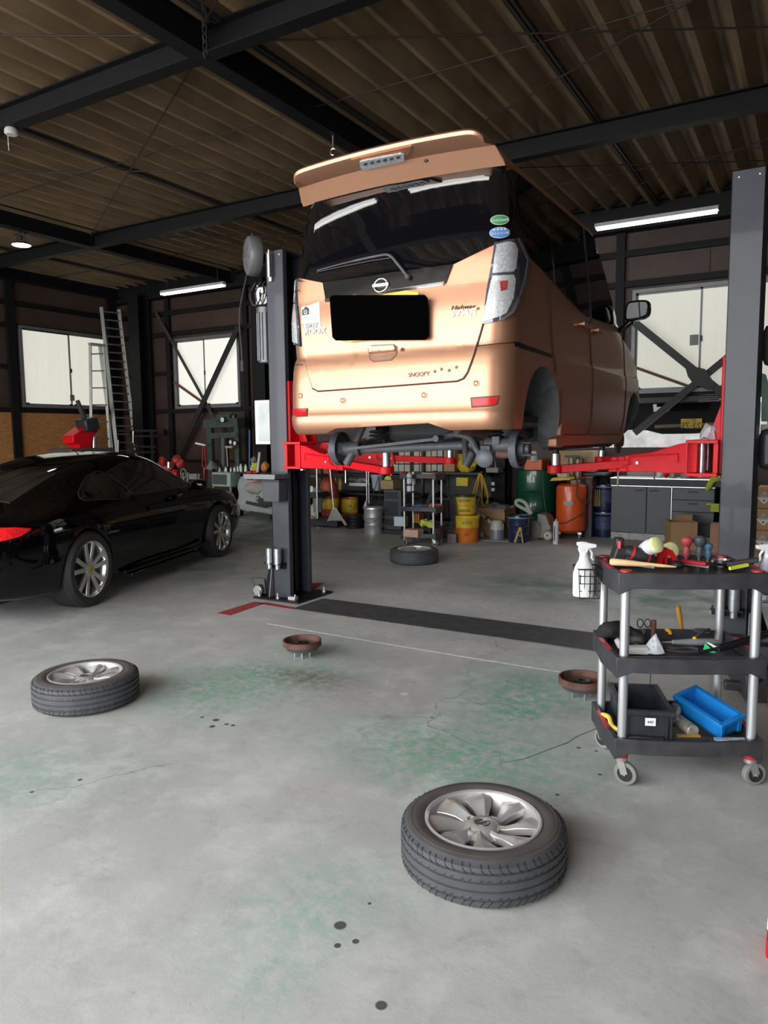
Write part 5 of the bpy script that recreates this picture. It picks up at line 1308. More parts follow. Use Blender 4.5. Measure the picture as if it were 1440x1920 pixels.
c = at(1118, 1120, Y=3.36); bc = Vector((-.862, 3.215, .745))
basket('wire_basket', 'black wire basket hooked on the left end of the front trolley', bc, TA, .10, .12)
sb = spray_bottle(bc + Vector((-.008, -.028, .006)), TA, 'white spray bottle in the wire basket at the trolley left end')
b = MB(); b.box((.018, -.030, .06), (.012, .002, .09)); b.box((-.008, -.0305, .08), (.03, .001, .04)); b.build('bottle_label', lblk, sb)
spray_bottle(bc + Vector((-.02, .03, .006)), TA + 2, 'second white spray bottle standing behind the first in the left basket', s=.97)
bc2 = Vector((-.165, 3.55, .745)); bc2 = at(1437, 1118, Y=3.50); bc2.z = .745
basket('wire_basket', 'black wire basket hooked on the right end of the front trolley', bc2, TA, .10, .12)
spray_bottle(bc2 + Vector((.0, 0, .006)), TA + PI, 'white headed spray bottle in the basket at the trolley right end', body=mat('lilac plastic', (.5, .5, .6), .4))
# ---- top shelf tools
hm = thing('hammer', 'long hammer with pale wooden handle across the front of the top shelf', 'hammer', S(1145, 1055, .91))
b = MB(); a0 = S(1143, 1053, .925); a1 = S(1268, 1063, .915); P = [a0.lerp(a1, t) for t in (0, .04, .3, .5, .8, 1)]; b.tube(P, [.010, .0155, .0135, .010, .007, .003], 14); part(b, 'handle', wood, hm)
b = MB(); b.tube([S(1185, 1058, .915), S(1200, 1060, .913), S(1228, 1065, .91)], [.011, .010, .006], 10); simple(b, 'spanner_handle', steel, 'silver tool handle lying beside the hammer on the top shelf', 'tool')
iw = thing('impact_wrench', 'black and red cordless impact driver lying on the left of the top shelf', 'power tool', S(1185, 1050, Z1))
i0 = S(1165, 1042, .97)
b = MB(); A = S(1172, 1032, .965); B = S(1222, 1050, .925); b.tube([A, A.lerp(B, .2), A.lerp(B, .5), A.lerp(B, .8), B], [.024, .03, .033, .028, .02], 16); part(b, 'motor_body', dark_plastic, iw)
b = MB(); b.tube([A.lerp(B, .22) + Vector((0, 0, .0)), A.lerp(B, .30)], [.0325, .0335], 16); b.tube([A.lerp(B, .82), A.lerp(B, .9)], [.0285, .026], 16); part(b, 'red_band', redpl, iw)
b = MB(); Cb = S(1160, 1038, .945); b.box(Cb, (.05, .07, .075), Matrix.Rotation(.5, 3, 'Z') @ Matrix.Rotation(.3, 3, 'Y')); b.box(Cb + Vector((.0, 0, .05)), (.035, .05, .04), Matrix.Rotation(.5, 3, 'Z')); part(b, 'battery', dark_plastic, iw, bev=.006)
b = MB(); q = Cb + Vector((.012, -.04, .045)); b.box(q, (.014, .012, .034)); part(b, 'battery_mark', redpl, iw, bev=.002)
b = MB(); b.cyl(S(1177, 1047, .93), S(1174, 1060, .905), .009); b.cyl(S(1188, 1052, .92), S(1186, 1062, .90), .009); part(b, 'clip', steel, iw)
rg_ = thing('ratchet_clamp', 'bright red geared tool standing on the middle of the top shelf', 'tool', S(1250, 1060, Z1))
b = MB(); pr = [(-.05, 0), (-.035, .07), (-.01, .085), (.02, .07), (.045, .03), (.055, 0), (.03, 0), (.012, .045), (-.008, .055), (-.02, .03), (-.02, 0)]
M = Matrix.Translation(S(1250, 1062, .885)) @ Matrix.Rotation(TA, 4, 'Z'); b.prism(pr, -.014, .014, 'XZ', M=M); b.prism([(-.012, 0), (-.012, .06), (.0, .065), (.002, 0)], -.01, .01, 'XZ', M=M); part(b, 'frame', red_p, rg_, bev=.003)
b = MB(); b.tube([M @ Vector((-.055 + .026 * math.cos(a), 0, .018 + .022 * math.sin(a))) for a in [2 * PI * i / 16 for i in range(16)]], .005, 8, True); part(b, 'ring', redpl, rg_)
b = MB(); b.sph(M @ Vector((.035, -.02, .012)), .026, (1.2, 1, .7)); part(b, 'knob', dark_plastic, rg_)
for (ax_, ay), (bx_, by), lb in (((1195, 1035), (1235, 1020), 'rear'), ((1232, 1040), (1262, 1030), 'front')):
    G = thing('work_glove', '%s of two white yellow cuffed gloves on the top shelf' % lb, 'glove', S(ax_, ay, .9))
    A = S(ax_, ay, .95 if lb == 'rear' else .92); B = S(bx_, by, 1.0 if lb == 'rear' else .96); b = MB(); b.tube([A, A.lerp(B, .3), A.lerp(B, .6), A.lerp(B, .85)], [.010, .026, .034, .034], 14); b.jit(.006, 30); part(b, 'glove_hand', glove_w, G)
    b = MB(); b.tube([A.lerp(B, .82), A.lerp(B, .95), B], [.0355, .034, .024], 14); part(b, 'cuff', glove_y, G)
rp = thing('red_plier', 'red handled folding tool lying on the right half of the top shelf', 'tool', S(1300, 1055, Z1))
b = MB(); b.bar(S(1278, 1052, .90), S(1326, 1058, .90), .03, .018); part(b, 'body', redpl, rp, bev=.005)
b = MB(); b.bar(S(1272, 1054, .89), S(1330, 1062, .885), .018, .012); part(b, 'jaw', steel, rp)
nt_ = thing('metal_cup', 'small silver cup on the right half of the top shelf', 'cup', S(1350, 1060, .865))
b = MB(); b.lathe([(.0, 0), (.022, 0), (.036, .014), (.038, .028), (.034, .028), (.03, .014), (0, .004)], S(1352, 1060, .868), seg=28); part(b, 'cup_body', steel, nt_)
kn = thing('box_cutter', 'large black cutter with a fluorescent yellow strip on the top shelf right corner', 'cutter', S(1390, 1055, .91))
b = MB(); b.bar(S(1362, 1059, .90), S(1422, 1049, .93), .03, .02); part(b, 'cutter_body', dark_plastic, kn, bev=.004)
b = MB(); b.bar(S(1368, 1066, .905), S(1402, 1059, .915), .012, .012); part(b, 'yellow_strip', mat('fluo yellow', (.75, .85, .05), .4), kn)
b = MB(); b.cyl(S(1255, 1044, .89), S(1293, 1042, .89), .004, seg=8); simple(b, 'steel_rod', steel, 'thin steel rod lying behind the red tool on the top shelf', 'rod')
b = MB(); b.cyl(S(1337, 1052, .87), S(1336, 1052, .93), .006, seg=10); simple(b, 'drill_bit', mat('dark red', (.2, .03, .03), .4), 'thin upright red and steel bit on the top shelf', 'bit')
# three knob headed drivers stood in the back rim
def knob_driver(px, z, rr, m_, label, hh=.10):
    p = at(px, 1040, Z=.905); c = TC + Matrix.Rotation(TA, 3, 'Z') @ Vector((0, .203, 0))
    # stand them along the back rim line
    d = Matrix.Rotation(TA, 3, 'Z') @ Vector((1, 0, 0)); best = min((abs((at(px, 1040, Z=.9) - (c + d * t)).cross(ray(px, 1040).normalized()).length), t) for t in [i * .004 - .3 for i in range(150)])[1]
    q = c + d * best; q.z = .865
    T = thing('stubby_driver', label, 'screwdriver', q)
    b = MB(); b.cyl(q, q + Vector((0, 0, .05)), .007, seg=10); part(b, 'shaft', steel, T)
    b = MB(); b.lathe([(0, .03), (.014, .03), (.017, .05), (.013, hh - .02), (.012, hh - .01)], q, seg=20); part(b, 'grip', m_, T)
    b = MB(); b.lathe([(0, hh - .02), (.010, hh - .015), (rr * .8, hh), (rr, hh + rr * .5), (rr * .9, hh + rr), (rr * .5, hh + rr * 1.3), (0, hh + rr * 1.35)], q, seg=24); part(b, 'knob', m_, T)
knob_driver(1267, 0, .026, mat('dusty red', (.42, .06, .07), .5), 'driver with a round red knob standing at the back of the top shelf', .09)
knob_driver(1289, 0, .028, mat('slate rubber', (.07, .08, .10), .5), 'driver with a round grey knob standing at the back of the top shelf', .09)
knob_driver(1305, 0, .019, mat('dull blue', (.07, .16, .25), .5), 'shorter driver with a blue knob standing at the back of the top shelf', .07)
# ---- middle shelf
gb = thing('black_glove', 'crumpled black glove hanging over the left end of the middle shelf', 'glove', S(1150, 1190, .55))
b = MB(); b.tube(smooth_poly([S(1120, 1190, .57), S(1135, 1182, .60), S(1155, 1180, .60), S(1180, 1184, .585), S(1200, 1192, .57)], False, 4), [.008, .014, .022, .03, .034, .036, .036, .036, .034, .034, .032, .032, .03, .028, .026, .024, .02], 12); b.jit(.012, 18); part(b, 'glove_body', cloth_b, gb)
b = MB(); b.sph(S(1195, 1200, .55), .04, (1, .8, .9)); b.sph(S(1195, 1212, .53), .022); b.sph(S(1178, 1192, .56), .035, (1.2, .9, .8)); b.jit(.006, 25); simple(b, 'tool_pouch', mat('black nylon', (.02, .02, .022), .6), 'lumpy black nylon pouch on the left part of the middle shelf', 'pouch')
sc_ = thing('scissors', 'black handled scissors standing upright at the back of the middle shelf', 'scissors', S(1205, 1190, .55))
pc = at(1206, 1170, Y=3.50)
for px in (1200, 1214):
    b = MB(); q = at(px, 1169, Y=3.50); b.tube([q + Vector((.0135 * math.cos(a), .004, .0195 * math.sin(a))) for a in [2 * PI * i / 20 for i in range(20)]], .003, 7, True); part(b, 'finger_ring', dark_plastic, sc_)
b = MB(); b.bar(at(1204, 1178, Y=3.5), at(1209, 1195, Y=3.5), .006, .004); b.bar(at(1210, 1178, Y=3.5), at(1206, 1195, Y=3.5), .006, .004); part(b, 'blade', steel, sc_)
b = MB(); q = at(1225, 1187, Y=3.53); b.lathe([(0, -.03), (.012, -.03), (.011, 0), (.0125, .03), (.0125, .055), (.011, .062), (0, .062)], q, seg=18); simple(b, 'wooden_handle', wood_d, 'dark worn wooden handle standing beside the scissors', 'handle')
for px, lb in ((1246, 'right'), (1232, 'left')):
    b = MB(); q = at(px + 4, 1188, Y=3.56); b.tube([q + Vector((.017 * math.cos(a), 0, .017 * math.sin(a))) for a in [PI * i / 12 for i in range(13)]], .0085, 10); simple(b, 'hose_clamp_tool', mat('orange yellow plastic', (.75, .36, .02), .35), 'orange yellow half ring at the back of the middle shelf, the %s one' % lb, 'tool ring')
sd_ = thing('screwdriver', 'screwdriver with an orange wooden handle upright at the back of the middle shelf', 'screwdriver', at(1279, 1188, Y=3.66))
A = at(1280, 1190, Y=3.66); B = at(1271, 1136, Y=3.66); b = MB(); b.cyl(A, A.lerp(B, .25), .005, seg=10); part(b, 'shaft', steel, sd_)
b = MB(); b.tube([A.lerp(B, t) for t in (.18, .24, .4, .46, .7, .95, 1)], [.009, .010, .0085, .011, .0125, .0115, .006], 12); part(b, 'handle', wood_o, sd_)
pb_m = mat('crinkled clear plastic', (.55, .57, .6), .15, var=.3, scale=60, coat=.8, bump=.6)
b = MB(); q = S(1228, 1222, .52); b.lathe([(0, .075), (.012, .062), (.03, .03), (.046, .0), (0, 0)], q, seg=14); b.jit(.012, 40); simple(b, 'plastic_bag', pb_m, 'crinkled clear plastic bag standing on the middle shelf', 'bag')
b = MB(); q = S(1190, 1218, .53); b.box(q, (.10, .04, .03), Matrix.Rotation(TA, 3, 'Z')); b.tube([S(1157, 1200, .55), S(1163, 1212, .54), S(1170, 1216, .53)], .012, 8); b.jit(.006, 30); simple(b, 'white_rag', mat('white rag', (.62, .62, .58), .9), 'folded white rag at the left front of the middle shelf', 'rag')
pl_ = thing('air_gun', 'pale grey pointed tool lying along the back of the middle shelf', 'tool', S(1290, 1205, .53))
A = S(1241, 1204, .55); B = S(1350, 1204, .54); b = MB(); b.tube([A, A.lerp(B, .17), A.lerp(B, .18), A.lerp(B, .5), A.lerp(B, .85), B], [.003, .005, .010, .016, .016, .008], 12); part(b, 'tool_body', mat('grey tool body', (.3, .31, .32), .4, .2), pl_)
b = MB(); b.tube(smooth_poly([S(1235, 1210, .53), S(1262, 1216, .53), S(1290, 1214, .53), S(1310, 1218, .53)], False, 4), .008, 8); b.tube(smooth_poly([S(1240, 1218, .525), S(1275, 1222, .525), S(1310, 1222, .525)], False, 4), .006, 8); simple(b, 'cable_bundle', rubber, 'black cable bundle in front of the pale grey tool on the middle shelf', 'cable')
hs = thing('rubber_hose', 'bent black hose with a yellow band on the middle shelf', 'hose', S(1300, 1200, .55))
A = at(1293, 1207, Y=3.40); B = at(1303, 1196, Y=3.42); Cc = at(1318, 1184, Y=3.46); D = at(1330, 1181, Y=3.5); b = MB(); b.tube(smooth_poly([B, Cc, D], False, 5), .008, 10); part(b, 'hose_tube', rubber, hs)
b = MB(); b.cyl(at(1297, 1205, Y=3.40), B, .0085); part(b, 'yellow_band', mat('yellow band', (.8, .55, .02), .5), hs)
b = MB(); b.tube([at(1317, 1183, Y=3.56) + Vector((.033 * math.cos(a), .0, .007 * math.sin(a))) for a in [2 * PI * i / 18 for i in range(18)]], .006, 8, True); simple(b, 'rubber_ring', rubber, 'black rubber ring on the back rim of the middle shelf', 'ring')
gc = thing('green_card', 'bright green and white folded card on the middle shelf', 'card', S(1330, 1215, .53))
b = MB(); q = [at(1322, 1206, Y=3.36), at(1316, 1224, Y=3.34), at(1346, 1218, Y=3.42)]; b.prism([(v.x, v.z) for v in q], 3.36, 3.366, 'XZ'); part(b, 'green_side', mat('vivid green', (.02, .55, .15), .5), gc, smooth=0)
b = MB(); q = [at(1323, 1205, Y=3.36), at(1345, 1218, Y=3.38), at(1349, 1211, Y=3.40), at(1330, 1204, Y=3.38)]; b.prism([(v.x, v.z) for v in q], 3.37, 3.376, 'XZ'); part(b, 'white_side', white_p, gc, smooth=0)
ub = thing('long_pry_bar', 'bundle of long black bars reaching out over the right end of the middle shelf', 'bars', S(1380, 1205, .57))
b = MB(); b.cyl(at(1346, 1219, Y=3.30), at(1452, 1188, Y=3.62), .011); b.cyl(at(1310, 1224, Y=3.25), at(1352, 1214, Y=3.32), .007); part(b, 'bar', black_metal, ub)
b = MB(); b.cyl(at(1348, 1212, Y=3.34), at(1450, 1182, Y=3.66), .008); part(b, 'bar', black_metal, ub)
# ---- bottom shelf
def crate(name, label, c, rot, lx, ly, h, m_, t=.008):
    T = thing(name, label, 'crate', c); M = Matrix.Translation(c) @ rot.to_4x4(); b = MB()
    def bx(a_, b_): 
        v0 = len(b.bm.verts); b.box2(a_, b_); b.bm.verts.ensure_lookup_table(); bmesh.ops.transform(b.bm, matrix=M, verts=b.bm.verts[v0:])
    bx((-lx / 2, -ly / 2, 0), (lx / 2, ly / 2, t)); bx((-lx / 2, -ly / 2, 0), (lx / 2, -ly / 2 + t, h)); bx((-lx / 2, ly / 2 - t, 0), (lx / 2, ly / 2, h)); bx((-lx / 2, -ly / 2, 0), (-lx / 2 + t, ly / 2, h)); bx((lx / 2 - t, -ly / 2, 0), (lx / 2, ly / 2, h))
    for sx in (-1, 1):
        for f in (.8, .97): bx((sx * lx / 2 * f - .004, -ly / 2 - .009, .0), (sx * lx / 2 * f + .004, -ly / 2, h - .02)); bx((sx * lx / 2 * f - .004, ly / 2, .0), (sx * lx / 2 * f + .004, ly / 2 + .009, h - .02))
    part(b, 'crate_body', m_, T, smooth=0)
    b = MB(); r_ = .012
    for a_, b_ in (((-lx / 2 - r_, -ly / 2 - r_, h - .02), (lx / 2 + r_, -ly / 2, h)), ((-lx / 2 - r_, ly / 2, h - .02), (lx / 2 + r_, ly / 2 + r_, h)), ((-lx / 2 - r_, -ly / 2, h - .02), (-lx / 2, ly / 2, h)), ((lx / 2, -ly / 2, h - .02), (lx / 2 + r_, ly / 2, h))): bx(a_, b_)
    part(b, 'crate_rim', m_, T, bev=.002)
    return T, M
crm = mat('black crate plastic', (.022, .024, .030), .4, var=.3, scale=20)
rc = Matrix.Rotation(TA - .10, 3, 'Z')
kc = TC + Matrix.Rotation(TA, 3, 'Z') @ Vector((-.145, -.02, 0)); kc.z = Z3 + .035
ck, MK = crate('black_crate', 'black plastic crate with a small white label on the bottom shelf', kc, rc, .195, .33, .115, crm)
b = MB(); v0 = 0; b.box2((-.01, -.179, .055), (.032, -.176, .088)); bmesh.ops.transform(b.bm, matrix=MK, verts=b.bm.verts); part(b, 'label', white_p, ck, smooth=0)
text_mesh('643', .016, lblk, ck, PM[ck.name].inverted() @ MK @ frame((.011, -.1795, .071), (1, 0, 0), (0, 0, 1)), 'label_text')
bluem = mat('blue crate plastic', (.015, .22, .62), .35, var=.1)
kb = TC + Matrix.Rotation(TA, 3, 'Z') @ Vector((.150, .0, 0)); kb.z = Z3 + .042
rb_ = Matrix.Rotation(TA + .55, 3, 'Z') @ Matrix.Rotation(R(13), 3, 'X') @ Matrix.Rotation(R(-10), 3, 'Y')
crate('blue_crate', 'bright blue plastic crate tipped on its side on the bottom shelf', kb, rb_, .12, .235, .08, bluem)
b = MB(); A = S(1268, 1365, .20); B = S(1290, 1338, .20); b.cyl(S(1300, 1372, .20), S(1265, 1345, .21), .028, seg=24); simple(b, 'spray_can', mat('cream printed can', (.5, .48, .42), .4, .3, var=.35, scale=30), 'cream spray can lying between the two crates', 'spray can', bev=.004)
b = MB(); b.tube(smooth_poly([S(1130, 1340, .205), S(1142, 1345, .215), S(1148, 1362, .2), S(1165, 1372, .2)], False, 4), .011, 8); bmesh.ops.scale(b.bm, vec=(1, 1, 1), verts=b.bm.verts); simple(b, 'yellow_strap', mat('yellow strap', (.75, .6, .12), .6), 'folded yellow strap at the left of the black crate', 'strap')
b = MB(); b.box(S(1180, 1381, .185), (.07, .03, .014), Matrix.Rotation(TA, 3, 'Z')); simple(b, 'orange_marker', mat('amber plastic', (.7, .38, .06), .4), 'short amber stick under the black crate', 'stick')
b = MB(); b.bar(S(1268, 1381, .185), S(1312, 1381, .185), .02, .014); simple(b, 'orange_marker', mat('amber plastic', (.7, .38, .06), .4), 'short amber stick in front of the spray can', 'stick')
b = MB(); b.sph(S(1264, 1342, .225), .038, (.8, 1.0, 1.3)); b.jit(.02, 28); simple(b, 'plastic_bag', mat('clear poly bag', (.2, .21, .22), .12, var=.5, scale=50, coat=1., bump=.6), 'clear poly bag stuffed between the black and blue crates', 'bag')
b = MB(); b.box(S(1370, 1392, .19), (.12, .04, .02), Matrix.Rotation(TA, 3, 'Z')); b.jit(.012, 35); simple(b, 'plastic_bag', pb_m, 'clear plastic wrapper at the right front of the bottom shelf', 'bag')
b = MB(); p_ = TC + Matrix.Rotation(TA, 3, 'Z') @ Vector((-.10, .14, 0)); b.cyl(at(1219, 1298, Y=3.45), at(1220, 1258, Y=3.45), .002, seg=6); simple(b, 'hanging_wire', black_metal, 'thin dark wire hanging under the middle shelf', 'wire')
# ---- things on the floor at the right edge
b = MB()
for k in range(14):
    a = random.random() * 6; c = at(1395 + random.random() * 60, 1205 + random.random() * 50, Y=4.3 + random.random() * .4); c.z = max(c.z, .03); b.tube([c, c + Vector((.18 * math.cos(a), .1 * math.sin(a), .02)), c + Vector((.3 * math.cos(a + .5), .2 * math.sin(a), -.0))], .014, 6)
hp = thing('black_machine', 'dark heap of black bars and cables behind the trolley at the right edge', 'machine', (-.15, 4.5, 0)); part(b, 'cable_tangle', black_metal, hp)
b = MB(); b.box((-.12, 4.6, .1), (.5, .45, .18), Matrix.Rotation(.3, 3, 'Z')); b.box((-.3, 4.42, .06), (.22, .06, .05), Matrix.Rotation(.2, 3, 'Z')); b.box((-.05, 4.5, .25), (.4, .2, .12)); part(b, 'machine_base', tplast, hp, bev=.01)
b = MB(); p_ = at(1440, 1300, Z=0); b.box((p_.x + .16, p_.y - .12, .05), (.32, .3, .1), Matrix.Rotation(.1, 3, 'Z')); simple(b, 'red_ramp', mat('dull red steel', (.25, .02, .03), .5), 'dull red steel block on the floor cut by the right edge', 'block', bev=.006)
fb = at(1443, 1790, Z=0); T = thing('jack_foot', 'red and white machine foot cut off by the lower right edge', 'foot', fb)
b = MB(); b.box((.02, .02, .03), (.06, .1, .06)); b.build('red_foot', red_p, T, bev=.01)
b = MB(); b.box((.02, .05, .075), (.06, .08, .03)); b.build('white_top', white_p, T, bev=.006)
b = MB(); b.box((.02, .07, .10), (.05, .05, .03)); b.build('black_cap', dark_plastic, T, bev=.006)
# ================================================================== things at the back of the workshop
def gp(px, py): return at(px, py, Z=0)
def hz(px, py, Y): return at(px, py, Y=Y).z
def bxo(name, px0, py0, px1, py1, Y, dep, m, label, cat, bev=.004, parent=None, part_name=None, zmin=None):
    """a box whose front face spans the given outline at depth Y"""
    a = at(px0, py1, Y=Y); b_ = at(px1, py0, Y=Y)
    z0 = a.z if zmin is None else zmin
    o = MB().box2((a.x, Y, z0), (b_.x, Y + dep, b_.z))
    if parent is None: return tag(o.build(name, m, bev=bev), label, cat)
    return o.build(name, m, parent, world=True, bev=bev)
pm_ = lambda n, c, r=.5, **k: mat(n, c, r, **k)
shelfm = pm_('dark rack', (.014, .015, .017), .5); greyd = pm_('dark grey plastic', (.05, .052, .055), .5); greym = pm_('mid grey plastic', (.17, .17, .17), .5)
cream = pm_('cream plastic', (.42, .41, .36), .5); oran = pm_('orange pail print', (.55, .15, .02), .4, var=.3, scale=6); yelp = pm_('yellow pail print', (.55, .38, .02), .4, var=.2, scale=6)
navy = pm_('navy pail', (.012, .02, .06), .3, coat=.3, var=.2); paleb = pm_('pale blue rim', (.25, .32, .42), .45); tin = mat('tin pail', (.6, .61, .62), .42, .8, var=.1)
inkb = pm_('pail lettering black', (.02, .02, .015), .5)
def pail(name, label, c, r, h, m, rim=None, lid=None, ribs=(.33, .62), handle=True, band=None, txt=None, tm=None, group=None):
    T = thing(name, label, 'pail', c, group=group)
    b = MB(); prof = [(0, 0), (r * .93, 0), (r * .94, .006)]
    for k in ribs: prof += [(r * (.94 + .06 * k), h * k - .006), (r * (.97 + .06 * k), h * k), (r * (.94 + .06 * k), h * k + .006)]
    prof += [(r, h - .01), (r * 1.03, h), (r * .99, h), (r * .97, h * .9), (r * .9, h * .85), (0, h * .85)]
    b.lathe(prof, seg=32); b.build('pail_body', m, T)
    if band: b = MB(); b.lathe([(r * (.945 + .055 * band[0]) + .0015, h * band[0]), (r * (.945 + .055 * band[1]) + .003, h * band[1])], seg=32); b.build('printed_band', band[2], T)
    if rim: b = MB(); b.lathe([(r * 1.0, h - .035), (r * 1.05, h - .03), (r * 1.06, h), (r * .96, h + .002), (r * .95, h - .01)], seg=32); b.build('rim', rim, T)
    if lid: b = MB(); b.lathe([(0, h + .008), (r * .95, h + .008), (r * 1.06, h + .004), (r * 1.07, h - .018), (r * 1.02, h - .02)], seg=32); b.build('lid', lid, T)
    if handle: b = MB(); b.tube([(r * 1.04 * math.cos(a), -r * 1.04 * abs(math.sin(a)) * 1.0 - .005, h * .86 - h * .42 * math.sin(a)) for a in [PI * i / 18 for i in range(19)]], .003, 6); b.build('handle', steel, T)
    if txt:
        f = (CAM - Vector(c)); f.z = 0; f.normalize(); x = Vector((-f.y, f.x, 0))
        for k, (t_, z, s_) in enumerate(txt): text_mesh(t_, s_, tm or inkb, T, frame(f * (r * 1.045) + Vector((0, 0, h * z)), x, (0, 0, 1)), 'pail_lettering')
    return T
def P(px, py, wpx, top):
    g = gp(px, py); r = mpp(g) * wpx / 2; g = g + Vector((0, 1, 0)) * r * .5; return g, r, hz(px, top, g.y)
g, r, h = P(696, 1001, 36, 951); pail('steel_pail', 'shiny steel pail with wire handle on the floor behind the lift', g, r, h, tin, lid=tin)
g, r, h = P(870, 1016, 47, 965); lo = g
pail('oil_pail', 'open orange and yellow oil pail on the floor under two stacked rims', g, r, h, oran, rim=pm_('bright yellow rim', (.6, .5, .02)), ribs=(), handle=False, band=(.55, .93, yelp), txt=(('スズキ', .74, .05), ('純正', .3, .03)))
g2 = g + Vector((-.03, 0, h + .0)); h2 = hz(866, 928, g.y) - h
pail('oil_pail', 'orange and yellow pail with black lid standing on the open oil pail', g2, r * .88, h2, oran, lid=dark_plastic, ribs=(.5,), handle=False, band=(.08, .95, yelp), txt=(('SUZUKI', .76, .045), ('SUZUKI', .26, .045)))
g, r, h = P(969, 1017, 40, 966); pail('navy_pail', 'navy blue pail with pale rim in front of the cardboard box', g, r, h, navy, lid=navy, rim=paleb, handle=True, txt=(('OIL', .3, .05),), tm=paleb)
b = MB(); f = Vector((.02, -r * 1.04, .02)); b.bar(g + Vector((.0, -r * 1.02, .01)), g + Vector((.07, -r * 1.02, h * .6)), .03, .004, up=(0, 1, 0)); b.bar(g + Vector((.11, -r * 1., .01)), g + Vector((.08, -r * 1.02, h * .6)), .018, .004, up=(0, 1, 0)); tag(b.build('gold_sticker', pm_('gold print', (.4, .24, .04))), 'gold A shaped print on the navy pail', 'sticker')
for z, nm in ((0, 'lower'), (1, 'upper')):
    gq = at(1127, 1004, Z=0); gq = Vector((-2.60, 10.55, 0)); r = .15; h = .33
    pail('navy_pail', 'navy blue pail left of the grey cabinets, the %s of the two stacked' % nm, gq + Vector((0, 0, z * .375)), r, .36, navy, lid=navy, rim=paleb, handle=False, band=(.3, .8, pm_('pail print', (.04, .06, .12), var=.5, scale=30)))
b = MB(); 
for k in range(5): b.bar((-2.70 + k * .018, 10.385, .44), (-2.76 + k * .03, 10.385, .68), .009, .004, up=(0, 1, 0))
tag(b.build('tube_bundle', pm_('gold tubes', (.42, .26, .05))), 'row of thin gold stripes on the upper navy pail', 'stripes')
g, r, h = P(652, 983, 32, 933); pail('oil_pail', 'yellow topped orange pail on the floor left of the steel pail', g, r, h, oran, ribs=(.45, .8), band=(.45, .95, yelp), txt=(('OIL', .7, .05),))
g, r, h = P(622, 975, 30, 936); gl = g
pail('oil_pail', 'lower yellow red pail behind the dustpan', g + Vector((0, .3, 0)), r, h, oran, band=(.5, .95, yelp), handle=False); h2 = hz(620, 896, g.y) - h
pail('oil_pail', 'upper yellow red pail stacked behind the dustpan', g + Vector((0, .3, h + .01)), r, h2, oran, band=(.3, .95, yelp), handle=False)
b = MB(); q = at(611, 985, Y=9.75); b.lathe([(0, 0), (.10, 0), (.13, .16), (.17, .38), (.16, .55), (.09, .72), (.05, .86), (.0, .88)], (q.x, 9.85, .05), seg=28); T = thing('fender_cone', 'tall red and yellow rounded cone behind the dustpan', 'cone', (q.x, 9.85, 0)); part(b, 'cone_body', pm_('dusty red cone', (.32, .05, .02), .45), T)
b = MB(); b.lathe([(.131, .17), (.172, .38), (.165, .42)], (q.x, 9.85, .05), seg=28); part(b, 'yellow_band', yelp, T)
# stacked black reels
for k in range(4):
    gq = gp(665, 990) + Vector((0, 0, .055 * k)); b = MB(); b.lathe([(.0, 0), (.14, 0), (.15, .01), (.15, .016), (.12, .024), (.12, .034), (.15, .042), (.14, .05), (0, .05)], gq, seg=32); tag(b.build('black_reel', dark_plastic), ('bottom', 'second lowest', 'third', 'topmost')[k] + ' glossy black disc of the stack left of the steel pail', 'reel', 'black discs stacked by the steel pail')
# dustpan, brooms
T = thing('dustpan', 'long handled metal dustpan leaning before the orange pails', 'dustpan', gp(630, 988))
b = MB(); pr = [gp(613, 985), gp(650, 985)]; A = at(624, 953, Y=9.5); 
b.prism([(at(x, y, Y=9.5).x, at(x, y, Y=9.5).z) for x, y in ((613, 978), (623, 952), (630, 952), (651, 984), (646, 985), (640, 976), (620, 976))], 9.5, 9.51, 'XZ'); part(b, 'pan', steel, T, smooth=0)
b = MB(); b.prism([(at(x, y, Y=9.53).x, at(x, y, Y=9.53).z) for x, y in ((618, 978), (624, 956), (629, 956), (641, 977))], 9.53, 9.6, 'XZ'); part(b, 'pan_inside', pm_('pan brown', (.12, .07, .045)), T, smooth=0)
b = MB(); b.cyl(at(626, 955, Y=9.5), at(618, 872, Y=9.5), .012); part(b, 'handle', alu, T)
for px, pb, Y, lb in ((687, 940, 9.45, 'left'), (691, 946, 9.5, 'middle')):
    b = MB(); b.cyl(at(px + 1, pb, Y=Y), at(px, 860, Y=Y), .010); b.lathe([(0, 0), (.06, 0), (.02, .1), (0, .11)], at(px, pb + 12, Y=Y), seg=12); tag(b.build('broom', alu), 'thin silver broom handle rising behind the steel pail, the %s one' % lb, 'broom')
b = MB(); b.cyl(at(692, 950, Y=9.5), at(710, 893, Y=9.6), .006); b.cyl(at(710, 893, Y=9.6), at(713, 955, Y=9.6), .006); tag(b.build('bent_stand', black_metal), 'thin dark bent wire frame standing right of the steel pail', 'frame')
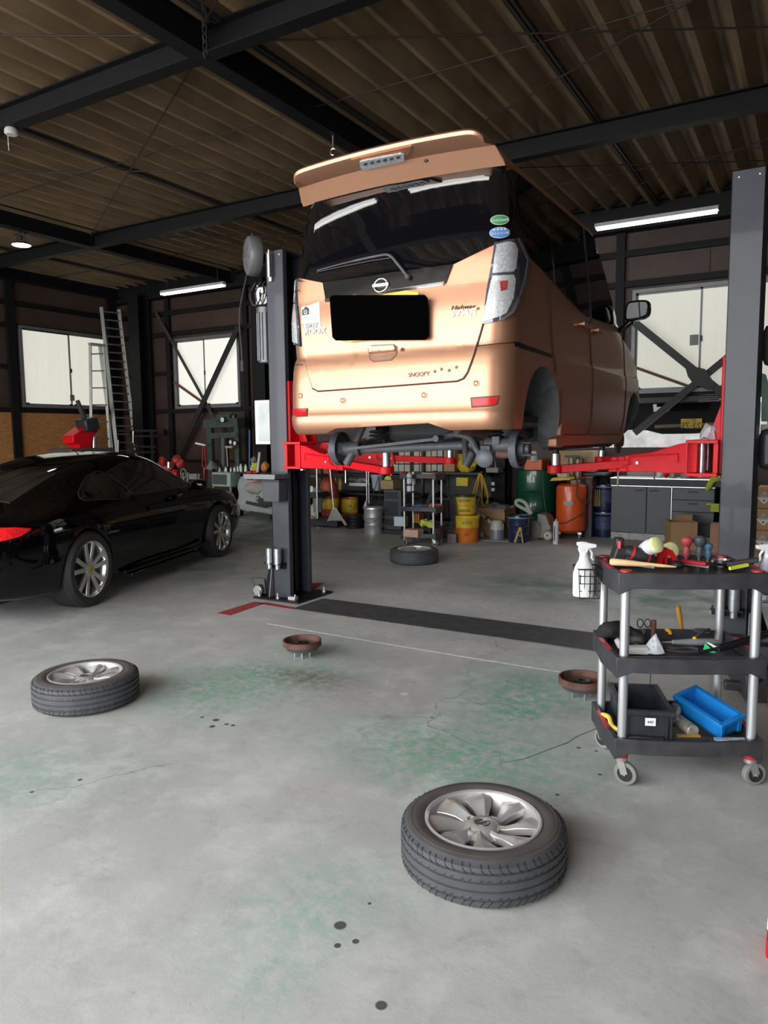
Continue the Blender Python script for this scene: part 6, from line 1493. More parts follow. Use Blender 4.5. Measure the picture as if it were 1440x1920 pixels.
# left small cart with white containers
T = thing('small_cart', 'low black cart with a silver post right of the left lift post', 'cart', gp(605, 992))
b = MB(); a = gp(574, 988); c = gp(642, 990); b.box2((a.x, a.y, .03), (c.x, a.y + .22, .17)); part(b, 'cart_base', dark_plastic, T, bev=.01)
b = MB(); a = at(595, 972, Y=9.3); c = at(594, 876, Y=9.3); b.cyl(a, c, .014); part(b, 'post', alu, T)
b = MB(); a = at(575, 933, Y=9.32); c = at(597, 926, Y=9.32); b.box2((a.x - .1, 9.3, a.z), (c.x, 9.6, c.z + .02)); a = at(575, 893, Y=9.32); b.box2((a.x - .1, 9.3, a.z - .02), (c.x, 9.6, a.z + .03)); part(b, 'cart_shelf', dark_plastic, T, bev=.005)
g = gp(595, 995); b = MB(); g.z = 0; b.cyl(g + Vector((0, -.0, .035)), g + Vector((.03, -.02, .035)), .035); part(b, 'caster', greym, T)
for px, y0, y1, w_, m_, lb in ((590, 944, 972, 16, cream, 'round cream canister on the base of the small cart'), (585, 911, 930, 10, white_p, 'white bottle with a dark label on the small cart shelf'), (596, 912, 960, 18, greym, 'grey plastic jug behind the silver post of the small cart')):
    Y = 9.42; a = at(px, y1, Y=Y); r = mpp(a) * w_ / 2; hh = at(px, y0, Y=Y).z - a.z; b = MB(); b.lathe([(0, 0), (r, 0), (r, hh * .8), (r * .5, hh * .95), (r * .45, hh), (0, hh)], a, seg=20); tag(b.build('container', m_), lb, 'container')
b = MB(); a = at(583, 975, Y=9.25); b.sph(a + Vector((0, 0, .04)), .06, (1, .6, .5)); tag(b.build('tan_pouch', pm_('tan leather', (.4, .24, .12))), 'tan pouch on the base of the small cart', 'pouch')
# racks along the back wall
def rack(name, label, x0, x1, y0, y1, zs, H):
    T = thing(name, label, 'shelf rack', ((x0 + x1) / 2, (y0 + y1) / 2, 0))
    for x in (x0, x1):
        for y in (y0, y1): part(MB().box2((x - .02, y - .02, 0), (x + .02, y + .02, H)), 'upright', shelfm, T, smooth=0)
    for z in zs: part(MB().box2((x0 - .02, y0 - .02, z - .03), (x1 + .02, y1 + .02, z)), 'shelf_board', shelfm, T, smooth=0)
    part(MB().box2((x0, y1, .05), (x1, y1 + .01, H - .05)), 'back_sheet', pm_('rack back dark', (.03, .031, .034)), T, smooth=0)
    return T
za = hz(700, 892, 10.3); zb_ = hz(700, 925, 10.3)
rack('shelf_rack', 'long dark shelf rack along the back wall behind the steel pail', -7.3, -5.35, 10.25, 10.75, (.15, zb_, za, za + .02), 1.25)
zc = hz(890, 886, 10.3); zd = hz(890, 935, 10.3)
rack('shelf_rack', 'dark shelf rack behind the orange pails with a yellow bag on top', -5.15, -4.35, 10.25, 10.75, (.12, zd, zc), zc + .02)
def onrack(name, px0, py0, px1, py1, m_, label, cat, Y=10.28, dep=.25, bev=.006): return bxo(name, px0, py0, px1, py1, Y, dep, m_, label, cat, bev)
onrack('grey_tube', 654, 906, 686, 911, white_p, 'white long box on the rack behind the broom handles', 'box', 10.3, .15)
b = MB(); a = at(672, 899, Y=10.4); b.tube([a + Vector((-.2, 0, -.02)), a + Vector((-.1, 0, .03)), a, a + Vector((.12, 0, .02)), a + Vector((.2, 0, -.02))], [.03, .05, .06, .05, .03], 10); b.jit(.03, 12); tag(b.build('plastic_wrap', pm_('silvery wrap', (.2, .2, .2), .3, var=.5, scale=25, coat=.5)), 'crumpled grey plastic wrap on the rack above the white long box', 'wrap')
b = MB(); 
for px in (650,): a = at(px, 902, Y=10.35); b.sph(a, .06, (1.2, .8, .7)); b.jit(.03, 15)
tag(b.build('engine_part', castiron), 'dark lumpy metal part on the rack at the left of the plastic wrap', 'car part')
onrack('wall_carton', 598, 876, 616, 896, card, 'plain brown carton on the rack left of the stacked pails', 'carton', 10.3, .3)
b = MB(); a = at(708, 920, Y=10.12); b.lathe([(.0, 0), (.05, 0), (.085, .06), (.10, .2), (.11, .26), (0, .26)], a, seg=16); b.jit(.012, 14); tag(b.build('pale_bag', pm_('pale blue plastic', (.32, .37, .42), .35, coat=.3)), 'pale blue plastic bag hanging right of the broom handles', 'bag')
T = thing('stereo_cabinet', 'tall narrow black cabinet left of the rolling tool cart', 'cabinet', gp(727, 1000))
g = gp(724, 1000); b = MB(); x0 = g.x; b.box2((x0 - .03, g.y, .06), (x0 + .26, g.y + .35, hz(724, 918, g.y))); part(b, 'cabinet_body', greyd, T, bev=.006)
b = MB(); b.box2((x0 - .18, g.y - .05, .01), (x0 + .5, g.y + .3, .06)); part(b, 'cabinet_base', dark_plastic, T, bev=.005)
for k, (za_, zb2) in enumerate(((.12, .22), (.27, .48), (.53, .62))):
    b = MB(); b.box2((x0 - .01, g.y - .008, za_), (x0 + .2, g.y, zb2)); part(b, 'drawer_front', shelfm, T, bev=.004)
bxo('patterned_box', 714, 901, 737, 917, g.y - .02, .25, pm_('gold patterned card', (.26, .2, .09), .6, var=.4, scale=40), 'gold patterned box on top of the narrow black cabinet', 'box')
b = MB(); a = at(727, 901, Y=g.y + .1); a.z += .02; b.sph(a, .05, (1.3, .5, .9)); b.jit(.025, 16); tag(b.build('yellow_cloth', pm_('lime cloth', (.5, .55, .08), .8)), 'lime cloth on the gold patterned box', 'cloth')
# rolling tool cart at the back
c2 = Vector((-4.56, 8.74, 0)); TR2 = thing('rolling_tool_cart', 'black rolling tool cart with silver posts behind the lifted van', 'cart', c2, .12)
zt1 = hz(770, 893, 8.55); zt2 = hz(770, 950, 8.55); zt3 = hz(770, 999, 8.55)
trolley(TR2, .25, .20, (zt1 + .03, zt2, zt3), .205, .16, .055, deep=False, tubes=.016, cast=.04)
def o2(name, px, py, Y, size, m_, label, cat, rz=0., shape='box', z=None, jit=0):
    a = at(px, py, Y=Y); b = MB()
    if z is not None: a.z = z
    if shape == 'box': b.box(a + Vector((0, 0, size[2] / 2)), size, Matrix.Rotation(rz, 3, 'Z'))
    elif shape == 'cyl': b.lathe([(0, 0), (size[0], 0), (size[0], size[2] * .8), (size[0] * .6, size[2] * .9), (size[0] * .55, size[2]), (0, size[2])], a, seg=20)
    else: b.sph(a + Vector((0, 0, size[2] / 2)), .5, size)
    if jit: b.jit(jit, 20)
    return tag(b.build(name, m_, bev=.003 if shape == 'box' else 0), label, cat)
sc2 = thing('spray_can', 'white spray can in front of the top shelf of the rolling cart', 'spray can', at(767, 921, Y=8.42))
a = at(768, 921, Y=8.42); r = .037; hh = hz(767, 884, 8.42) - a.z; b = MB(); b.lathe([(0, 0), (r, 0), (r, hh * .84), (r * .7, hh * .9), (0, hh * .9)], a, seg=24); part(b, 'can_body', pm_('white can print', (.55, .54, .6), .35, var=.08), sc2)
b = MB(); b.lathe([(.012, hh * .9), (.012, hh * .96), (0, hh)], a, seg=12); part(b, 'nozzle', pm_('pale orange', (.6, .4, .25)), sc2); b = MB(); b.lathe([(r + .001, .07), (r + .001, .10)], a, seg=24); b.lathe([(r + .001, .17), (r + .001, .18)], a, seg=24); part(b, 'can_stripe', greyd, sc2)
o2('spray_can', 775, 908, 8.75, (.03, .03, .17), white_p, 'second white bottle on the cart behind the white spray can', 'bottle', shape='cyl')
o2('red_tray', 792, 897, 8.7, (.2, .15, .03), pm_('maroon tray', (.12, .012, .018)), 'maroon tray on the top shelf of the rolling cart', 'tray')
o2('pink_box', 805, 893, 8.8, (.2, .08, .05), pm_('beige box', (.35, .27, .22)), 'flat beige box on the maroon tray', 'box')
o2('red_tube', 752, 900, 8.64, (.03, .03, .11), red_p, 'small red tube standing at the left of the cart top shelf', 'tube', rz=.4)
o2('blue_glove', 782, 952, 8.6, (.16, .1, .04), pm_('blue rubber', (.04, .17, .5), .4), 'blue rubber glove on the middle shelf of the rolling cart', 'glove', shape='sph', jit=.02)
o2('red_grip_tool', 816, 949, 8.7, (.14, .04, .035), pm_('red brown grip', (.3, .05, .04)), 'red gripped tool on the right of the cart middle shelf', 'tool', rz=.1)
o2('orange_tip', 807, 951, 8.6, (.04, .03, .03), pm_('orange tip', (.6, .22, .08)), 'small orange piece on the cart middle shelf', 'tool piece', shape='sph')
o2('white_cup', 757, 947, 10.28, (.12, .12, .15), cream, 'pale rounded canister behind the cart middle shelf', 'canister', shape='sph')
for k, m_ in enumerate((pm_('orange book', (.45, .16, .02)), pm_('tan book', (.3, .15, .05)), pm_('orange book', (.45, .16, .02)))):
    o2('manual', 781 + k * 4, 980, 8.8, (.022, .14, .13), m_, ('orange', 'tan', 'second orange')[k] + ' upright booklet on the cart bottom shelf', 'booklet')
o2('lime_rag', 800, 988, 8.62, (.22, .12, .09), pm_('lime cloth', (.5, .55, .08)), 'lime green rag hanging over the right of the cart bottom shelf', 'rag', shape='sph', jit=.05)
o2('light_box', 752, 986, 8.75, (.17, .1, .13), pm_('pale blue box', (.42, .5, .55)), 'pale blue and white box on the cart bottom shelf', 'box', rz=.1)
o2('open_carton', 775, 1006, 8.55, (.22, .16, .10), pm_('pink beige carton', (.55, .36, .27), .7), 'pink beige open carton at the front of the cart bottom shelf', 'carton')
for k in (0, 1): o2('black_caddy', 808 + k * 16, 1003, 8.85, (.09, .2, .12), dark_plastic, ('left', 'right')[k] + ' black caddy with white label on the cart bottom shelf', 'caddy')
b = MB(); 
for k in range(3): a = at(826, 960, Y=9.05); b.tube([a + Vector(((.18 + .03 * k) * math.cos(t), .02 * k, (.30 + .03 * k) * math.sin(t))) for t in [2 * PI * i / 28 for i in range(28)]], .012, 6, True)
tag(b.build('hose_coil', rubber), 'large black hose coil hanging at the right of the rolling cart', 'hose')
# small parts boxes on the rack top and cartons
k = 0
gpb = pm_('grey green small box', (.34, .38, .30), .7); gpb2 = pm_('beige small box', (.42, .36, .28), .7)
for row, (y0, y1) in enumerate(((842, 856), (858, 869), (871, 884))):
    for px in (737, 748, 759, 776, 787, 798, 809, 820):
        if row == 0 and px < 740: continue
        k += 1
        bxo('parts_box', px, y0, px + 9.4, y1, 10.3, .2, gpb if (k * 7) % 3 else gpb2, None, None, .002)
for o in [o for o in bpy.data.objects if o.name.startswith('parts_box')]: tag(o, 'small pale parts box stacked on the rack under the van', 'box', 'small parts boxes on the rack')
b = MB(); b.box2((-6.2, 10.28, hz(780, 885, 10.3) - .03), (-4.3, 11.0, hz(780, 885, 10.3))); 
T = thing('hanging_shelf', 'upper dark shelf carrying the small parts boxes and brown cartons', 'shelf', (-5.3, 10.5, 0)); part(b, 'shelf_board', shelfm, T, smooth=0)
for x in (-6.15, -5.4, -4.35): zq = hz(780, 885, 10.3); part(MB().prism([(10.5, zq - .03), (11.0, zq - .03), (11.0, zq - .2)], x - .01, x + .01, 'YZ'), 'bracket', shelfm, T, smooth=0)
bxo('brown_carton', 832, 843, 852, 864, 10.32, .35, card, 'upper brown carton under the van at the right of the parts boxes', 'carton'); bxo('brown_carton', 832, 865, 852, 884, 10.32, .35, card, 'lower brown carton under the van at the right of the parts boxes', 'carton')
bxo('brown_carton', 690, 845, 735, 884, 10.34, .35, pm_('dim carton', (.2, .13, .07)), 'dim brown carton behind the red arm left of the parts boxes', 'carton')
# yellow bag, printer, yellow box, hose loops on the right rack
b = MB(); a = at(876, 884, Y=10.45); b.sph(a + Vector((0, 0, .12)), .16, (1.05, .6, .95)); b.jit(.05, 9); tag(b.build('yellow_bag', pm_('yellow orange plastic bag', (.5, .36, .03), .35, var=.4, scale=9, coat=.3, bump=.5)), 'crumpled yellow plastic bag on the rack under the van', 'bag')
b = MB(); a = at(868, 868, Y=10.5); b.box(a + Vector((0, .05, .03)), (.3, .2, .22)); tag(b.build('orange_carton', pm_('orange carton', (.5, .25, .07), .7)), 'orange brown carton behind the yellow bag', 'carton')
bxo('small_printer', 911, 877, 934, 886, 10.3, .2, greym, 'flat grey device on the rack right of the yellow bag', 'device')
b = MB(); a = at(906, 870, Y=10.3); b.sph(a, .05, (1, .7, 1)); b.jit(.02, 20); tag(b.build('rust_lump', rust), 'rust brown round car part on the rack behind the axle', 'car part')
bxo('yellow_box', 855, 896, 877, 911, 10.1, .15, pm_('yellow card box', (.6, .48, .03), .6), 'bright yellow box in the rack above the orange pails', 'box')
yh = pm_('yellow hose', (.5, .3, .02), .45)
HY = 10.05; T = thing('hose_bundle', 'bundle of yellow hoses hanging from the rack behind the orange pails', 'hoses', at(900, 890, Y=HY))
for k, pts in enumerate((((899, 887), (893, 905), (887, 925), (884, 940)), ((900, 887), (896, 910), (890, 930), (886, 945)), ((901, 888), (906, 905), (912, 925), (915, 942), (909, 950), (904, 940), (904, 915), (902, 895)), ((902, 888), (909, 905), (915, 930), (912, 945)), ((901, 890), (905, 912), (900, 932), (893, 950), (888, 947)))):
    b = MB(); b.tube(smooth_poly([at(*q, Y=HY - .02 * k) for q in pts], False, 5), .012 if k < 4 else .006, 8); part(b, 'hose', yh, T)
for px, py in ((924, 907), (924, 918)): bxo('wall_socket', px - 3, py - 3, px + 3, py + 3, 10.22, .03, white_p, 'small white socket on the rack right of the yellow hoses, %s' % ('upper' if py < 910 else 'lower'), 'socket')
# large carton, jug, jerrycan, pump
T = thing('open_carton', 'large open brown carton on the floor behind the jug', 'carton', gp(925, 1006))
g = gp(925, 1006); ym = 9.75; a = at(893, 1008, Y=ym); c = at(948, 955, Y=ym); x0, x1, h = a.x, c.x, c.z
b = MB(); b.box2((x0, ym, 0), (x1, ym + .01, h)); b.box2((x0, ym + .4, 0), (x1, ym + .41, h)); b.box2((x0, ym, 0), (x0 + .01, ym + .41, h)); b.box2((x1 - .01, ym, 0), (x1, ym + .41, h)); b.box2((x0, ym, 0), (x1, ym + .41, .01)); part(b, 'carton_body', card, T, smooth=0)
b = MB(); b.bar(((x0 + x1) / 2 - .0, ym - .07, h - .03), ((x0 + x1) / 2, ym, h), x1 - x0, .006); part(b, 'flap', pm_('card flap', (.42, .27, .16), .8), T, smooth=0)
b = MB(); b.sph(((x0 + x1) / 2, ym + .2, h), .16, (1.05, .9, .4)); b.jit(.04, 12); tag(b.build('packing_plastic', pm_('grey poly sheet', (.16, .17, .19), .3, var=.4, scale=14, coat=.4)), 'grey poly sheeting heaped in the large open carton', 'sheeting')
o2('knotted_rag', 956, 962, 10.1, (.15, .12, .13), pm_('dirty rag', (.28, .24, .21)), 'dirty knotted rag behind the large open carton', 'rag', shape='sph', jit=.06)
jg = thing('oil_jug', 'translucent measuring jug of grey liquid with a long spout on the floor', 'jug', gp(932, 1012))
g = gp(932, 1011); r = mpp(g) * 15; b = MB(); b.lathe([(0, 0), (r, 0), (r * .96, .1), (r * .92, .14)], g, seg=24); part(b, 'liquid_part', pm_('grey liquid', (.16, .18, .22), .3), jg); h = hz(932, 975, g.y)
b = MB(); b.lathe([(r * .92, .14), (r * .8, h * .8), (r * .7, h * .93), (r * .5, h), (0, h)], g, seg=24); part(b, 'jug_body', pm_('milky plastic', (.45, .44, .42), .4), jg)
b = MB(); b.tube([at(921, 981, Y=g.y), at(914, 973, Y=g.y), at(890, 957, Y=g.y)], [.03, .02, .014], 10); part(b, 'spout', pm_('beige tube', (.45, .36, .28)), jg); b = MB(); b.tube([at(915, 974, Y=g.y), at(911, 970, Y=g.y)], .024, 10); part(b, 'collar', dark_plastic, jg)
b = MB(); b.tube(smooth_poly([at(938, 980, Y=g.y), at(943, 982, Y=g.y), at(944, 994, Y=g.y), at(944, 1003, Y=g.y), at(940, 1007, Y=g.y)], False, 4), .009, 8); part(b, 'jug_handle', pm_('ivory handle', (.5, .45, .33)), jg)
b = MB(); a = gp(925, 1014); b.box((a.x - .05, a.y + .1, .004), (1.1, .25, .006), Matrix.Rotation(.1, 3, 'Z')); b.jit(.01, 8); tag(b.build('paper_sheet', pm_('dirty white paper', (.4, .38, .35), .8)), 'dirty white paper laid under the jug and navy pail', 'paper')
b = MB(); a = gp(898, 1008); b.sph(a + Vector((0, 0, .04)), .09, (.9, .6, .7)); b.jit(.03, 16); tag(b.build('paper_scrap', pm_('dirty white paper', (.4, .38, .35), .8)), 'crumpled pale paper scrap right of the open oil pail', 'paper')
b = MB(); a = gp(848, 1017); b.box(a + Vector((0, 0, .06)), (.12, .1, .12), Matrix.Rotation(.3, 3, 'Z')); tag(b.build('small_carton', pm_('grey mauve card', (.2, .16, .16), .8)), 'small dusty carton leaning on the open oil pail', 'carton')
b = MB(); a = gp(999, 1011); x = a.x; b.box2((x - .06, a.y, 0), (x + .08, a.y + .14, .26)); b.cyl((x - .03, a.y + .07, .26), (x - .03, a.y + .07, .30), .03); T = thing('jerrycan', 'grey beige jerrycan beside the navy pail', 'jerrycan', a); part(b, 'can_body', pm_('grey beige plastic', (.22, .20, .175)), T, bev=.02)
b = MB(); b.tube(smooth_poly([(x + .06, a.y - .01, .24), (x + .1, a.y - .01, .22), (x + .1, a.y - .01, .08), (x + .07, a.y - .01, .06)], False, 4), .012, 8); part(b, 'can_handle', pm_('grey beige plastic', (.22, .20, .175)), T)
T = thing('fluid_extractor', 'grey pump unit with a curled hose and wheels before the green drum', 'pump', gp(1015, 1010))
a = gp(1018, 1012); b = MB(); b.prism([(a.x - .09, .02), (a.x + .13, .02), (a.x + .10, .2), (a.x + .03, .34), (a.x - .09, .36)], a.y, a.y + .3, 'XZ'); part(b, 'pump_body', pm_('light grey body', (.3, .31, .28)), T, bev=.02)
b = MB(); c = gp(1027, 1014); c.z = .075; b.cyl(c - Vector((0, .02, 0)), c + Vector((0, .02, 0)), .075, seg=28); part(b, 'wheel', greym, T, bev=.008); b = MB(); b.cyl(c - Vector((0, .025, 0)), c + Vector((0, .0, 0)), .05, seg=24); part(b, 'wheel_disc', cream, T); b = MB(); b.cyl(c - Vector((0, .03, 0)), c, .015); part(b, 'axle_cap', greyd, T)
b = MB(); b.tube(smooth_poly([at(996, 965, Y=9.8), at(988, 957, Y=9.8), at(970, 947, Y=9.8), at(968, 940, Y=9.8), at(975, 938, Y=9.8), at(985, 943, Y=9.8), at(992, 955, Y=9.8), at(997, 964, Y=9.8)], False, 4), .026, 10); part(b, 'curled_hose', pm_('pale green hose', (.36, .40, .34)), T)
b = MB(); b.tube(smooth_poly([at(1017, 880, Y=9.7), at(1019, 920, Y=9.7), at(1023, 955, Y=9.7), at(1031, 985, Y=9.7)], False, 4), .006, 6); part(b, 'pull_bar', black_metal, T)
# green drum
dg_ = pm_('dark green drum', (.008, .07, .035), .3, coat=.5, var=.1); a = at(1003, 980, Y=10.55); rr = .29; hh = hz(1003, 882, 10.3)
T = thing('oil_drum', 'dark green steel drum at the back wall', 'drum', (a.x, 10.6, 0)); b = MB(); b.lathe([(0, 0), (rr, 0), (rr, hh * .32), (rr + .012, hh * .34), (rr, hh * .36), (rr, hh * .65), (rr + .012, hh * .67), (rr, hh * .69), (rr, hh - .01), (rr + .008, hh), (rr - .01, hh), (rr - .01, hh - .015), (0, hh - .015)], (a.x, 10.6, 0), seg=48); part(b, 'drum_shell', dg_, T)
bxo('orange_tray', 983, 862, 1016, 880, 10.4, .35, pm_('orange plastic tray', (.55, .10, .015), .45), 'orange plastic tray on the green drum', 'tray', zmin=hh)
b = MB(); a = at(1001, 862, Y=10.4); b.lathe([(0, -.02), (.06, -.02), (.03, .13), (0, .13)], a, seg=20); tag(b.build('funnel', cream), 'cream funnel standing on the orange tray', 'funnel')
bxo('brown_carton', 1042, 846, 1112, 884, 10.5, .3, pm_('tan carton', (.36, .24, .12), .7), 'wide tan carton high on the wall shelf under the van sill', 'carton')
b = MB(); z = hz(1070, 886, 10.5); b.box2((-3.35, 10.4, z - .03), (-2.56, 11.0, z)); T = thing('hanging_shelf', 'dark shelf above the orange tank with cartons on it', 'shelf', (-2.9, 10.7, z)); part(b, 'shelf_board', shelfm, T, smooth=0)
for x in (-3.3, -2.6): part(MB().prism([(10.5, z - .03), (11.0, z - .03), (11.0, z - .25)], x - .01, x + .01, 'YZ'), 'bracket', shelfm, T, smooth=0)
b = MB(); a = at(1072, 898, Y=10.35); b.cyl(a, a + Vector((0, 0, .3)), .055); b.cyl(a + Vector((.09, 0, .0)), a + Vector((.09, 0, .28)), .05); tag(b.build('filter_cartridge', pm_('khaki metal', (.2, .18, .12), .4, metal=.4)), 'pair of khaki cylinders behind the right red arm', 'filter')
o2('tool_spider', 1073, 858, 10.3, (.2, .05, .03), black_metal, 'black cross shaped tool on the tan carton', 'tool')
# orange tank cart
ot = pm_('orange tank paint', (.62, .085, .012), .35, coat=.4, var=.06); ta = gp(1066, 1010); ta.y += .1; rr = .205; z1 = hz(1066, 906, ta.y)
T = thing('waste_oil_tank', 'orange waste oil tank on casters with a red push handle', 'tank', ta)
b = MB(); b.lathe([(0, .07), (rr * .7, .08), (rr * .95, .12), (rr, .17), (rr, z1 - .08), (rr * .95, z1 - .03), (rr * .7, z1 - .005), (0, z1)], ta, seg=44); part(b, 'tank_body', ot, T)
b = MB()
hx = ta + Vector((.13, -.14, 0)); b.tube(smooth_poly([hx + Vector((-.02, 0, .55)), hx + Vector((-.02, 0, z1 - .0)), hx + Vector((0, 0, z1 + .07)), hx + Vector((.12, .05, z1 + .08)), hx + Vector((.16, .1, z1)), hx + Vector((.14, .1, .3))], False, 5), .012, 8); part(b, 'push_handle', pm_('dark red tube', (.22, .015, .015)), T)
b = MB(); b.tube(smooth_poly([hx + Vector((.0, -.02, z1 + .02)), hx + Vector((.0, -.03, .6)), hx + Vector((.1, -.02, .5)), hx + Vector((.16, 0, .6)), hx + Vector((.14, .0, z1))], False, 5), .008, 8); b.tube(smooth_poly([ta + Vector((-.1, -.2, .22)), ta + Vector((0, -.215, .24)), ta + Vector((.15, -.16, .33)), ta + Vector((.22, -.05, .38))], False, 4), .007, 8); part(b, 'oil_hose', rubber, T)
for dx, dy in ((-.12, -.14), (.16, -.1), (.1, .16)):
    b = MB(); c = ta + Vector((dx, dy, .04)); b.cyl(c - Vector((.015, 0, 0)), c + Vector((.015, 0, 0)), .04, seg=20); part(b, 'caster', greym, T); b = MB(); b.box(c + Vector((0, 0, .045)), (.05, .06, .03)); part(b, 'caster_plate', alu, T)
b = MB(); f = Vector((-.1, -1, 0)).normalized(); b.box(ta + Vector((.02, -rr - .002, z1 * .66)), (.13, .006, .05)); part(b, 'maker_label', pm_('grey label', (.3, .3, .3)), T)
b = MB(); b.prism([(ta.x - .28, z1 + .03), (ta.x + .02, z1 + .05), (ta.x + .02, z1 + .09), (ta.x - .24, z1 + .08)], ta.y - .12, ta.y + .1, 'XZ'); tag(b.build('yellow_tray', yellow_p, bev=.01), 'shallow yellow tray on top of the orange tank', 'tray')
b = MB(); b.box(ta + Vector((-.12, 0, z1 + .11)), (.14, .12, .06)); b.jit(.015, 14); tag(b.build('white_cloth', cream), 'white cloth lying in the yellow tray', 'cloth')
b = MB(); b.box(ta + Vector((.06, -.02, z1 + .02)), (.12, .08, .06)); tag(b.build('tank_gauge', greym, T if False else None, bev=.01), 'grey cap block on top of the orange tank', 'cap')
g = gp(1042, 1020); r = .036; h = hz(1042, 972, g.y); T = thing('spray_can', 'tall white spray can on the floor before the orange tank', 'spray can', g)
b = MB(); b.lathe([(0, 0), (r, 0), (r, h * .84), (r * .6, h * .9), (0, h * .9)], g, seg=24); part(b, 'can_body', pm_('white can print', (.55, .54, .6), .35, var=.08), T); b = MB(); b.lathe([(.011, h * .9), (.011, h * .97), (0, h)], g, seg=12); part(b, 'nozzle', pm_('pale orange', (.6, .4, .25)), T)
b = MB(); b.box2((g.x - .012, g.y - r - .002, .05), (g.x + .002, g.y - r + .004, h * .7)); part(b, 'can_print', greyd, T)
bxo('grey_partition', 1096, 893, 1111, 1008, 10.3, .4, pm_('slate panel', (.045, .05, .055), .5), 'slate grey upright panel between the orange tank and the navy pails', 'panel', zmin=0)
# cabinets with worktop
cab = pm_('cabinet slate', (.052, .058, .062), .42, var=.08); gapc = pm_('cabinet gap', (.015, .016, .017))
YC = 10.36; a = at(1144, 1010, Y=YC); xA = a.x; xB = at(1256, 1010, Y=YC).x; xC = at(1337, 1010, Y=YC).x; zC = hz(1200, 906, YC)
for nm, x0, x1, lab in (('left', xA, xB, 'slate grey base cabinet with two doors under the worktop'), ('right', xB + .01, xC, 'slate grey base cabinet with drawers behind the brown carton')):
    T = thing('base_cabinet', lab, 'cabinet', ((x0 + x1) / 2, YC + .25, 0))
    part(MB().box2((x0, YC + .02, .09), (x1, YC + .55, zC - .03)), 'cabinet_body', gapc, T, smooth=0)
    part(MB().box2((x0, YC + .03, .0), (x1, YC + .5, .09)), 'plinth', pm_('pale plinth', (.36, .36, .34), .6, var=.25, scale=20), T, smooth=0)
    if nm == 'left':
        xm = x0 + (x1 - x0) * .60
        for xa_, xb_ in ((x0 + .004, xm - .004), (xm + .004, x1 - .004)):
            d = part(MB().box2((xa_, YC, .10), (xb_, YC + .02, zC - .05)), 'door', cab, T, bev=.003)
            xh = xb_ - .09 if xa_ < xm - .1 else xa_ + .09
            q = MB().box2((xh - .06, YC - .008, zC - .11), (xh + .06, YC, zC - .085)).build('handle', gapc, d, smooth=0); q.data.transform(PM[T.name].inverted())
    else:
        n = 4
        for i in range(n):
            z0 = .10 + (zC - .15) * i / n; z1 = .10 + (zC - .15) * (i + 1) / n
            d = part(MB().box2((x0 + .004, YC, z0 + .004), (x1 - .004, YC + .02, z1 - .004)), 'drawer', cab, T, bev=.003)
            xh = (x0 + x1) / 2
            q = MB().box2((xh - .06, YC - .008, z1 - .06), (xh + .06, YC, z1 - .035)).build('handle', gapc, d, smooth=0); q.data.transform(PM[T.name].inverted())
    if nm == 'right': part(MB().box2((x0 - .008, YC - .003, .25), (x0 - .001, YC + .01, zC - .04)), 'edge_trim', alu, T, smooth=0)
    part(MB().box2((x0, YC - .004, zC - .045), (x1, YC + .01, zC - .035)), 'top_trim', alu, T, smooth=0)
T = thing('worktop', 'dark worktop with a bright metal edge over the grey cabinets', 'worktop', ((xA + xC) / 2, YC + .25, zC))
zw = hz(1200, 896, YC); part(MB().box2((xA - .01, YC - .02, zC - .025), (xC + .3, YC + .6, zw - .012)), 'counter', gapc, T, smooth=0); part(MB().box2((xA - .01, YC - .025, zw - .012), (xC + .3, YC + .6, zw)), 'steel_edge', alu, T, smooth=0)
part(MB().box2((xC + .2, YC + .02, 0), (xC + .3, YC + .55, zC - .03)), 'end_leg', shelfm, T, smooth=0)
part(MB().box2((xA + .1, YC + .5, zw), (xC + .1, YC + .56, zw + .16)), 'splash_board', pm_('pale splash board', (.3, .29, .26)), T, smooth=0)
def onwt(name, px, w_, h, m_, label, cat, shape='cyl', Y=10.6, **k): a = at(px, 890, Y=Y); a.z = zw; b = MB(); 
def wt(name, px, size, m_, label, cat, shape='cyl', Y=10.55, jit=0): 
    a = at(px, 890, Y=Y); a.z = zw; b = MB()
    if shape == 'cyl': b.lathe([(0, 0), (size[0], 0), (size[0], size[2] * .85), (size[0] * .7, size[2]), (0, size[2])], a, seg=20)
    elif shape == 'sph': b.sph(a + Vector((0, 0, size[2] / 2)), .5, size)
    else: b.box(a + Vector((0, 0, size[2] / 2)), size)
    if jit: b.jit(jit, 20)
    return tag(b.build(name, m_, bev=.004 if shape == 'box' else 0), label, cat)
wt('red_ball', 1249, (.07, .07, .07), red_p, 'small round red item on the worktop', 'ball', 'sph'); wt('steel_jug', 1286, (.07, .07, .16), pm_('dull grey jug', (.28, .28, .27), .4), 'dull grey jug on the worktop beside the red tool', 'jug'); wt('glass_jar', 1262, (.05, .05, .12), pm_('beige jar', (.32, .26, .22), .3), 'beige jar between the red ball and the grey jug', 'jar')
wt('white_bottle', 1237, (.04, .04, .13), white_p, 'white bottle on the worktop left of the red ball', 'bottle'); wt('red_vice', 1318, (.18, .1, .12), pm_('deep red machine', (.25, .01, .02), .35, var=.5, scale=30), 'deep red and black tool on the right of the worktop', 'tool', 'box'); wt('black_tool', 1303, (.08, .1, .1), dark_plastic, 'black tool between the grey jug and the red tool', 'tool', 'box')
lime = pm_('lime towel', (.42, .48, .06), .85)
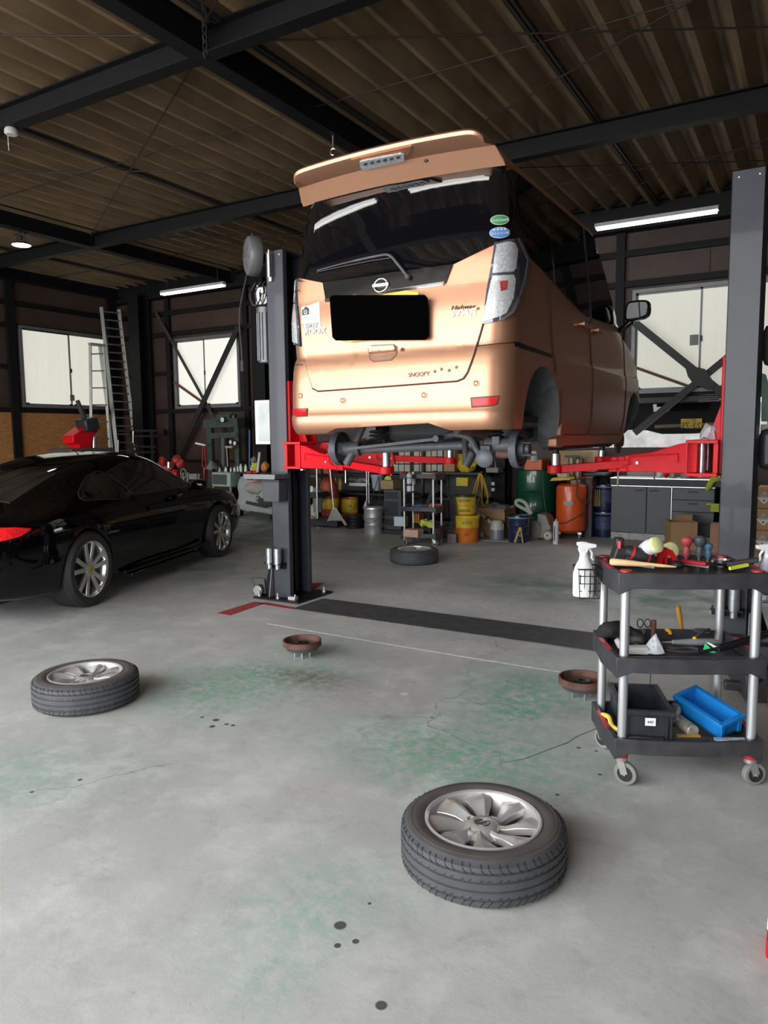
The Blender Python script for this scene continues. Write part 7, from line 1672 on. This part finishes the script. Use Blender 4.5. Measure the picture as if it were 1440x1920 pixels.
T = thing('lime_towel', 'lime green towel hanging over the right edge of the worktop', 'towel', at(1335, 900, Y=YC - .03)); b = MB(); b.tube(smooth_poly([at(1349, 899, Y=10.30), at(1340, 897, Y=10.28), at(1333, 905, Y=10.28), at(1325, 920, Y=10.29)], False, 4), [.03, .035, .04, .045, .045, .045, .045, .04, .04, .04, .035, .03, .02], 10); b.jit(.012, 14); part(b, 'towel_fold', lime, T)
T = thing('lime_towel', 'second lime green towel lower beside the drawers', 'towel', at(1340, 950, Y=10.25)); b = MB(); b.box2(at(1332, 960, Y=10.32), at(1350, 946, Y=10.42)); b.box(at(1337, 945, Y=10.34), (.16, .06, .02)); b.jit(.012, 12); part(b, 'towel_fold', lime, T)
# cartons by the cabinets
T = thing('open_carton', 'plain brown carton on the floor before the drawers', 'carton', gp(1290, 1035)); a = gp(1255, 1033); c = gp(1307, 1034); d = (c - a); L = d.length; d.normalize(); n = Vector((-d.y, d.x, 0)); h = hz(1255, 979, a.y)
b = MB(); MM = frame(a, d, n)
def lb(b, p, q): v0 = len(b.bm.verts); b.box2(p, q); b.bm.verts.ensure_lookup_table(); bmesh.ops.transform(b.bm, matrix=MM, verts=b.bm.verts[v0:])
lb(b, (0, 0, 0), (L, .008, h)); lb(b, (0, .33, 0), (L, .338, h)); lb(b, (0, 0, 0), (.008, .33, h)); lb(b, (L - .008, 0, 0), (L, .33, h)); lb(b, (0, 0, 0), (L, .33, .01)); part(b, 'carton_body', card, T, smooth=0)
b = MB(); lb(b, (.12, .32, h), (L, .33, h + .06)); part(b, 'flap', card, T, smooth=0)
T = bxo('printed_carton', 1330, 983, 1350, 1037, 9.62, .2, pm_('reddish carton', (.30, .15, .10), .7), 'small reddish brown carton with printing between the carton and the right post', 'carton', zmin=0)
for k in range(3):
    z0 = .265 * k + .0; bx0 = at(1417, 1030, Y=10.0).x
    T = thing('hazard_carton', '%s brown carton with hazard diamonds in the stack right of the right post' % ('bottom', 'middle', 'top')[k], 'carton', (bx0 + .2, 10.1, z0), group='cartons stacked right of the lift post')
    part(MB().box2((bx0, 10.0, z0 + .003), (bx0 + .42, 10.35, z0 + .262)), 'carton_body', card, T, bev=.004)
    cxx = at(1430, 1000, Y=9.995).x
    MQ = frame((cxx, 9.9965, z0 + .14), (1, 0, 0), (0, 0, 1)); b = MB(); b.prism([(cxx - .075, z0 + .13), (cxx, z0 + .055), (cxx + .075, z0 + .13), (cxx, z0 + .205)], 9.9955, 9.998, 'XZ'); part(b, 'hazard_diamond', pm_('pale diamond', (.5, .46, .42)), T, smooth=0)
    b = MB()
    for i in range(7): x = cxx - .055 + i * .018; hh = .055 - abs(x - cxx) * .5; b.box2((x - .004, 9.994, z0 + .135), (x + .004, 9.9955, z0 + .135 + hh))
    b.cyl((cxx, 9.994, z0 + .10), (cxx, 9.9955, z0 + .10), .012, seg=12); part(b, 'hazard_mark', inkb, T, smooth=0)
    text_mesh('FRAGILE' if False else 'VALVOLINE' if False else 'UNDER', .03, inkb, T, PM[T.name].inverted() @ frame((cxx + .02, 9.995, z0 + .035), (1, 0, 0), (0, 0, 1)), 'carton_lettering') if False else None
# rag on the red bracket, dispenser and teal cloth by the right post
b = MB(); a = at(1328, 812, Y=5.30); a.z = 1.413; b.lathe([(0, 0), (.055, 0), (.045, .05), (.03, .09), (.0, .10)], a, seg=16); b.jit(.03, 22); tag(b.build('white_rag', pm_('white cotton', (.6, .58, .62), .9)), 'crumpled white rag on the red bracket at the right post', 'rag')
bxo('towel_dispenser', 1425, 795, 1470, 823, 5.6, .15, white_p, 'white paper towel box fixed right of the right lift post', 'box')
b = MB(); a = at(1430, 705, Y=5.9); b.prism([(at(x, y, Y=5.9).x, at(x, y, Y=5.9).z) for x, y in ((1427, 700), (1436, 702), (1462, 790), (1427, 790))], 5.88, 5.95, 'XZ'); b.jit(.01, 12); tag(b.build('teal_cloth', pm_('pale teal cloth', (.28, .42, .38), .8)), 'pale teal cloth hanging at the right edge above the white box', 'cloth')
# ------------------------------------------------------------------ left part of the back
grn = pm_('press green', (.035, .05, .042), .5, var=.3, scale=10)
PY = 10.35; T = thing('hydraulic_press', 'dark green hydraulic press with gauges at the back left', 'press', gp(430, 965))
def seg(b, p, q, Y, w_, t=.08): b.bar(at(*p, Y=Y), at(*q, Y=Y), w_, t, up=(0, -1, 0))
for p, q in (((394, 797), .12), ((445, 797), .10)):
    b = MB(); A = at(*p, Y=PY); b.box2((A.x - q / 2, PY - .04, 0), (A.x + q / 2, PY + .04, A.z)); part(b, 'press_post', grn, T, smooth=0)
b = MB(); seg(b, (388, 795), (452, 792), PY, .16, .2); seg(b, (392, 818), (448, 815), PY, .1, .12); part(b, 'press_beam', grn, T, smooth=0)
b = MB(); b.cyl(at(421, 900, Y=PY), at(420, 820, Y=PY), .09); part(b, 'press_ram', pm_('dark green ram', (.02, .026, .024)), T)
for px, py, r in ((417, 787, .05), (432, 829, .04), (440, 831, .04)):
    b = MB(); a = at(px, py, Y=PY - .16); b.cyl(a, a + Vector((0, .05, 0)), r, seg=24, m=greyd); b.cyl(a - Vector((0, .004, 0)), a, r * .8, seg=24, m=white_p); b.cyl(a - Vector((0, .008, 0)), a, r * .2, seg=10, m=greyd); part(b, 'pressure_gauge', None, T)
b = MB(); b.box(at(424, 785, Y=PY), (.35, .2, .16)); b.cyl(at(438, 778, Y=PY), at(438, 795, Y=PY), .04); b.cyl(at(410, 775, Y=PY), at(436, 775, Y=PY), .02); part(b, 'press_head', grn, T, bev=.01)
b = MB(); b.tube(smooth_poly([at(425, 840, Y=PY - .2), at(426, 855, Y=PY - .2), at(427, 875, Y=PY - .2)], False, 4), .012, 8); b.box(at(430, 838, Y=PY - .18), (.16, .05, .04)); part(b, 'regulator', pm_('brass hose', (.3, .25, .15)), T)
T = thing('battery_charger', 'pale green battery charger on legs before the dark green press', 'charger', gp(415, 955)); CY = 9.9
a = at(397, 912, Y=CY); c = at(431, 886, Y=CY); b = MB(); b.box2((a.x, CY, a.z), (c.x, CY + .3, c.z)); part(b, 'charger_body', pm_('pale green enamel', (.26, .36, .27), .4), T, bev=.02)
b = MB(); b.box2((a.x + .03, CY - .01, a.z + .04), (c.x - .08, CY, c.z - .04)); part(b, 'dark_panel', greyd, T)
b = MB(); 
for x in (a.x + .02, c.x - .02):
    b = MB(); b.cyl((x, CY + .03, 0), (x, CY + .03, a.z), .02); part(b, 'leg', greym, T)
rm_ = pm_('dusty red machine', (.30, .02, .015), .5, var=.4, scale=14)
T = thing('red_pump', 'lumpy dusty red machine behind the bonnet of the black coupe', 'machine', gp(320, 950)); RY = 10.0
b = MB()
for px, py, r in ((305, 868, .11), (316, 884, .12), (330, 862, .10), (338, 870, .09), (322, 873, .08), (328, 890, .11)): b.sph(at(px, py, Y=RY), r, (1, .8, .9))
b.jit(.05, 9); part(b, 'machine_body', rm_, T)
b = MB(); b.cyl(at(317, 877, Y=RY - .15), at(317, 866, Y=RY - .15), .045); part(b, 'filter_cup', steel, T)
b = MB(); b.cyl(at(316, 960, Y=RY), at(316, 890, Y=RY), .05); part(b, 'stand', black_metal, T)
T = thing('steel_stool', 'grey metal folding seat between the red machine and the charger', 'seat', gp(370, 960)); b = MB()
seg(b, (351, 912), (353, 886), 9.7, .03, .03); seg(b, (371, 912), (374, 888), 9.7, .03, .03); b.cyl(at(351, 912, Y=9.7), at(350, 912, Y=9.7) * 1 - Vector((0, 0, at(350, 912, Y=9.7).z)), .015); b.cyl(at(371, 912, Y=9.7), at(372, 912, Y=9.7) - Vector((0, 0, at(372, 912, Y=9.7).z)), .015); part(b, 'side_frame', greym, T, smooth=0)
b = MB(); b.box2(at(354, 899, Y=9.7), at(372, 888, Y=9.75)); part(b, 'seat_back', greym, T, bev=.01)
b = MB(); a = at(344, 888, Y=9.9); b.tube([a + Vector((.07 * math.cos(t), 0, .09 * math.sin(t))) for t in [2 * PI * i / 24 for i in range(24)]], .012, 8, True); b.cyl(a - Vector((0, .02, 0)), a + Vector((0, .02, 0)), .02); b.cyl(a, a - Vector((0, 0, .8)), .015); tag(b.build('hand_wheel', greym), 'thin grey hand wheel beside the folding seat', 'wheel')
T = thing('work_light', 'white bar lamp on a red stand before the thick black brace', 'lamp', at(375, 880, Y=10.1)); b = MB(); b.cyl(at(367, 831, Y=10.1), at(385, 835, Y=10.1), .018); part(b, 'lamp_bar', white_p, T); b = MB(); seg(b, (381, 838), (380, 875), 10.1, .02, .02); seg(b, (384, 838), (387, 875), 10.1, .02, .02); b.cyl(at(383, 875, Y=10.1), at(383, 960, Y=10.1), .02); part(b, 'red_stand', rm_, T)
b = MB(); a = at(398, 880, Y=10.1); b.lathe([(0, 0), (.14, 0), (.10, .06), (.03, .16), (0, .17)], a, seg=16); b.jit(.03, 14); tag(b.build('plastic_sheet', pm_('grey film', (.16, .17, .17), .3, coat=.4)), 'grey plastic film heaped at the left of the charger', 'film')
# bottles on a dark cart
T = thing('bottle_cart', 'dark cart with a row of white bottles at the back left', 'cart', gp(455, 960)); BY = 10.06; a = at(431, 885, Y=BY); c = at(506, 885, Y=BY)
for py in (885, 912, 940): z = hz(455, py, BY); part(MB().box2((a.x, BY, z - .03), (c.x, BY + .3, z)), 'cart_shelf', shelfm, T, smooth=0)
for x in (a.x, c.x): part(MB().box2((x - .012, BY, 0), (x + .012, BY + .3, a.z)), 'cart_side', shelfm, T, smooth=0)
T0 = T
b = MB(); g_ = at(767, 922, Y=8.42); b.box(g_ + Vector((0, .06, -.008)), (.09, .2, .012)); b.build('can_holder', black_metal, TR2, world=True, smooth=0)
for k, (px, hp, w_) in enumerate(((433, 8, 4), (440, 9, 5), (446, 11, 4), (452, 15, 6), (461, 14, 6), (472, 13, 5), (424, 9, 6), (412, 8, 5))):
    Y = BY + .1; q = at(px, 885, Y=Y); q.z = a.z if px > 430 else at(415, 886, Y=CY).z; r = mpp(q) * w_ / 2; hh = mpp(q) * hp; b = MB(); b.lathe([(0, 0), (r, 0), (r, hh * .7), (r * .5, hh * .85), (r * .6, hh), (0, hh)], q, seg=14)
    tag(b.build('white_bottle', pm_('bottle white dull', (.6, .6, .58))), (('leftmost small white bottle of the row on the dark cart', 'second small white bottle from the left on the dark cart', 'third small white bottle from the left on the dark cart', 'tallest white bottle in the middle of the dark cart', 'second tall white bottle right of the tallest on the dark cart', 'rightmost white bottle of the row beside the red bins')[k]) if k < 6 else ('small white bottle on the charger, %s' % ('right' if k == 6 else 'left')), 'bottle', 'white bottles at the back left')
for px, lb in ((470, 'left'), (481, 'right')): b = MB(); q = at(px, 900, Y=9.7); b.box(q + Vector((0, 0, .08)), (.10, .1, .16)); tag(b.build('red_bin', pm_('red bin', (.42, .01, .015), .4), bev=.008), '%s small red bin above the grey bumper' % lb, 'bin')
b = MB(); b.cyl(at(483, 885, Y=9.65), at(487, 848, Y=9.65), .022); tag(b.build('white_tube', pm_('dull white tube', (.5, .5, .5))), 'white tube standing in the right red bin', 'tube')
b = MB(); b.cyl(at(468, 880, Y=9.75), at(468, 806, Y=9.75), .014); tag(b.build('blue_pole', pm_('blue pole', (.05, .10, .25))), 'thin blue pole at the left of the white electric box', 'pole')
b = MB(); a = at(475, 862, Y=9.9); b.sph(a, .07, (1, .6, .9)); b.jit(.04, 12); tag(b.build('grey_rag', greym), 'grey cloth hung beside the blue pole', 'cloth')
for px, py, m_, lb in ((478, 866, lime, 'yellow cloth hung at the back left of the left post'), (497, 867, pm_('orange rag', (.5, .2, .05)), 'orange cloth hung at the back left of the left post')):
    b = MB(); a = at(px, py + 8, Y=10.0); b.sph(a, .09, (.8, .6, 1.)); b.jit(.035, 14); tag(b.build('hung_cloth', m_), lb, 'cloth')
# detached grey bumper with a bag on it
bpm = pm_('grey bumper paint', (.34, .37, .36), .35, coat=.3, var=.06); BYY = 9.55
T = thing('car_bumper', 'detached grey green front bumper standing on the floor beside the left post', 'bumper', gp(490, 978))
b = MB(); N = 16; x0 = at(447, 900, Y=BYY).x; rows = [(.02, .14), (.05, .02), (.20, -.02), (.26, .03), (.34, .04), (.42, -.0), (.55, .02), (.66, .12)]
grid = []
for i in range(N + 1):
    t = i / N; ang = t * .5 * PI; X = x0 - .44 * (1 - t) ** 1.6 + 1.5 * t; bowy = .45 * (1 - t) ** 2.2
    grid.append([b.bm.verts.new((X + dz * .0 - (.0 if t > .2 else 0), BYY + bowy + dy, z + .05 * (1 - t) ** 2 + .06 * (1 - t))) for z, dy in rows for dz in (0,)])
for A, B in zip(grid, grid[1:]):
    for k in range(len(rows) - 1): b.bm.faces.new((A[k], B[k], B[k + 1], A[k + 1]))
part(b, 'bumper_shell', bpm, T, sub=1, solid=.012)
b = MB(); seg(b, (462, 942), (500, 950), BYY - .0, .05, .03); part(b, 'upper_grille', gapc, T); b = MB(); seg(b, (468, 962), (508, 969), BYY - .0, .07, .04); part(b, 'lower_grille', gapc, T)
b = MB(); a = at(485, 935, Y=BYY - .02); b.tube([a + Vector((.055 * math.cos(t), -.01, .042 * math.sin(t))) for t in [2 * PI * i / 20 for i in range(20)]], .008, 6, True); b.tube([a + Vector((.02 * math.cos(t), -.012, .038 * math.sin(t))) for t in [2 * PI * i / 16 for i in range(16)]], .005, 6, True); part(b, 'maker_emblem', chrome, T)
b = MB(); a = at(480, 915, Y=BYY + .25); b.sph(a, .19, (1.25, .7, .65)); b.sph(a + Vector((.22, 0, .03)), .13, (1, .8, .8)); b.jit(.05, 8); tag(b.build('dust_sheet', pm_('grey brown sheet', (.30, .27, .25), .8)), 'grey brown dust sheet bundled on the detached bumper', 'sheet')
bxo('black_plate', 484, 935, 508, 947, BYY - .06, .03, gapc, 'black box piece on the face of the detached bumper', 'plate')
T = thing('warning_strip', 'red and white striped marker leaning on the detached bumper', 'marker', at(502, 946, Y=9.4)); b = MB(); b.bar(at(503, 947, Y=9.5), at(498, 909, Y=9.62), .055, .01, up=(0, -1, 0)); part(b, 'strip_body', white_p, T, smooth=0); b = MB(); b.bar(at(501, 930, Y=9.54), at(500, 921, Y=9.57), .057, .01, up=(0, -1, 0)); part(b, 'red_part', pm_('pale red', (.6, .12, .1)), T, smooth=0)
# ladders at the left wall
ld = mat('ladder aluminium', (.30, .30, .28), .5, .5, var=.1)
def ladder(name, label, bl, br, tl_, tr_, n, wd=.045, rr=.03):
    T = thing(name, label, 'ladder', bl)
    for a, c in ((bl, tl_), (br, tr_)): part(MB().bar(a, c, wd, .03, up=(.5, -.8, 0)), 'side_rail', ld, T, smooth=0)
    for i in range(n):
        t = (i + .5) / n; part(MB().bar(bl.lerp(tl_, t), br.lerp(tr_, t), rr, .025), 'rung', ld, T, smooth=0)
    return T
XW = -12.2
ladder('extension_ladder', 'tall aluminium ladder leaning in the left corner', at(222, 868, X=XW), at(258, 868, X=XW), at(190, 576, X=XW - .55), at(223, 580, X=XW - .55), 19, .07)
T = ladder('step_ladder', 'aluminium step ladder standing open against the left window', at(172, 870, X=XW + .2), at(208, 870, X=XW + .2), at(169, 648, X=XW + .1), at(193, 647, X=XW + .1), 7, .05)
b = MB(); b.bar(at(187, 650, X=XW), at(214, 870, X=XW - .3), .05, .03, up=(.5, -.8, 0)); part(b, 'rear_rail', ld, T, smooth=0); b = MB(); b.bar(at(168, 645, X=XW + .1), at(196, 648, X=XW + .1), .08, .05); part(b, 'top_cap', ld, T, smooth=0)
# tyre machine with red column
T = thing('tyre_changer', 'red and black tyre changer standing behind the roof of the coupe', 'machine', at(150, 850, X=-11.3)); TX = -11.3
b = MB(); b.prism([(at(x, y, X=TX).y, at(x, y, X=TX).z) for x, y in ((126, 818), (150, 800), (158, 798), (170, 800), (160, 845), (140, 845), (138, 832), (128, 832))], TX - .15, TX + .15, 'YZ'); part(b, 'red_arm', red_p, T, bev=.015)
b = MB(); b.box(at(164, 796, X=TX + .1), (.3, .28, .22), Matrix.Rotation(.2, 3, 'X')); part(b, 'black_head', dark_plastic, T, bev=.03)
b = MB(); b.bar(at(170, 802, X=TX), at(176, 812, X=TX), .12, .12); part(b, 'red_head', red_p, T, bev=.01)
A = at(158, 784, X=TX); B = at(145, 751, X=TX); b = MB()
for i in range(12): q = A.lerp(B, i / 12); q2 = A.lerp(B, (i + .55) / 12); b.cyl(q, q2, .05 - .001 * i, seg=14)
b.cyl(A, B, .035, seg=12); part(b, 'rubber_bellows', rubber, T)
b = MB(); b.cyl(at(175, 812, X=TX), at(176, 850, X=TX), .03); b.cyl(at(176, 818, X=TX + .1), at(176, 842, X=TX + .1), .05); part(b, 'steel_shaft', steel, T)
b = MB(); b.box2((TX - .3, at(150, 845, X=TX).y - .4, 0), (TX + .3, at(150, 845, X=TX).y + .5, at(150, 840, X=TX).z)); part(b, 'machine_base', greyd, T, bev=.02)
BKY = 10.2; T = thing('wheel_arm_rack', 'black machine arms with horizontal bars in the left corner', 'machine', at(250, 880, Y=BKY))
b = MB(); b.box2(at(210, 845, Y=BKY), at(222, 799, Y=BKY + .15)); part(b, 'upright_box', dark_plastic, T, bev=.02)
for p, q in (((222, 808), (292, 808)), ((240, 818), (296, 818)), ((240, 837), (292, 838)), ((248, 848), (290, 848))): part(MB().bar(at(*p, Y=BKY), at(*q, Y=BKY), .045, .045), 'horizontal_bar', black_metal, T, bev=.01)
b = MB(); b.bar(at(240, 806, Y=BKY), at(262, 845, Y=BKY), .05, .04); b.bar(at(215, 845, Y=BKY), at(215, 960, Y=BKY), .1, .1); b.bar(at(286, 805, Y=BKY), at(290, 960, Y=BKY), .06, .06); part(b, 'diagonal_link', black_metal, T, smooth=0)
b = MB(); b.cyl(at(250, 830, Y=BKY - .1), at(250, 808, Y=BKY - .1), .018); b.cyl(at(222, 850, Y=BKY - .1), at(222, 825, Y=BKY - .1), .018); part(b, 'chrome_rod', steel, T)
bxo('wall_switch', 297, 805, 306, 815, 10.85, .05, dark_plastic, 'small dark switch box on the wall right of the corner column', 'switch')
# ------------------------------------------------------------------ made-up yard behind the low opening; its car stands in for a reflection
struct(MB().box2((-7, 15.2, 0), (4, 15.4, 2.0)).build('wall_backing', mat('backing wall', (.32, .32, .31), .8, var=.3, scale=5), smooth=0))  # added wall, keeps bright sky out of the low opening
struct(MB().face([(-14, 11.2, .005), (8, 11.2, .005), (8, 40, .005), (-14, 40, .005)]).build('floor_backing', mat('backing concrete', (.3, .3, .3), .8), smooth=0))
dcar = pm_('dark reflected car', (.007, .008, .009), .6, spec=.15); YY = 11.9
T = thing('reflected_car', 'stand-in for the reflection of a dark car with a yellow plate', 'car', (-1.8, 12.5, 0))
def yb_(px, py): return at(px, py, Y=YY)
b = MB(); pr = [yb_(*q) for q in ((1168, 806), (1212, 807), (1240, 814), (1300, 813), (1352, 806), (1362, 775), (1350, 735), (1180, 735), (1165, 780))]
b.prism([(q.x, q.z) for q in pr], YY, YY + 2.5, 'XZ'); part(b, 'car_body', dcar, T, bev=.04)
b = MB(); pr = [yb_(*q) for q in ((1224, 748), (1332, 747), (1330, 768), (1226, 772))]; b.prism([(q.x, q.z) for q in pr], YY - .02, YY, 'XZ'); part(b, 'rear_glass', dark_glass, T)
b = MB(); seg(b, (1228, 800), (1345, 795), YY - .03, .05, .03); part(b, 'bumper_line', pm_('brown trim', (.09, .055, .035)), T)
b = MB(); pr = [yb_(*q) for q in ((1278, 786), (1317, 785), (1316, 803), (1278, 803))]; b.prism([(q.x, q.z) for q in pr], YY - .06, YY - .04, 'XZ'); part(b, 'number_plate', pm_('plate yellow dim', (.42, .30, .02)), T, bev=.004)
o_ = pr[0].lerp(pr[2], .5); o_.y = YY - .062
text_mesh('23-75', .12, inkb, T, PM[T.name].inverted() @ frame(o_ + Vector((0, 0, -.03)), (1, 0, 0), (0, 0, 1)) @ Matrix.Diagonal((-1, 1, 1, 1)), 'plate_number')
text_mesh('50・・', .05, inkb, T, PM[T.name].inverted() @ frame(o_ + Vector((0, 0, .055)), (1, 0, 0), (0, 0, 1)) @ Matrix.Diagonal((-1, 1, 1, 1)), 'plate_number')
for x in (-2.6, -.9): b = MB(); b.cyl((x - .1, YY + .5, .3), (x + .1, YY + .5, .3), .3, seg=24); part(b, 'wheel', rubber, T)
T = thing('louvre_blind', 'folded white slats hanging at the upper right of the low opening', 'blind', at(1330, 745, Y=10.95)); 
for k in range(4): part(MB().box2(at(1312 - k * 1, 741 + k * 4, Y=10.9), at(1348, 739 + k * 4, Y=10.95)), 'slat', greym, T, smooth=0)
b = MB(); seg(b, (1186, 750), (1350, 743), 10.97, .10, .05); tag(b.build('window_rail', black_metal, smooth=0), 'black rail across the top of the low opening beside the van', 'rail')
